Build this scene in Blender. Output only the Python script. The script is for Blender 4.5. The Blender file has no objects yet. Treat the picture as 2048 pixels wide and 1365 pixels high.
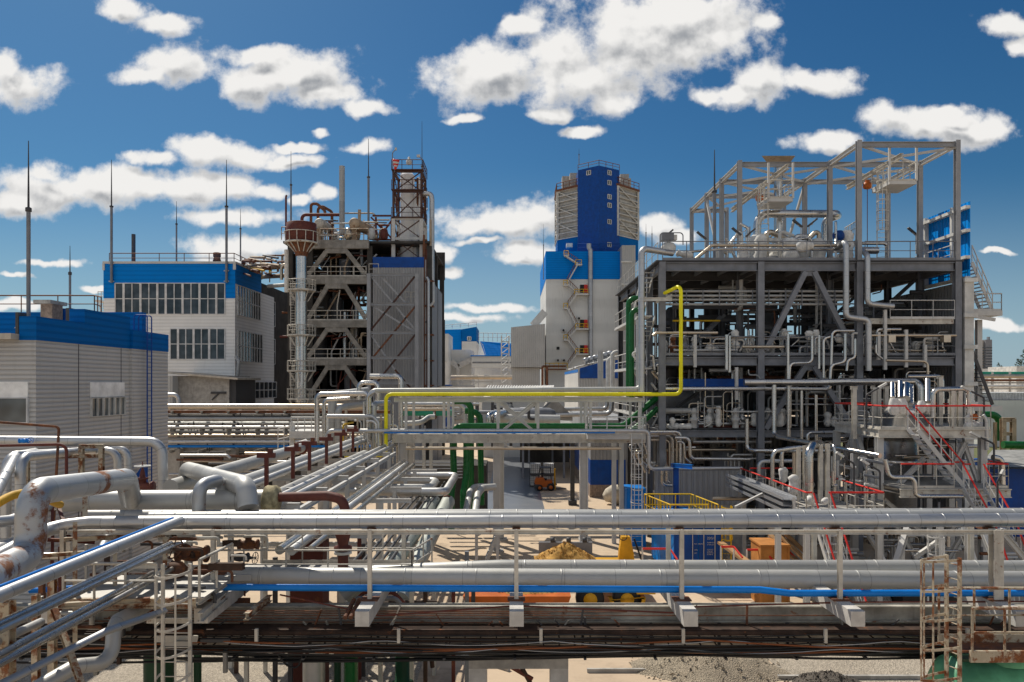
import bpy, math, random
from mathutils import Vector
R = math.radians
S = bpy.context.scene
# ------------------------------------------------------------------ camera, sky, sun, exposure
F, CX, HY, H0 = 1500.0, 1024.0, 768.0, 10.0        # focal length / principal point in photo pixels, eye height
cam = bpy.data.cameras.new("camera"); camo = bpy.data.objects.new("camera", cam)
S.collection.objects.link(camo); S.camera = camo
camo.location = (0, 0, H0); camo.rotation_euler = (R(90), 0, 0)
cam.sensor_width = 36.0; cam.lens = F / 2048 * 36.0
cam.shift_y = (HY - 682.5) / 2048
cam.clip_start = 0.1; cam.clip_end = 9000
S.view_settings.view_transform = 'Standard'; S.view_settings.look = 'None'
S.view_settings.gamma = 1; S.view_settings.use_curve_mapping = False
S.view_settings.exposure = 0.74
SUN_EL, SUN_AZ = 50.0, -34.0                       # azimuth from +Y, negative = to the left
el, az = R(SUN_EL), R(SUN_AZ)
sdir = Vector((math.sin(az) * math.cos(el), math.cos(az) * math.cos(el), math.sin(el)))
sl = bpy.data.lights.new("sun", 'SUN'); sl.energy = 3.0; sl.angle = R(0.53); sl.color = (1.0, 0.925, 0.80)
so = bpy.data.objects.new("sun", sl); S.collection.objects.link(so)
so.rotation_euler = (-sdir).to_track_quat('-Z', 'Y').to_euler(); so.location = (0, 0, 200)
W = bpy.data.worlds.new("World"); S.world = W; W.use_nodes = True
nt = W.node_tree; nt.nodes.clear()
def nd(tree, typ, **kw):
    n = tree.nodes.new(typ)
    for k, v in kw.items(): setattr(n, k, v)
    return n
CLOUDS = [(1285,75,205,95),(1130,120,80,75),(965,150,105,72),(1350,35,165,80),(1160,165,110,55),(1420,75,90,55),(1525,48,32,22),(1040,55,45,18),(1215,205,60,30),
 (580,150,125,52),(640,195,80,28),(505,165,70,45),(720,217,60,14),(520,112,70,22),(335,128,68,44),(300,152,55,18),(330,50,62,22),(245,15,48,24),(38,165,75,45),(15,130,50,35),
 (415,297,80,30),(500,310,70,22),(580,318,70,14),(310,316,52,15),(590,292,55,9),(735,292,42,15),(634,265,18,10),
 (130,375,160,44),(330,372,160,36),(470,368,60,26),(545,380,40,16),(90,345,50,24),(40,400,60,26),(460,430,115,19),(480,492,120,30),(650,388,32,18),(600,400,25,12),(95,525,70,10),(470,520,90,12),
 (1010,445,110,36),(1085,428,45,36),(950,450,45,22),(1060,505,75,26),(965,485,46,9),(1030,520,50,12),
 (1475,190,85,22),(1520,160,48,36),(1630,165,72,28),(1420,195,35,16),(1870,245,150,32),(1780,232,62,28),(1965,262,75,36),(1660,288,66,22),(1700,280,40,20),(1900,215,50,16),
 (2010,50,58,26),(2040,95,34,28),(930,238,40,9),(1100,225,42,15),(1165,262,38,11),
 (965,618,105,11),(915,640,90,11),(880,502,34,17),(888,545,30,13),(1310,452,44,27),(1350,478,50,18),(1990,650,60,12),(1990,500,40,6),(20,612,60,12),(190,585,30,8),(30,550,40,6),(340,555,60,8)]
g = bpy.data.node_groups.new("cloud_field", 'ShaderNodeTree')
g.interface.new_socket("P", in_out='INPUT', socket_type='NodeSocketVector')
g.interface.new_socket("D", in_out='OUTPUT', socket_type='NodeSocketFloat')
gi = nd(g, 'NodeGroupInput'); go = nd(g, 'NodeGroupOutput'); last = None
warp = gi.outputs[0]
for ws_, wa_ in ((13, .034), (38, .014)):            # tear the outlines: shift the lookup by two octaves of vector noise
    wn_ = nd(g, 'ShaderNodeTexNoise'); wn_.inputs['Scale'].default_value = ws_; wn_.inputs['Detail'].default_value = 3; g.links.new(gi.outputs[0], wn_.inputs['Vector'])
    wv_ = nd(g, 'ShaderNodeVectorMath', operation='MULTIPLY_ADD'); g.links.new(wn_.outputs['Color'], wv_.inputs[0]); wv_.inputs[1].default_value = (wa_ * 1.3, wa_, 0); wv_.inputs[2].default_value = (-wa_ * .65, -wa_ * .5, 0)
    wa2 = nd(g, 'ShaderNodeVectorMath', operation='ADD'); g.links.new(warp, wa2.inputs[0]); g.links.new(wv_.outputs[0], wa2.inputs[1]); warp = wa2.outputs[0]
for cx_, cy_, rx_, ry_ in CLOUDS:
    ix, iy = F / (rx_ * 1.06), F / (ry_ * 1.06); c = ((cx_ - CX) / F, (HY - cy_) / F)
    m = nd(g, 'ShaderNodeVectorMath', operation='MULTIPLY_ADD'); g.links.new(warp, m.inputs[0])
    m.inputs[1].default_value = (ix, iy, 0); m.inputs[2].default_value = (-c[0] * ix, -c[1] * iy, 0)
    l = nd(g, 'ShaderNodeVectorMath', operation='LENGTH'); g.links.new(m.outputs[0], l.inputs[0])
    if last is None: last = l.outputs['Value']
    else:
        k = nd(g, 'ShaderNodeMath', operation='SMOOTH_MIN'); k.inputs[2].default_value = 0.25
        g.links.new(last, k.inputs[0]); g.links.new(l.outputs['Value'], k.inputs[1]); last = k.outputs[0]
n1 = nd(g, 'ShaderNodeTexNoise'); n1.inputs['Scale'].default_value = 16; n1.inputs['Detail'].default_value = 9; n1.inputs['Roughness'].default_value = 0.60
g.links.new(gi.outputs[0], n1.inputs['Vector'])
ma = nd(g, 'ShaderNodeMath', operation='MULTIPLY_ADD'); g.links.new(n1.outputs['Fac'], ma.inputs[0]); ma.inputs[1].default_value = 2.5; ma.inputs[2].default_value = -0.20
mb_ = nd(g, 'ShaderNodeMath', operation='SUBTRACT'); g.links.new(ma.outputs[0], mb_.inputs[0]); g.links.new(last, mb_.inputs[1])
g.links.new(mb_.outputs[0], go.inputs[0])
g.interface.new_socket("S", in_out='OUTPUT', socket_type='NodeSocketFloat')
n2_ = nd(g, 'ShaderNodeTexNoise'); n2_.inputs['Scale'].default_value = 22; n2_.inputs['Detail'].default_value = 4; n2_.inputs['Roughness'].default_value = 0.5; g.links.new(gi.outputs[0], n2_.inputs['Vector'])
mc_ = nd(g, 'ShaderNodeMath', operation='MULTIPLY_ADD'); g.links.new(n2_.outputs['Fac'], mc_.inputs[0]); mc_.inputs[1].default_value = 1.5; mc_.inputs[2].default_value = 0
md_ = nd(g, 'ShaderNodeMath', operation='SUBTRACT'); g.links.new(mc_.outputs[0], md_.inputs[0]); g.links.new(last, md_.inputs[1]); g.links.new(md_.outputs[0], go.inputs[1])
tc = nd(nt, 'ShaderNodeTexCoord'); sx = nd(nt, 'ShaderNodeSeparateXYZ'); nt.links.new(tc.outputs['Generated'], sx.inputs[0])
def wm(op, a, b=None, c=None, clamp=False):
    n = nd(nt, 'ShaderNodeMath', operation=op); n.use_clamp = clamp
    for i, v in enumerate((a, b, c)):
        if v is None: continue
        if isinstance(v, (int, float)): n.inputs[i].default_value = v
        else: nt.links.new(v, n.inputs[i])
    return n.outputs[0]
ay = wm('MAXIMUM', wm('ABSOLUTE', sx.outputs[1]), 0.06)
uu = wm('DIVIDE', sx.outputs[0], ay); vv = wm('DIVIDE', sx.outputs[2], ay)
cb = nd(nt, 'ShaderNodeCombineXYZ'); nt.links.new(uu, cb.inputs[0]); nt.links.new(vv, cb.inputs[1])
def field(off):
    a = nd(nt, 'ShaderNodeVectorMath', operation='ADD'); nt.links.new(cb.outputs[0], a.inputs[0]); a.inputs[1].default_value = off
    q = nd(nt, 'ShaderNodeGroup'); q.node_tree = g; nt.links.new(a.outputs[0], q.inputs[0]); return q
f0 = field((0, 0, 0)); f1 = field((-0.008, 0.020, 0)); d0 = f0.outputs[0]
def smooth(v, a, b):
    n = nd(nt, 'ShaderNodeMapRange', interpolation_type='SMOOTHSTEP'); nt.links.new(v, n.inputs[0]); n.inputs[1].default_value = a; n.inputs[2].default_value = b; return n.outputs[0]
mask = smooth(d0, -0.15, 0.50)
lit = wm('SUBTRACT', f0.outputs[1], f1.outputs[1]); lit = smooth(lit, -0.55, 0.30)
thick = smooth(d0, 0.0, 0.9)
ccol = nd(nt, 'ShaderNodeMix', data_type='RGBA'); nt.links.new(wm('MULTIPLY', wm('SUBTRACT', 1.0, lit), wm('MULTIPLY_ADD', thick, 0.75, 0.25)), ccol.inputs[0])
CL = 4.05
ccol.inputs[6].default_value = (1.0 * CL, 0.985 * CL, 0.96 * CL, 1); ccol.inputs[7].default_value = (0.36 * CL, 0.38 * CL, 0.41 * CL, 1)
sky = nd(nt, 'ShaderNodeTexSky', sky_type='NISHITA'); sky.sun_disc = False
sky.sun_elevation = el; sky.sun_rotation = az; sky.air_density = 1.0; sky.dust_density = 0.6; sky.ozone_density = 2.0; sky.altitude = 100
hs = nd(nt, 'ShaderNodeHueSaturation'); nt.links.new(sky.outputs[0], hs.inputs['Color']); hs.inputs['Saturation'].default_value = 1.30; hs.inputs['Value'].default_value = 0.285
tn = nd(nt, 'ShaderNodeMix', data_type='RGBA', blend_type='MULTIPLY'); tn.inputs[0].default_value = 1; nt.links.new(hs.outputs[0], tn.inputs[6]); tn.inputs[7].default_value = (.50, .82, .93, 1)
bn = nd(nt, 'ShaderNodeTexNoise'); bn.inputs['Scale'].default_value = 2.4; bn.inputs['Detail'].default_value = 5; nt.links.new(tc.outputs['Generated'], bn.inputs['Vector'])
bm = wm('MULTIPLY', smooth(bn.outputs['Fac'], 0.47, 0.60), smooth(wm('MULTIPLY', sx.outputs[1], -1.0), 0.05, 0.3))      # unseen broken cloud added behind the viewer to fill the shaded faces
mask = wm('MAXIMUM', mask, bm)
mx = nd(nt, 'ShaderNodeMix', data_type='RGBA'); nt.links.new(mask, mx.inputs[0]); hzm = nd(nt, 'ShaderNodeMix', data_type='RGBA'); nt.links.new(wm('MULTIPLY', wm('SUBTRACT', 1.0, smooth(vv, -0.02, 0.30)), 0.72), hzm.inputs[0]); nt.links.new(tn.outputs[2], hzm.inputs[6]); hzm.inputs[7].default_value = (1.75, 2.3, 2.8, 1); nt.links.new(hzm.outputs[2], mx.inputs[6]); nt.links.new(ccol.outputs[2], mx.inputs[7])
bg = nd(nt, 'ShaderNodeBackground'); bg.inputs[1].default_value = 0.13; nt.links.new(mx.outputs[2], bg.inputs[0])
wo = nd(nt, 'ShaderNodeOutputWorld'); nt.links.new(bg.outputs[0], wo.inputs[0])
# ------------------------------------------------------------------ helpers
random.seed(7)
C = S.collection
WL = {}                                   # world location of each thing, for its parts
LABELS = {}
def w(px, py, Y): return Vector(((px - CX) / F * Y, Y, H0 - (py - HY) / F * Y))
def V(p):                                 # (px, py, depth) tuple -> world ; Vectors pass through
    return p if isinstance(p, Vector) else w(*p)
def hz(py, Y): return H0 - (py - HY) / F * Y
def xx(px, Y): return (px - CX) / F * Y
def tag(o, label=None, cat=None, group=None, kind=None):
    if label: o['label'] = label; LABELS.setdefault(label, []).append(o.name)
    if cat: o['category'] = cat
    if group: o['group'] = group
    if kind: o['kind'] = kind
    return o
def thing(name, label, cat, loc, group=None):
    o = bpy.data.objects.new(name, None); C.objects.link(o); loc = V(loc)
    o.location = loc; o.empty_display_size = 0.3; WL[o.name] = loc.copy()
    return tag(o, label, cat, group)
def fillet(pts, bend):
    if len(pts) < 3 or bend <= 0: return pts
    out = [pts[0]]
    for i in range(1, len(pts) - 1):
        p = pts[i]; a = pts[i - 1] - p; b = pts[i + 1] - p; la, lb = a.length, b.length
        if la < 1e-6 or lb < 1e-6: continue
        a /= la; b /= lb; th = math.pi - a.angle(b)
        if th < 0.03: out.append(p); continue
        d = min(bend * math.tan(th / 2), 0.46 * la, 0.46 * lb)
        p0 = p + a * d; p1 = p + b * d; wt = math.cos(th / 2); n = max(2, int(th / 1.57 * 6 + .5))
        for k in range(n + 1):
            t = k / n; A = (1 - t) ** 2; B = 2 * wt * t * (1 - t); D = t * t
            out.append((p0 * A + p * B + p1 * D) / (A + B + D))
    out.append(pts[-1]); return out
class MB:
    def __init__(s): s.v = []; s.f = []; s.uv = []; s.sm = []
    def add(s, vs, fs, smooth=False, uvs=None):
        b = len(s.v); s.v += [Vector(x) for x in vs]
        for i, f in enumerate(fs):
            s.f.append([b + k for k in f]); s.sm.append(smooth)
            s.uv += (uvs[i] if uvs else [(0.0, 0.0)] * len(f))
        return s
    def box(s, x0, y0, z0, x1, y1, z1):
        if x0 > x1: x0, x1 = x1, x0
        if y0 > y1: y0, y1 = y1, y0
        if z0 > z1: z0, z1 = z1, z0
        return s.add([(x0,y0,z0),(x1,y0,z0),(x1,y1,z0),(x0,y1,z0),(x0,y0,z1),(x1,y0,z1),(x1,y1,z1),(x0,y1,z1)],
              [(3,2,1,0),(4,5,6,7),(0,1,5,4),(1,2,6,5),(2,3,7,6),(3,0,4,7)])
    def bar(s, p, q, wd, ht=None, up=Vector((0, 0, 1))):
        p, q = V(p), V(q); ht = ht or wd; d = (q - p)
        if d.length < 1e-6: return s
        d.normalize()
        if abs(d.dot(up)) > .98: up = Vector((0, 1, 0))
        sd = d.cross(up).normalized(); u = sd.cross(d).normalized(); a = sd * wd / 2; b = u * ht / 2
        return s.add([p-a-b,p+a-b,p+a+b,p-a+b,q-a-b,q+a-b,q+a+b,q-a+b],
              [(0,1,2,3),(7,6,5,4),(0,4,5,1),(1,5,6,2),(2,6,7,3),(3,7,4,0)])
    def ibeam(s, p, q, wd, ht, up=Vector((0, 0, 1)), t=0.1):
        p, q = V(p), V(q); d = (q - p).normalized()
        if abs(d.dot(up)) > .98: up = Vector((0, 1, 0))
        sd = d.cross(up).normalized(); u = sd.cross(d).normalized(); tf = ht * t
        o = u * (ht / 2 - tf / 2)
        s.bar(p + o, q + o, wd, tf, u); s.bar(p - o, q - o, wd, tf, u); s.bar(p, q, wd * .14, ht - 2 * tf, u); return s
    def tube(s, pts, r, seg=10, bend=None, cap=True, r2=None):
        pts = [V(p) for p in pts]; bend = r * 3.2 if bend is None else bend
        P = fillet(pts, bend); n = len(P); T = []
        for i in range(n):
            d = (P[min(i + 1, n - 1)] - P[max(i - 1, 0)]); T.append(d.normalized() if d.length > 1e-9 else Vector((0, 0, 1)))
        a = Vector((0, 0, 1)) if abs(T[0].z) < .9 else Vector((0, 1, 0))
        N = (a - T[0] * a.dot(T[0])).normalized(); L = 0; rings = []; us = []
        for i in range(n):
            if i:
                L += (P[i] - P[i - 1]).length; N = N - T[i] * N.dot(T[i])
                N = N.normalized() if N.length > 1e-6 else T[i].orthogonal().normalized()
            B = T[i].cross(N); rr = r if r2 is None else r + (r2 - r) * i / max(1, n - 1)
            k = 1.0
            if 0 < i < n - 1:
                e0 = (P[i] - P[i - 1]).normalized(); k = 1 / max(.5, e0.dot(T[i]))
            rings.append([P[i] + (N * math.cos(2 * math.pi * j / seg) + B * math.sin(2 * math.pi * j / seg)) * rr for j in range(seg)]); us.append(L)
        vs = [x for rg in rings for x in rg]; fs = []; uv = []
        for i in range(n - 1):
            for j in range(seg):
                j2 = (j + 1) % seg; fs.append((i*seg+j, i*seg+j2, (i+1)*seg+j2, (i+1)*seg+j))
                uv.append([(us[i], j/seg), (us[i], (j+1)/seg), (us[i+1], (j+1)/seg), (us[i+1], j/seg)])
        s.add(vs, fs, True, uv)
        if cap:
            s.add(rings[0], [tuple(range(seg - 1, -1, -1))], False, [[(0.5, 0)] * seg]); s.add(rings[-1], [tuple(range(seg))], False, [[(0.5, 0)] * seg])
        return s
    def lathe(s, c, prof, seg=16, axis=Vector((0, 0, 1)), smooth=True, a0=0, a1=2*math.pi):
        c = V(c); t = axis.normalized(); a = Vector((1, 0, 0)) if abs(t.x) < .9 else Vector((0, 1, 0))
        N = (a - t * a.dot(t)).normalized(); B = t.cross(N); vs = []; fs = []; uv = []
        for r, h in prof:
            for j in range(seg): an = a0 + (a1 - a0) * j / seg; vs.append(c + t * h + (N * math.cos(an) + B * math.sin(an)) * max(r, 1e-4))
        for i in range(len(prof) - 1):
            for j in range(seg):
                j2 = (j + 1) % seg; fs.append((i*seg+j, i*seg+j2, (i+1)*seg+j2, (i+1)*seg+j))
                uv.append([(prof[i][1], j/seg), (prof[i][1], (j+1)/seg), (prof[i+1][1], (j+1)/seg), (prof[i+1][1], j/seg)])
        return s.add(vs, fs, smooth, uv)
    def ring(s, c, rad, r, axis=Vector((0, 0, 1)), n=20, seg=6, a0=0.0, a1=2 * math.pi, ref=None):
        c = V(c); t = axis.normalized(); a = ref or (Vector((1, 0, 0)) if abs(t.x) < .9 else Vector((0, 1, 0)))
        N = (a - t * a.dot(t)).normalized(); B = t.cross(N)
        return s.tube([c + (N * math.cos(a0 + (a1 - a0) * k / n) + B * math.sin(a0 + (a1 - a0) * k / n)) * rad for k in range(n + 1)], r, seg, 0)
    def poly(s, pts, ext):                 # planar outline extruded by a vector
        pts = [V(p) for p in pts]; n = len(pts); e = Vector(ext)
        s.add(pts + [p + e for p in pts], [tuple(range(n)), tuple(range(2 * n - 1, n - 1, -1))] + [(i, i + n, (i + 1) % n + n, (i + 1) % n) for i in range(n)]); return s
    def rail(s, pts, h=1.1, sp=1.5, r=.024, mids=1, toe=.12, seg=5, top=True):
        pts = [V(p) for p in pts]; z = Vector((0, 0, 1))
        for a, b in zip(pts[:-1], pts[1:]):
            L = (b - a).length; n = max(1, round(L / sp))
            for k in range(n + 1):
                p = a.lerp(b, k / n); s.tube([p, p + z * h], r, seg, 0)
            if top: s.tube([a + z * h, b + z * h], r * 1.15, seg, 0)
            for m in range(mids): s.tube([a + z * h * (m + 1) / (mids + 1), b + z * h * (m + 1) / (mids + 1)], r * .8, seg, 0)
            if toe: s.bar(a + z * toe / 2, b + z * toe / 2, .012, toe)
        return s
    def lump(s, pts, r, n=3, amp=.25, seg=10, rnd=random):   # wrapped, bulging insulation along a path
        P = [V(p) for p in pts]; Q = []
        for a, b in zip(P[:-1], P[1:]):
            k = max(2, int((b - a).length / (r * .5))); Q += [a.lerp(b, i / k) for i in range(k)]
        Q.append(P[-1]); rings = []; vs = []; m = len(Q)
        for i, p in enumerate(Q):
            d = (Q[min(i+1, m-1)] - Q[max(i-1, 0)]).normalized(); a = Vector((0, 1, 0)) if abs(d.y) < .9 else Vector((1, 0, 0))
            N = (a - d * a.dot(d)).normalized(); B = d.cross(N); rr = r * (1 + amp * rnd.uniform(-1, .6)) * (.55 if i in (0, m - 1) else 1)
            for j in range(seg): vs.append(p + (N * math.cos(2*math.pi*j/seg) + B * math.sin(2*math.pi*j/seg)) * rr * rnd.uniform(.9, 1.1))
        fs = [(i*seg+j, i*seg+(j+1)%seg, (i+1)*seg+(j+1)%seg, (i+1)*seg+j) for i in range(m-1) for j in range(seg)]
        s.add(vs, fs, True); s.add(vs[:seg], [tuple(range(seg-1, -1, -1))]); s.add(vs[-seg:], [tuple(range(seg))]); return s
    def wheel(s, c, rad, r, axis, spokes=4):
        c = V(c); s.ring(c, rad, r, axis, 18, 6); t = axis.normalized(); a = Vector((1, 0, 0)) if abs(t.x) < .9 else Vector((0, 1, 0)); N = (a - t*a.dot(t)).normalized(); B = t.cross(N)
        for k in range(spokes):
            an = math.pi * k / spokes * 1.0 + .3; d = N * math.cos(an) + B * math.sin(an); s.tube([c - d * rad, c + d * rad], r * .8, 5, 0)
        s.lathe(c - t * r * 1.5, [(0, 0), (r * 2, 0), (r * 2, r * 3), (0, r * 3)], 8, t); return s
    def stair(s, a, b, wv, n, tr=.26, side=.2):
        a, b, wv = V(a), V(b), Vector(wv); s.bar(a, b, .05, side); s.bar(a + wv, b + wv, .05, side)
        for k in range(1, n):
            p = a.lerp(b, k / n); d = Vector((b.x - a.x, b.y - a.y, 0)).normalized() * tr / 2
            s.add([p - d, p + d, p + d + wv, p - d + wv] + [q - Vector((0, 0, .04)) for q in (p - d, p + d, p + d + wv, p - d + wv)], [(0,1,2,3),(7,6,5,4),(0,4,5,1),(1,5,6,2),(2,6,7,3),(3,7,4,0)])
        return s
    def build(s, name, mat, parent=None, label=None, cat=None, group=None, kind=None):
        if parent is not None: org = WL[parent.name]
        elif kind == 'structure': org = Vector((0, 0, 0))
        else:
            xs = [v.x for v in s.v]; ys = [v.y for v in s.v]; org = Vector(((min(xs)+max(xs))/2, (min(ys)+max(ys))/2, min(v.z for v in s.v)))
        me = bpy.data.meshes.new(name); me.from_pydata([v - org for v in s.v], [], s.f)
        ul = me.uv_layers.new(name="uv"); ul.data.foreach_set("uv", [c for t in s.uv for c in t])
        me.polygons.foreach_set("use_smooth", s.sm); me.materials.append(mat); me.update()
        o = bpy.data.objects.new(name, me); C.objects.link(o); WL[o.name] = org.copy()
        if parent is not None: o.parent = parent
        else: o.location = org
        return tag(o, label, cat, group, kind)
def copy_tree(o, parent=None):
    c = o.copy(); C.objects.link(c); c.parent = parent; WL[c.name] = WL.get(o.name, Vector())
    for ch in [k for k in bpy.data.objects if k.parent == o]: copy_tree(ch, c)
    return c
def fpipe(label, pts, r, mat, group=None, bend=None, seg=24, lap=1.25, jit=.007, sd=1):
    """big clad pipe near the viewer: lapped joint bands as real rings and a slightly uneven run"""
    q_ = random.Random(sd); P = [V(p) for p in pts]; Q = [P[0]]
    for a, b in zip(P[:-1], P[1:]):
        n = max(1, int((b - a).length / 2.4))
        for k in range(1, n): Q.append(a.lerp(b, k / n) + Vector((0, q_.uniform(-jit, jit), q_.uniform(-jit, jit))))
        Q.append(b)
    mb = MB().tube(Q, r, seg, bend)
    for a, b in zip(Q[:-1], Q[1:]):
        d = (b - a).normalized(); n = int((b - a).length / lap)
        for k in range(n):
            c = a.lerp(b, (k + .5) / max(1, n)); mb.lathe(c - d * .02, [(r, 0), (r * 1.018 + .002, .004), (r * 1.018 + .002, .036), (r, .04)], seg, d)
    return mb.build('pipe', mat, None, label, 'pipe', group)
def pipe(label, pts, r, mat, name='pipe', cat='pipe', group=None, bend=None, seg=12):
    return MB().tube(pts, r, seg, bend).build(name, mat, None, label, cat, group)
# ------------------------------------------------------------------ materials
def newmat(name):
    m = bpy.data.materials.new(name); m.use_nodes = True; t = m.node_tree; return m, t, t.nodes['Principled BSDF']
def lnk(t, a, b): t.links.new(a, b)
def noise(t, vec, scale, detail=4, rough=.6):
    n = nd(t, 'ShaderNodeTexNoise'); n.inputs['Scale'].default_value = scale; n.inputs['Detail'].default_value = detail; n.inputs['Roughness'].default_value = rough; lnk(t, vec, n.inputs['Vector']); return n.outputs['Fac']
def ramp(t, v, a, b):
    n = nd(t, 'ShaderNodeMapRange', interpolation_type='SMOOTHSTEP'); lnk(t, v, n.inputs[0]); n.inputs[1].default_value = a; n.inputs[2].default_value = b; return n.outputs[0]
def mixc(t, f, a, b, blend='MIX'):
    n = nd(t, 'ShaderNodeMix', data_type='RGBA', blend_type=blend)
    for i, v in ((0, f), (6, a), (7, b)):
        if isinstance(v, (int, float)): n.inputs[i].default_value = v
        elif isinstance(v, (tuple, list)): n.inputs[i].default_value = (*v[:3], 1)
        else: lnk(t, v, n.inputs[i])
    return n.outputs[2]
def mth(t, op, a, b=None, c=None):
    n = nd(t, 'ShaderNodeMath', operation=op)
    for i, v in enumerate((a, b, c)):
        if v is None: continue
        if isinstance(v, (int, float)): n.inputs[i].default_value = v
        else: lnk(t, v, n.inputs[i])
    return n.outputs[0]
def bump(t, b, h, strength, dist=.02):
    n = nd(t, 'ShaderNodeBump'); n.inputs['Strength'].default_value = strength; n.inputs['Distance'].default_value = dist; lnk(t, h, n.inputs['Height']); lnk(t, n.outputs[0], b.inputs['Normal'])
RUST = (.16, .055, .022)
def paint(name, col, rough=.5, metal=0.0, var=.25, scale=1.2, rust=0.0, dirt=.25, ribs=None, coord='Object', rs=.9, rv=.22, groove_shade=.15, spec=.3):
    """painted / bare surface with blotchy wear, vertical grime and optional rust; ribs=(axis, period) presses sheet profiles"""
    m, t, b = newmat(name); tc = nd(t, 'ShaderNodeTexCoord'); co = tc.outputs[coord]
    n1 = noise(t, co, scale, 5); c = mixc(t, ramp(t, n1, .3, .75), [x * (1 - var) for x in col], [min(1, x * (1 + var * .5)) for x in col])
    if dirt:
        mp = nd(t, 'ShaderNodeMapping'); mp.inputs['Scale'].default_value = (2.2, 2.2, .22); lnk(t, co, mp.inputs[0])
        n2 = noise(t, mp.outputs[0], 1.6, 4, .65); c = mixc(t, mth(t, 'MULTIPLY', ramp(t, n2, .52, .8), dirt), c, (.10, .085, .07))
    if rust:
        n3 = noise(t, co, scale * 1.1, 8, .74); f = ramp(t, n3, .62 - rust * .26, .72 - rust * .24); c = mixc(t, f, c, RUST)
        n4 = noise(t, co, 14, 3); c = mixc(t, mth(t, 'MULTIPLY', f, ramp(t, n4, .4, .7)), c, (.26, .10, .035))
    if ribs:
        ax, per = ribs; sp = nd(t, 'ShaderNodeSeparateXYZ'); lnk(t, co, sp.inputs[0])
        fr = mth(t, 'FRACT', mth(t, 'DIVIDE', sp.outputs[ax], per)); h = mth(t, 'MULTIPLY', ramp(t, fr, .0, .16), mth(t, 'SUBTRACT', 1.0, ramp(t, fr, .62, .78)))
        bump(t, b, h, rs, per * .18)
        c = mixc(t, mth(t, 'MULTIPLY', mth(t, 'SUBTRACT', 1.0, h), groove_shade), c, [x * .35 for x in col])  # shade of the recessed grooves painted into the colour
        idn = nd(t, 'ShaderNodeTexWhiteNoise', noise_dimensions='1D'); lnk(t, mth(t, 'FLOOR', mth(t, 'DIVIDE', sp.outputs[ax], per * 4)), idn.inputs['W'])
        c = mixc(t, mth(t, 'MULTIPLY', idn.outputs[0], rv), c, [x * .7 for x in col])
    else:
        bump(t, b, noise(t, co, scale * 6, 3), .12, .03)
    lnk(t, c, b.inputs['Base Color']); b.inputs['Metallic'].default_value = metal; b.inputs['Specular IOR Level'].default_value = .08 if ribs and 'blue' in name else spec
    rr = nd(t, 'ShaderNodeMapRange'); lnk(t, n1, rr.inputs[0]); rr.inputs[3].default_value = max(.05, rough - .12); rr.inputs[4].default_value = min(1, rough + .18); lnk(t, rr.outputs[0], b.inputs['Roughness'])
    return m
def clad(name, col, rough=.3, metal=1.0, seg=1.0, var=.2, rust=0.0, dull=.25, dent=.12):
    """sheet-metal pipe cladding: lapped seams every seg metres from the tube's own length, each sheet a little different"""
    m, t, b = newmat(name); tc = nd(t, 'ShaderNodeTexCoord'); sp = nd(t, 'ShaderNodeSeparateXYZ'); lnk(t, tc.outputs['UV'], sp.inputs[0])
    oi = nd(t, 'ShaderNodeObjectInfo'); u = mth(t, 'ADD', mth(t, 'DIVIDE', sp.outputs[0], seg), oi.outputs['Random'])
    fl = mth(t, 'FLOOR', u); fr = mth(t, 'FRACT', u)
    wn = nd(t, 'ShaderNodeTexWhiteNoise', noise_dimensions='2D'); cb = nd(t, 'ShaderNodeCombineXYZ'); lnk(t, fl, cb.inputs[0]); lnk(t, oi.outputs['Random'], cb.inputs[1]); lnk(t, cb.outputs[0], wn.inputs['Vector'])
    rnd = wn.outputs[0]; co = tc.outputs['Object']; n1 = noise(t, co, 2.6, 5, .65); n2 = noise(t, co, 22, 3, .6)
    c = mixc(t, rnd, [x * (1 - var) for x in col], col); c = mixc(t, mth(t, 'MULTIPLY', ramp(t, n1, .45, .8), dull), c, (.30, .29, .27))
    seam = mth(t, 'LESS_THAN', fr, .014 / seg); c = mixc(t, mth(t, 'MULTIPLY', seam, .5), c, (.05, .05, .05))
    if rust:
        n3 = noise(t, co, .95, 9, .72); f = ramp(t, n3, .59 - rust * .20, .68 - rust * .20); c = mixc(t, f, c, mixc(t, n2, (.10, .035, .015), (.30, .11, .04)))
        lnk(t, mth(t, 'MULTIPLY', mth(t, 'SUBTRACT', 1.0, f), metal), b.inputs['Metallic'])
        lnk(t, mth(t, 'ADD', mth(t, 'MULTIPLY', f, .4), rough + .05), b.inputs['Roughness'])
    else:
        b.inputs['Metallic'].default_value = metal
        lnk(t, mth(t, 'ADD', mth(t, 'MULTIPLY', n1, .30), mth(t, 'ADD', mth(t, 'MULTIPLY', rnd, .1), max(.03, rough - .17))), b.inputs['Roughness'])
    lnk(t, c, b.inputs['Base Color'])
    n5 = noise(t, co, 1.1, 1.5, .5)
    if dent > .03: bump(t, b, mth(t, 'ADD', n5, mth(t, 'MULTIPLY', seam, .6)), dent * 1.6, .08); return m
def glassy(name, col=(.02, .025, .03), rough=.06):
    m, t, b = newmat(name); tc = nd(t, 'ShaderNodeTexCoord'); n = noise(t, tc.outputs['Object'], .6, 2)
    lnk(t, mixc(t, ramp(t, n, .35, .7), col, [x * 2.6 + .01 for x in col]), b.inputs['Base Color']); b.inputs['Roughness'].default_value = rough; b.inputs['Specular IOR Level'].default_value = .6
    bump(t, b, noise(t, tc.outputs['Object'], 1.3, 1), .05, .05); return m
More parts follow.
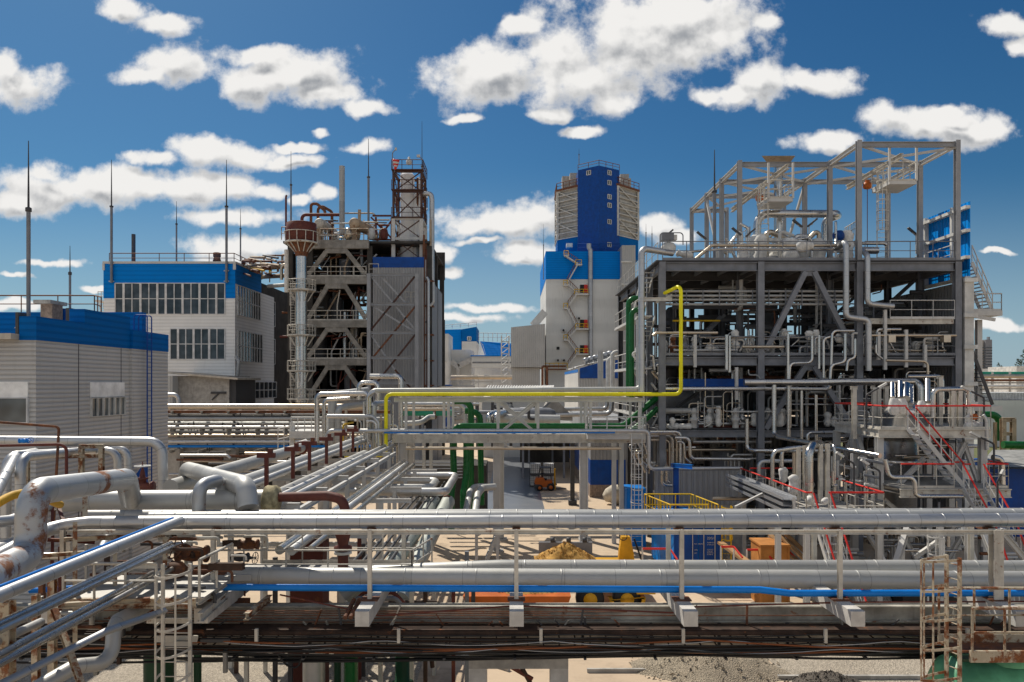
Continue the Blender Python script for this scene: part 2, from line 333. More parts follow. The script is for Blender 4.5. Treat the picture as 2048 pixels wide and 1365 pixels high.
M = dict(
 alu=clad('aluminium_cladding', (.54, .54, .54), .42, .86, 1.0, .12, dent=.05), chrome=clad('bright_cladding', (.60, .585, .565), .24, 1, .9, .16, dull=.12, dent=.07),
 galv=clad('galvanised_cladding', (.47, .48, .50), .44, .75, 1.0, .2, dull=.3), dull=clad('dull_cladding', (.42, .42, .41), .5, .35, 1.3, .22, dull=.35),
 rusty_clad=clad('rusting_cladding', (.50, .51, .52), .42, .7, 1.4, .2, rust=.28, dull=.3), palegreen=clad('pale_green_grey_cladding', (.38, .41, .38), .5, .2, 1.6, .15),
 tan=clad('tan_tinted_cladding', (.60, .51, .40), .32, .9, 1.2, .2), greyclad=clad('weathered_grey_cladding', (.47, .47, .455), .45, .35, 1.25, .13, dull=.25),
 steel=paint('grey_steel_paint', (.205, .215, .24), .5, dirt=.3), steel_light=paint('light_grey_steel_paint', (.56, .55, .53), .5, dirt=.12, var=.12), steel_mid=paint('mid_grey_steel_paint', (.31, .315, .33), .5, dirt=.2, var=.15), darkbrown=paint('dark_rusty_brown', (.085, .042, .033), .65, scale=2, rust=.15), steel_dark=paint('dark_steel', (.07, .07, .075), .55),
 offwhite=paint('off_white_steel_paint', (.58, .545, .48), .55, rust=.16, scale=2.2, dirt=.35), offwhite_rust=paint('rust_stained_off_white_paint', (.50, .43, .32), .6, rust=.6, scale=2.5, dirt=.4),
 white=paint('white_paint', (.66, .65, .62), .5, dirt=.2), concrete=paint('weathered_concrete', (.42, .40, .37), .85, scale=2, var=.3, dirt=.4), concrete_white=paint('whitewashed_concrete', (.55, .53, .50), .85, scale=3, var=.2, dirt=.3),
 concrete_dark=paint('shade_dark_concrete', (.06, .055, .05), .85, scale=.7, var=.4, dirt=.6), concrete_mid=paint('grimy_concrete', (.30, .28, .25), .85, scale=1.2, var=.35, dirt=.6), stackclad=clad('stack_cladding', (.62, .62, .62), .22, 1, 3.0, .12, dull=.15, dent=.02),  # concrete_dark: interior shade put into a near-black concrete colour
 grimy=paint('grimy_off_white_paint', (.40, .38, .33), .65, scale=1.6, var=.45, rust=.12, dirt=.6), rustdark=paint('dark_rusty_steel', (.06, .035, .025), .75, scale=3, var=.5, rust=.15, dirt=.3), rust=paint('rusty_iron', (.17, .075, .045), .75, scale=3, var=.5, rust=.5, dirt=.3), brown=paint('red_brown_paint', (.13, .035, .025), .6, scale=3, rust=.2), tanrust=paint('tan_rusty_tank', (.42, .32, .22), .6, rust=.25),
 blue=paint('bright_blue_paint', (.004, .20, .66), .35, dirt=.08, var=.12), blue_clad=paint('bright_blue_sheet', (.0, .20, .66), .6, dirt=.05, var=.06, scale=.4, ribs=(2, .55), rs=.2, rv=.06, groove_shade=.2), blue_ribv=paint('blue_profiled_sheet', (.0, .25, .78), .4, dirt=.06, var=.08, scale=.5, ribs=(1, .35)),
 blue_mid=paint('mid_blue_sheet', (.0, .125, .42), .6, dirt=.05, var=.06, scale=.4, ribs=(2, .30), rs=.35, rv=.08, groove_shade=.3), blue_dark=paint('dark_blue_sheet', (.006, .05, .30), .45, dirt=.05, var=.08, scale=.3, ribs=(0, 1.0)), navy=paint('deep_blue_paint', (.0, .06, .30), .5, dirt=.12, scale=1.5),
 green=paint('green_paint', (.010, .12, .028), .25, dirt=.12, var=.2), green_dark=paint('dark_green_paint', (.012, .06, .028), .4, dirt=.3), green_tank=paint('faded_green_paint', (.16, .50, .28), .4, scale=.9, var=.45, dirt=.15), teal=paint('teal_paint', (.02, .26, .17), .35, dirt=.15),
 yellow=paint('yellow_paint', (.92, .82, .012), .36, dirt=.2, var=.15, scale=.6), yellow_safety=paint('safety_yellow_paint', (.75, .47, .02), .4, dirt=.15), hose=paint('yellow_hose', (.62, .36, .03), .6),
 red=paint('red_paint', (.66, .035, .025), .4, dirt=.08), orange=paint('orange_paint', (.52, .12, .015), .45, dirt=.3), plant_yellow=paint('machine_yellow', (.66, .34, .015), .45, dirt=.2),
 side_grey=paint('grey_horizontal_siding', (.54, .53, .52), .6, dirt=.18, var=.08, scale=.3, ribs=(2, .20), rs=.8, rv=.08, groove_shade=.35), side_white=paint('white_horizontal_siding', (.82, .82, .81), .6, dirt=.12, var=.08, scale=.2, ribs=(2, .42), rs=.25, rv=.04, groove_shade=.22),
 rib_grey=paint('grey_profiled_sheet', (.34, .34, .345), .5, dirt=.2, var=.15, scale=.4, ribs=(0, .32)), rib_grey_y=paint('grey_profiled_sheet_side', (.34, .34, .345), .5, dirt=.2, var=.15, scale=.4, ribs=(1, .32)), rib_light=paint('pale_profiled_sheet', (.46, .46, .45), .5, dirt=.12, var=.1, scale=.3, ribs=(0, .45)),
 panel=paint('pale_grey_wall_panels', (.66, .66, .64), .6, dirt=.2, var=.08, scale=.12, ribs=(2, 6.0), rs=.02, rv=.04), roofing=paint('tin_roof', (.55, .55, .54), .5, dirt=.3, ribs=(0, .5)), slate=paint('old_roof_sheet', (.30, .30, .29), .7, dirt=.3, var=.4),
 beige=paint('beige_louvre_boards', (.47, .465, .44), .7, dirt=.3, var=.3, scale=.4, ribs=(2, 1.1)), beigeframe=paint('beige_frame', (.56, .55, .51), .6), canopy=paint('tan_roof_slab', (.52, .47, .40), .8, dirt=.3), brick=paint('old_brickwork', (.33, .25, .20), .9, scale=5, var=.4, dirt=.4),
 glass=glassy('dark_window_glass'), glass2=glassy('window_glass', (.05, .06, .065)), blind=paint('white_blind', (.88, .87, .85), .8, dirt=.05), frame=paint('window_frame', (.66, .66, .66), .5, dirt=.1),
 black=paint('black_rubber', (.018, .018, .019), .5, dirt=0), cable=paint('black_cable_jacket', (.025, .024, .023), .45, dirt=0), cable_or=paint('rusty_orange_cable', (.24, .075, .025), .6, dirt=0), cable_grey=paint('grey_cable', (.42, .42, .42), .5, dirt=0),
 wrap=paint('white_insulation_wrap', (.72, .70, .66), .9, scale=4, dirt=.2), foam=paint('crumbling_yellow_foam', (.42, .36, .22), .95, scale=6, var=.5), wood=paint('raw_timber', (.42, .25, .12), .8, scale=2, var=.35, dirt=.2), crate=paint('brown_plywood', (.48, .20, .05), .75, scale=1.5), tarp=paint('grey_tarpaulin', (.36, .34, .31), .8, scale=2),
 sand=paint('ochre_sand', (.52, .29, .075), .95, scale=5, var=.45, dirt=.1), grate=paint('galvanised_grating', (.40, .39, .37), .55, metal=.4, dirt=.3), plastic=paint('translucent_white_tank', (.88, .88, .86), .4, dirt=.05), fabric=paint('pale_bulk_bag', (.58, .52, .42), .9, scale=3),
)
# ================================================================== ground
def ground_mat(name, c1, c2, c3, scale, bmp=.3, spots=0.0, rough=.9):
    m, t, b = newmat(name); tc = nd(t, 'ShaderNodeTexCoord'); co = tc.outputs['Object']
    n1 = noise(t, co, scale * .05, 5, .6); n2 = noise(t, co, scale, 4, .7); n3 = noise(t, co, scale * .35, 5, .65)
    n6 = noise(t, co, scale * .12, 6, .7); c = mixc(t, ramp(t, n1, .35, .68), c1, c2); c = mixc(t, mth(t, 'MULTIPLY', ramp(t, n6, .56, .66), .45), c, [x * .45 for x in c3]); c = mixc(t, mth(t, 'MULTIPLY', ramp(t, n3, .5, .75), .6), c, c3)
    mp = nd(t, 'ShaderNodeMapping'); mp.inputs['Scale'].default_value = (.07, 1.7, 1); mp.inputs['Rotation'].default_value = (0, 0, .12); lnk(t, co, mp.inputs[0])
    c = mixc(t, mth(t, 'MULTIPLY', ramp(t, noise(t, mp.outputs[0], 1.5, 4, .6), .55, .68), .30), c, [x * .5 for x in c2])      # wheel tracks and swept dust
    vo = nd(t, 'ShaderNodeTexVoronoi'); vo.inputs['Scale'].default_value = scale * 3; lnk(t, co, vo.inputs['Vector'])
    if spots: c = mixc(t, mth(t, 'MULTIPLY', ramp(t, vo.outputs['Color'], .2, .8), spots), c, [x * .45 for x in c1])
    c = mixc(t, mth(t, 'MULTIPLY', n2, .3), c, [x * .6 for x in c1]); lnk(t, c, b.inputs['Base Color'])
    b.inputs['Roughness'].default_value = rough; bump(t, b, vo.outputs['Distance'] if spots else n2, bmp, .05); return m
G_yard = ground_mat('pale_dusty_concrete', (.58, .45, .32), (.49, .38, .27), (.33, .25, .18), 2.2, .2)
G_gravel = ground_mat('grey_gravel', (.52, .45, .36), (.44, .38, .30), (.30, .26, .21), 7, .8, .8)
G_pile = ground_mat('crushed_stone', (.50, .42, .31), (.42, .34, .25), (.30, .24, .17), 8, 1.0, .8)
G_dark = ground_mat('dark_crushed_stone', (.17, .145, .12), (.12, .10, .085), (.08, .07, .06), 9, 1.0, .7)
G_grass = ground_mat('dry_grass', (.10, .125, .035), (.14, .13, .05), (.075, .085, .03), 1.5, .5)
G_wet = ground_mat('wet_asphalt', (.20, .215, .24), (.15, .165, .19), (.30, .29, .28), .8, .15, 0, .28)
def sheet(name, x0, x1, y0, y1, z, m):
    return MB().add([(x0, y0, z), (x1, y0, z), (x1, y1, z), (x0, y1, z)], [(0, 1, 2, 3)]).build(name, m, None, None, None, None, 'structure')
sheet('ground', -3500, 3500, -300, 6000, 0, G_yard)
sheet('gravel_bed', -30, -3.2, 17, 29.5, .006, G_gravel); sheet('gravel_bed', 9.3, 32, 14, 30.5, .006, G_gravel); sheet('gravel_bed', .5, 7.6, 35.8, 38.2, .006, G_gravel)
sheet('road', -2.2, 2.6, 56, 125, .008, G_wet)
sheet('grass', 44, 160, 70, 135, .01, G_grass)
def kerb(name, p, q, wd=.14, ht=.13):
    return MB().bar(Vector((*p, ht / 2)), Vector((*q, ht / 2)), wd, ht).build(name, M['concrete'], None, None, None, None, 'structure')
kerb('kerb', (-3.2, 28.6), (-.1, 26.1)); kerb('kerb', (2.6, 26.0), (6.5, 26.0), .1); kerb('kerb', (-2.5, 38.9), (7.2, 38.9)); kerb('kerb', (9, 25.4), (24, 25.4), .12)
def heap(name, cx, cy, rx, ry, h, m, label, n=26, sd=1, cat='pile', base=0):
    rr = random.Random(sd); mb = MB(); vs = []; fs = []
    for i in range(n + 1):
        for j in range(n + 1):
            u, v = i / n * 2 - 1, j / n * 2 - 1; d = math.hypot(u, v)
            z = max(0, 1 - d * (1 + .12 * math.sin(5 * math.atan2(v, u) + sd))) ** .85 * h * rr.uniform(.9, 1.1)
            vs.append((cx + u * rx, cy + v * ry, base + z - .02))
    fs = [(i*(n+1)+j, (i+1)*(n+1)+j, (i+1)*(n+1)+j+1, i*(n+1)+j+1) for i in range(n) for j in range(n)]
    o = mb.add(vs, fs, True).build(name, m, None, label, cat)
    rm = MB()
    for k in range(420):                     # loose stones lying on the slope, kept in one mesh under the heap
        a, q = rr.uniform(0, 6.28), rr.uniform(0, 1.04) ** .6; u, v = math.cos(a) * q, math.sin(a) * q
        z = base + max(0, 1 - q) ** .85 * h; s = rr.uniform(.02, .055) * (1 if h > .3 else .8); p = Vector((cx + u * rx, cy + v * ry, z))
        pv = [p + Vector((rr.uniform(-s, s) + dx * s, rr.uniform(-s, s) + dy * s, dz * s)) for dx, dy, dz in ((1,0,0),(-.5,.9,0),(-.5,-.9,0),(0,0,1.3))]
        rm.add(pv, [(0, 1, 3), (1, 2, 3), (2, 0, 3)])
    s = rm.build('loose_stones', m, o); s['kind'] = 'stuff'; return o
heap('stone_pile', 6.9, 26.6, 2.7, 2.0, .75, G_pile, 'low pale heap of crushed stone on the concrete under the pipe bridge', 34, 1)
heap('stone_pile', 10.3, 24.2, 1.5, 1.5, .72, G_dark, 'dark brown stone heap cut by the bottom edge of the photo', 30, 2)
# ================================================================== foreground pipe bridge
br = thing('pipe_bridge', 'long foreground pipe bridge with off white posts and concrete cross beams spanning the whole picture', 'pipe bridge', (.1, 18, 0))
PX = [-13.9, -10.3, -6.85, -3.26, .10, 3.89, 7.52, 11.1, 14.8, 18.4]
for x in PX:
    wd = .22 if abs(x - 11.1) < .1 else .095
    MB().ibeam(Vector((x, 17.2, 5.05)), Vector((x, 17.2, 6.66)), wd, wd).build('post', M['offwhite'], br)
    dx = .22 if x < -6 else 0
    MB().box(x - .155, 16.3 + dx, 4.72, x + .155, 20.6, 5.05).build('cross_beam', M['concrete_white'], br)
    MB().box(x - .2, 17.05, 5.05, x + .2, 17.4, 5.075).build('base_plate', M['rust'], br)
    MB().box(x - .09, 17.33, 6.58, x + .09, 18.9, 6.66).build('pipe_saddle', M['rust'], br)
for x in (4.19, 8.1, 12.3, -2.9): MB().ibeam(Vector((x, 20.1, 5.05)), Vector((x, 20.1, 6.6)), .11, .11).build('post', M['offwhite'], br)
MB().ibeam(Vector((-10.2, 17.2, 6.6)), Vector((20, 17.2, 6.6)), .09, .10).build('rail_beam', M['offwhite'], br)
MB().ibeam(Vector((-10.2, 18.62, 6.5)), Vector((20, 18.62, 6.5)), .09, .10).build('rail_beam', M['offwhite'], br)
for y, z in ((17.95, 4.52), (19.5, 4.08)): MB().ibeam(Vector((-22, y, z)), Vector((22, y, z)), .26, .38, t=.09).build('girder', M['grimy'], br)
MB().box(-22, 18.35, 3.55, 22, 18.85, 4.28).build('main_beam', M['concrete'], br)
MB().box(-22, 19.7, 3.45, 22, 20.2, 4.0).build('main_beam', M['concrete'], br)
for z in (4.26, 4.10, 3.94):                      # ladder-type cable trays on the camera side
    mb = MB()
    for y in (17.25, 17.75): mb.bar(Vector((-22, y, z)), Vector((22, y, z)), .02, .09)
    for k in range(120): x = -22 + k * .3667; mb.bar(Vector((x, 17.25, z - .03)), Vector((x, 17.75, z - .03)), .03, .02)
    mb.build('cable_tray', M['rustdark'], br)
for k in range(26):
    x = -21 + k * 1.62
    MB().box(x - .03, 17.78, 3.62, x + .03, 17.86, 4.33).box(x - .03, 17.2, 3.66, x + .03, 17.78, 3.70).build('tray_bracket', M['steel_dark'], br)
    if k % 2: MB().box(x - .035 + .6, 17.05, 4.1, x + .035 + .6, 17.12, 4.42).build('hanger', M['offwhite'], br)
rr = random.Random(3)
MB().box(-22, 17.3, 4.29, 22, 17.75, 4.325).build('ledge', M['rustdark'], br)
# concrete portal under the bridge
for cxp in (.16, -14.4, 14.7):
    for s in (-1, 1): MB().box(cxp + s * 1.0 - .22, 18.38, 0, cxp + s * 1.0 + .22, 18.82, 3.02).build('portal_leg', M['concrete_white'], br)
    MB().box(cxp - 1.22, 18.36, 3.02, cxp + 1.22, 18.84, 3.34).box(cxp - .9, 18.42, 3.34, cxp + 1.15, 18.8, 3.55).build('portal_beam', M['concrete'], br)
# walkway behind the left half of the bridge
MB().box(-8.2, 19.0, 4.98, -2.6, 20.7, 5.04).build('walkway_deck', M['grate'], br)
MB().rail([Vector((-6.9, 20.7, 5.04)), Vector((-2.45, 20.7, 5.04))], .86, 1.1, .022, 1, .1).build('railing', M['offwhite'], br)
MB().rail([Vector((-7.9, 19.1, 5.04)), Vector((-2.55, 19.1, 5.04)), Vector((-2.2, 20.6, 5.04))], .72, 1.05, .022, 1, .1).build('railing', M['offwhite'], br)
# cables
def cable(label, z, y, r, m, amp, grp, sd, x0=-15, x1=15, waves=3.1):
    q = random.Random(sd); n = 60; ph = q.uniform(0, 6)
    pts = [Vector((x0 + (x1 - x0) * k / n, y + .04 * math.sin(k * .37 + ph), z - amp * abs(math.sin(math.pi * k / n * waves + ph)) + q.uniform(-.006, .006))) for k in range(n + 1)]
    return MB().tube(pts, r, 6, 0).build('cable', m, None, label, 'cable', grp)
for k in range(9): cable('black cable sagging below the trays of the foreground pipe bridge', 3.93 - .022 * k, 17.16 + .05 * k, .028, M['black'], .05 + .028 * k, 'black cables under the pipe bridge', 10 + k, waves=4.2 - .4 * k)
for k in range(7): cable('black cable lying along the tray rails of the foreground pipe bridge', 4.27 - .06 * k, 17.14 - .02 * k, .016, M['cable'], .05, 'black cables along the tray rails', 30 + k, waves=5.3)
cable('rust orange cable waving across the middle tray of the pipe bridge', 4.16, 17.08, .022, M['cable_or'], .2, None, 44, -9, 15, 2.2)
cable('rust orange cable dipping across the lowest tray of the pipe bridge', 4.0, 17.10, .026, M['cable_or'], .13, None, 45, -14, 15, 3.0)
cable('thin pale cable looped along the top tray of the pipe bridge', 4.16, 17.06, .010, M['cable_grey'], .12, None, 46, -12, 13, 6.4)
cable('thin pale cable running just below the orange cables on the bridge', 3.98, 17.05, .009, M['cable_grey'], .10, None, 47, -13, 15, 7.3)
pipe('black hose hanging in two loops under the left part of the pipe bridge', [(555,1308,17.3),(575,1334,17.3),(596,1337,17.3),(606,1308,17.3)], .022, M['black'], 'hose', 'hose', bend=.3)
# the large pipes carried by the bridge
fpipe('bright silver pipe running along the top front of the pipe bridge', [(-80,1155,14.2),(105,1055,17.3),(180,1046,17.5),(2600,1039,17.5)], .155, M['alu'], bend=.6, seg=28)
fpipe('dull silver pipe just behind the bright top pipe of the bridge', [(300,1037,18.15),(2600,1030,18.15)], .155, M['greyclad'], seg=24)
fpipe('pale weathered pipe rearmost of the three top pipes on the bridge', [(175,1033,18.75),(2600,1028,18.75)], .155, M['dull'], seg=24)
fpipe('large grey clad pipe in front on the lower deck of the pipe bridge', [(455,1153,18.55),(1024,1156,18.55),(2600,1164,18.55)], .226, M['greyclad'], seg=28)
fpipe('large grey clad pipe at the back of the lower bridge deck', [(690,1190,19.2),(740,1148,19.2),(1000,1138,19.2),(2600,1139,19.2)], .226, M['greyclad'], seg=28)
fpipe('bright blue pipe running along the front of the bridge deck', [(228,1174,17.4),(1024,1178,17.35),(1520,1180,17.35),(1580,1187,17.35),(2600,1186,17.35)], .078, M['blue'], bend=.25, seg=16, lap=3.1, jit=.004)
pipe('second pale blue pipe end hidden behind the railing left of the bridge', [(60,1182,19.0),(280,1168,19.0)], .07, M['blue'])
MB().tube([(560,1190,17.5),(760,1232,17.4),(1030,1212,17.35),(1345,1226,17.35),(1390,1214,17.35),(1690,1205,17.35),(2300,1203,17.35)], .02, 6, .3).build('conduit', M['brown'], None, 'thin red brown conduit zigzagging along the face of the bridge girder', 'conduit')
for dx in (0, 11): pipe('rusty lashed pipe stub leaning on the bridge girder', [(690+dx,1236,17.1),(708+dx,1200,17.9)], .05, M['rust'], 'pipe_stub', 'pipe', 'pair of rusty pipe stubs on the girder')
MB().lump([(388,1146,18.5),(415,1148,18.5),(462,1152,18.5)], .25, amp=.16, seg=14).build('pipe_insulation', M['rust'], None, 'crumbling rusty insulation lump at the left end of the large front pipe', 'insulation')
# valves by the left end of the large pipes
def gate_valve(name, label, p, s, m, wheel_m, axis=Vector((0, 0, 1)), cat='valve'):
    p = V(p); t = thing(name, label, cat, p)
    a = axis.normalized(); u = Vector((1, 0, 0))
    MB().lathe(p - u * s * 1.1, [(0,0),(.62*s,0),(.62*s,.16*s),(.4*s,.2*s),(.52*s,.7*s),(.58*s,1.1*s),(.52*s,1.5*s),(.4*s,2*s),(.62*s,2.04*s),(.62*s,2.2*s),(0,2.2*s)], 14, u).build('body', m, t)
    MB().lathe(p + a * s * .3, [(.36*s,0),(.36*s,.5*s),(.55*s,.52*s),(.55*s,.66*s),(.3*s,.7*s),(.22*s,1.2*s),(.12*s,1.6*s),(.05*s,1.7*s),(.05*s,2.3*s),(0,2.3*s)], 12, a).build('bonnet', m, t)
    MB().wheel(p + a * s * 2.15, .75 * s, .055 * s, a, 3).build('handwheel', wheel_m, t); return t
gate_valve('gate_valve', 'red brown gate valve with white handwheel left of the silver elbow', (285,975,20.5), .27, M['brown'], M['white'])
gate_valve('gate_valve', 'blue valve with handwheel on top of the upper left silver pipe', (48,882,23.6), .13, M['blue'], M['blue'], Vector((1, -.3, .1)))
gate_valve('gate_valve', 'dark flanged valve behind the railing left of the foreground bridge', (497,1090,20.2), .24, M['rust'], M['steel_dark'])
gate_valve('gate_valve', 'rusty valve beside the insulation lump with a large spoked handwheel', (385,1108,18.6), .34, M['rust'], M['rust'], Vector((-.3, -1, .45)))
gate_valve('gate_valve', 'dark valve with wheel facing sideways in the shade beside the walkway', (480,1115,19.4), .2, M['steel_dark'], M['steel_dark'], Vector((1, -.2, 0)))
hy = thing('relief_valve', 'red brown upright relief valve with white flange standing behind the bridge railing', 'valve', (686,1150,20.0))
MB().lathe((686,1140,20), [(.14,0),(.14,.42),(.13,.5),(.24,.55),(.24,.62),(.13,.66),(.15,.75),(.21,.95),(.21,1.1),(.15,1.2),(.17,1.25),(.17,1.4),(0,1.42)], 16).build('body', M['brown'], hy)
MB().lathe((686,1104,20), [(.15,-.05),(.235,-.05),(.235,.02),(.15,.02)], 16).build('flange', M['white'], hy)
# ================================================================== left foreground
pipe('fat rust streaked silver duct bending up and over at the far left', [(-120,1205,10.0),(62,1110,13.4),(62,985,13.4),(252,958,18.2),(262,1000,19.4)], .252, M['rusty_clad'], 'duct', 'duct', bend=.42, seg=30)
fpipe('large grey header pipe lying behind the bridge at left with foam at its end', [(120,1003,19.6),(548,1000,19.6)], .27, M['greyclad'], seg=28)
MB().lump([(526,1000,19.55),(534,1000,19.55),(552,1000,19.55),(560,1000,19.55)], .37, amp=.10, seg=18).build('foam_collar', M['foam'], None, 'crumbling yellow foam collar between the grey header and rusty pipe', 'insulation')
pipe('bare rusty pipe leaving the foam collar and bending down', [(558,995,19.5),(655,992,19.3),(688,1000,19.2),(692,1060,19.2)], .125, M['brown'], bend=.3, seg=20)
pipe('short clad elbow pipe branching from the grey header down to the bridge', [(452,1000,19.8),(440,960,19.6),(398,972,18.75),(398,1045,18.75)], .165, M['rusty_clad'], bend=.3, seg=22)
pipe('wide grey expansion loop pipe rising behind the header', [(372,1015,25),(372,938,25),(492,972,18.8),(497,1015,18.6)], .25, M['greyclad'], bend=.45, seg=26)
pipe('bright silver pipe crossing in front of the grey building and dropping at its corner', [(-80,881,24),(324,884,24),(327,990,24)], .155, M['alu'], bend=.42, seg=24)
for i, (pts, lb) in enumerate([([(12,1075,21),(12,912,21),(190,902,25),(235,902,25),(236,970,25)], 'silver pipe looping around the white frame at left, outer one'), ([(41,1085,19.6),(41,915,19.6),(212,898,26),(255,898,26),(256,975,26)], 'silver pipe looping around the white frame at left, inner one with tall drop'),
     ([(-40,1045,15.5),(32,912,21.4),(70,905,23)], 'silver pipe slanting up from the left edge to the looped pipes'), ([(-60,1050,16),(20,1042,17),(110,1010,19)], 'silver pipe end poking out behind the fat duct'), ([(-60,1120,15),(90,1062,18.8),(160,1050,19.2)], 'pale silver pipe rising to the right behind the fat duct')]):
    pipe(lb, pts, .13, M['alu'], bend=.4, seg=18)
pipe('thin orange brown tube rising past the fat duct and bending left', [(-60,840,20),(118,854,20),(100,1180,19)], .035, M['rust'], bend=.12)
pipe('thin dark brown tube bending down beside the white frame', [(-60,893,19),(122,889,19),(133,897,19),(133,965,19)], .038, M['brown'], bend=.2)
pipe('yellow hose curving in from the left edge behind the fat duct', [(-90,1075,13.5),(-10,1010,14.3),(25,990,14.8),(60,985,15.2),(120,1010,17)], .085, M['hose'], 'hose', 'hose', bend=1.0, seg=14)
fr = thing('pipe_trestle', 'white steel goalpost frame with rusty joints carrying the looped silver pipes', 'frame', (183,1000,23))
for px in (163, 203): MB().ibeam((px,1010,23), (px,894,23), .13, .13).build('post', M['offwhite_rust'], fr)
MB().ibeam((158,893,23), (208,893,23), .13, .13).build('beam', M['offwhite_rust'], fr); MB().ibeam((60,914,22), (203,912,23.2), .10, .12).build('beam', M['offwhite_rust'], fr)
MB().ibeam((55,1000,22), (55,914,22), .1, .1).build('post', M['offwhite_rust'], fr)
def rig(name, label, cat, loc, bars, m, pn='bar', s=.1):
    t = thing(name, label, cat, loc)
    for b in bars:
        a, c = b[0], b[1]; ss = b[2] if len(b) > 2 else s; MB().ibeam(a, c, ss, ss).build(b[3] if len(b) > 3 else pn, b[4] if len(b) > 4 else m, t)
    return t
rig('pipe_trestle', 'tangle of rust stained supports under the diagonal pipes at far left', 'frame', (60,1365,12.5), [((13,1400,12),(13,1203,12),.19,'post'),((105,1420,15),(105,1130,15),.13,'post'),((72,1420,15),(72,1190,15),.12,'post'),((150,1300,16),(150,1045,16.6),.09,'post'),((90,1213,15),(300,1200,15.6),.1,'beam'),((128,1080,17),(330,1070,17.6),.1,'beam'),((0,1300,12),(120,1270,14),.12,'beam'),((85,1112,16.5),(240,1100,17),.08,'beam'),((170,995,18),(170,1060,17.5),.11,'post'),((230,1064,17.3),(230,1190,16.6),.09,'post'),((330,1075,17.4),(330,1190,17),.1,'post'),((100,1195,14),(170,1390,13),.1,'brace'),((0,1160,14),(40,1165,14),.12,'beam')], M['offwhite_rust'])
rig('pipe_trestle', 'dark rusty braces behind the fat duct at left', 'frame', (130,1060,18), [((105,970,19),(105,1180,17.6),.07,'post'),((112,1000,18.4),(140,1080,17.2),.07,'brace'),((172,990,20),(172,1050,20),.16,'post'),((95,1080,18),(190,1085,18.4),.08,'beam'),((120,1095,17.6),(120,1240,16.6),.08,'post')], M['brown'])
q = random.Random(77)
pw = thing('pipework', 'dark tangle of small rusty pipes and brackets under the diagonal pipes at left', 'pipework', (250, 1250, 17))
for k in range(90):
    px, py, Y = q.uniform(60, 470), q.uniform(1065, 1300), q.uniform(16.2, 20); L = q.uniform(15, 90); m = M[q.choice(['rust','steel_dark','rustdark','offwhite','brown','dull','grimy'])]
    if k % 3 == 0: MB().tube([(px,py,Y),(px+L,py,Y),(px+L,py+L*.3,Y)], q.uniform(.02,.06), 7, .1).build('pipe', m, pw)
    elif k % 3 == 1: MB().bar((px,py,Y), (px,py+L*.8,Y), q.uniform(.05,.12)).build('bracket', m, pw)
    else: MB().bar((px,py,Y), (px+L,py,Y+q.uniform(-.6,.6)), q.uniform(.05,.12), q.uniform(.06,.16)).build('bracket_beam', m, pw)
for k in range(36):
    x = q.uniform(-12, 12); m = M[q.choice(['rust','steel_dark','offwhite','grimy'])]; z = q.uniform(4.3, 4.72)
    MB().bar(Vector((x, 17.66, 4.30)), Vector((x + q.uniform(-.2,.2), 17.6, z + .1)), .05, .03).build('clamp', m, br)
for k in range(5):
    z = 4.40 + .07 * k; x0 = q.uniform(-14, -4); pipe('thin rusty rod clipped along the face of the bridge girder', [Vector((x0, 17.7 - .02*k, z)), Vector((x0 + q.uniform(8, 16), 17.7 - .02*k, z + q.uniform(-.05,.05)))], .014, M['rust'], 'rod', 'rod', 'rusty rods on the bridge girder', seg=6)
for k in range(26):
    px, Y = q.uniform(470, 960), q.uniform(21.5, 26); x = xx(px, Y); z0 = q.uniform(1.5, 4); m = M[q.choice(['steel_dark','brown','steel','offwhite','rustdark'])]
    (MB().bar(Vector((x, Y, 0)), Vector((x, Y, z0 + 1.2)), .12) if k % 3 else MB().tube([Vector((x, Y, z0)), Vector((x + q.uniform(.6, 2), Y, z0)), Vector((x + 2, Y, z0 - .8))], .07, 8, .2)).build('post' if k % 3 else 'pipe', m, pw)
MB().box(xx(588,23), 22.6, 0, xx(652,23), 23.4, hz(1083,23)).build('pump_housing', M['brown'], None, 'dark red brown boxy housing behind the walkway railing', 'equipment')
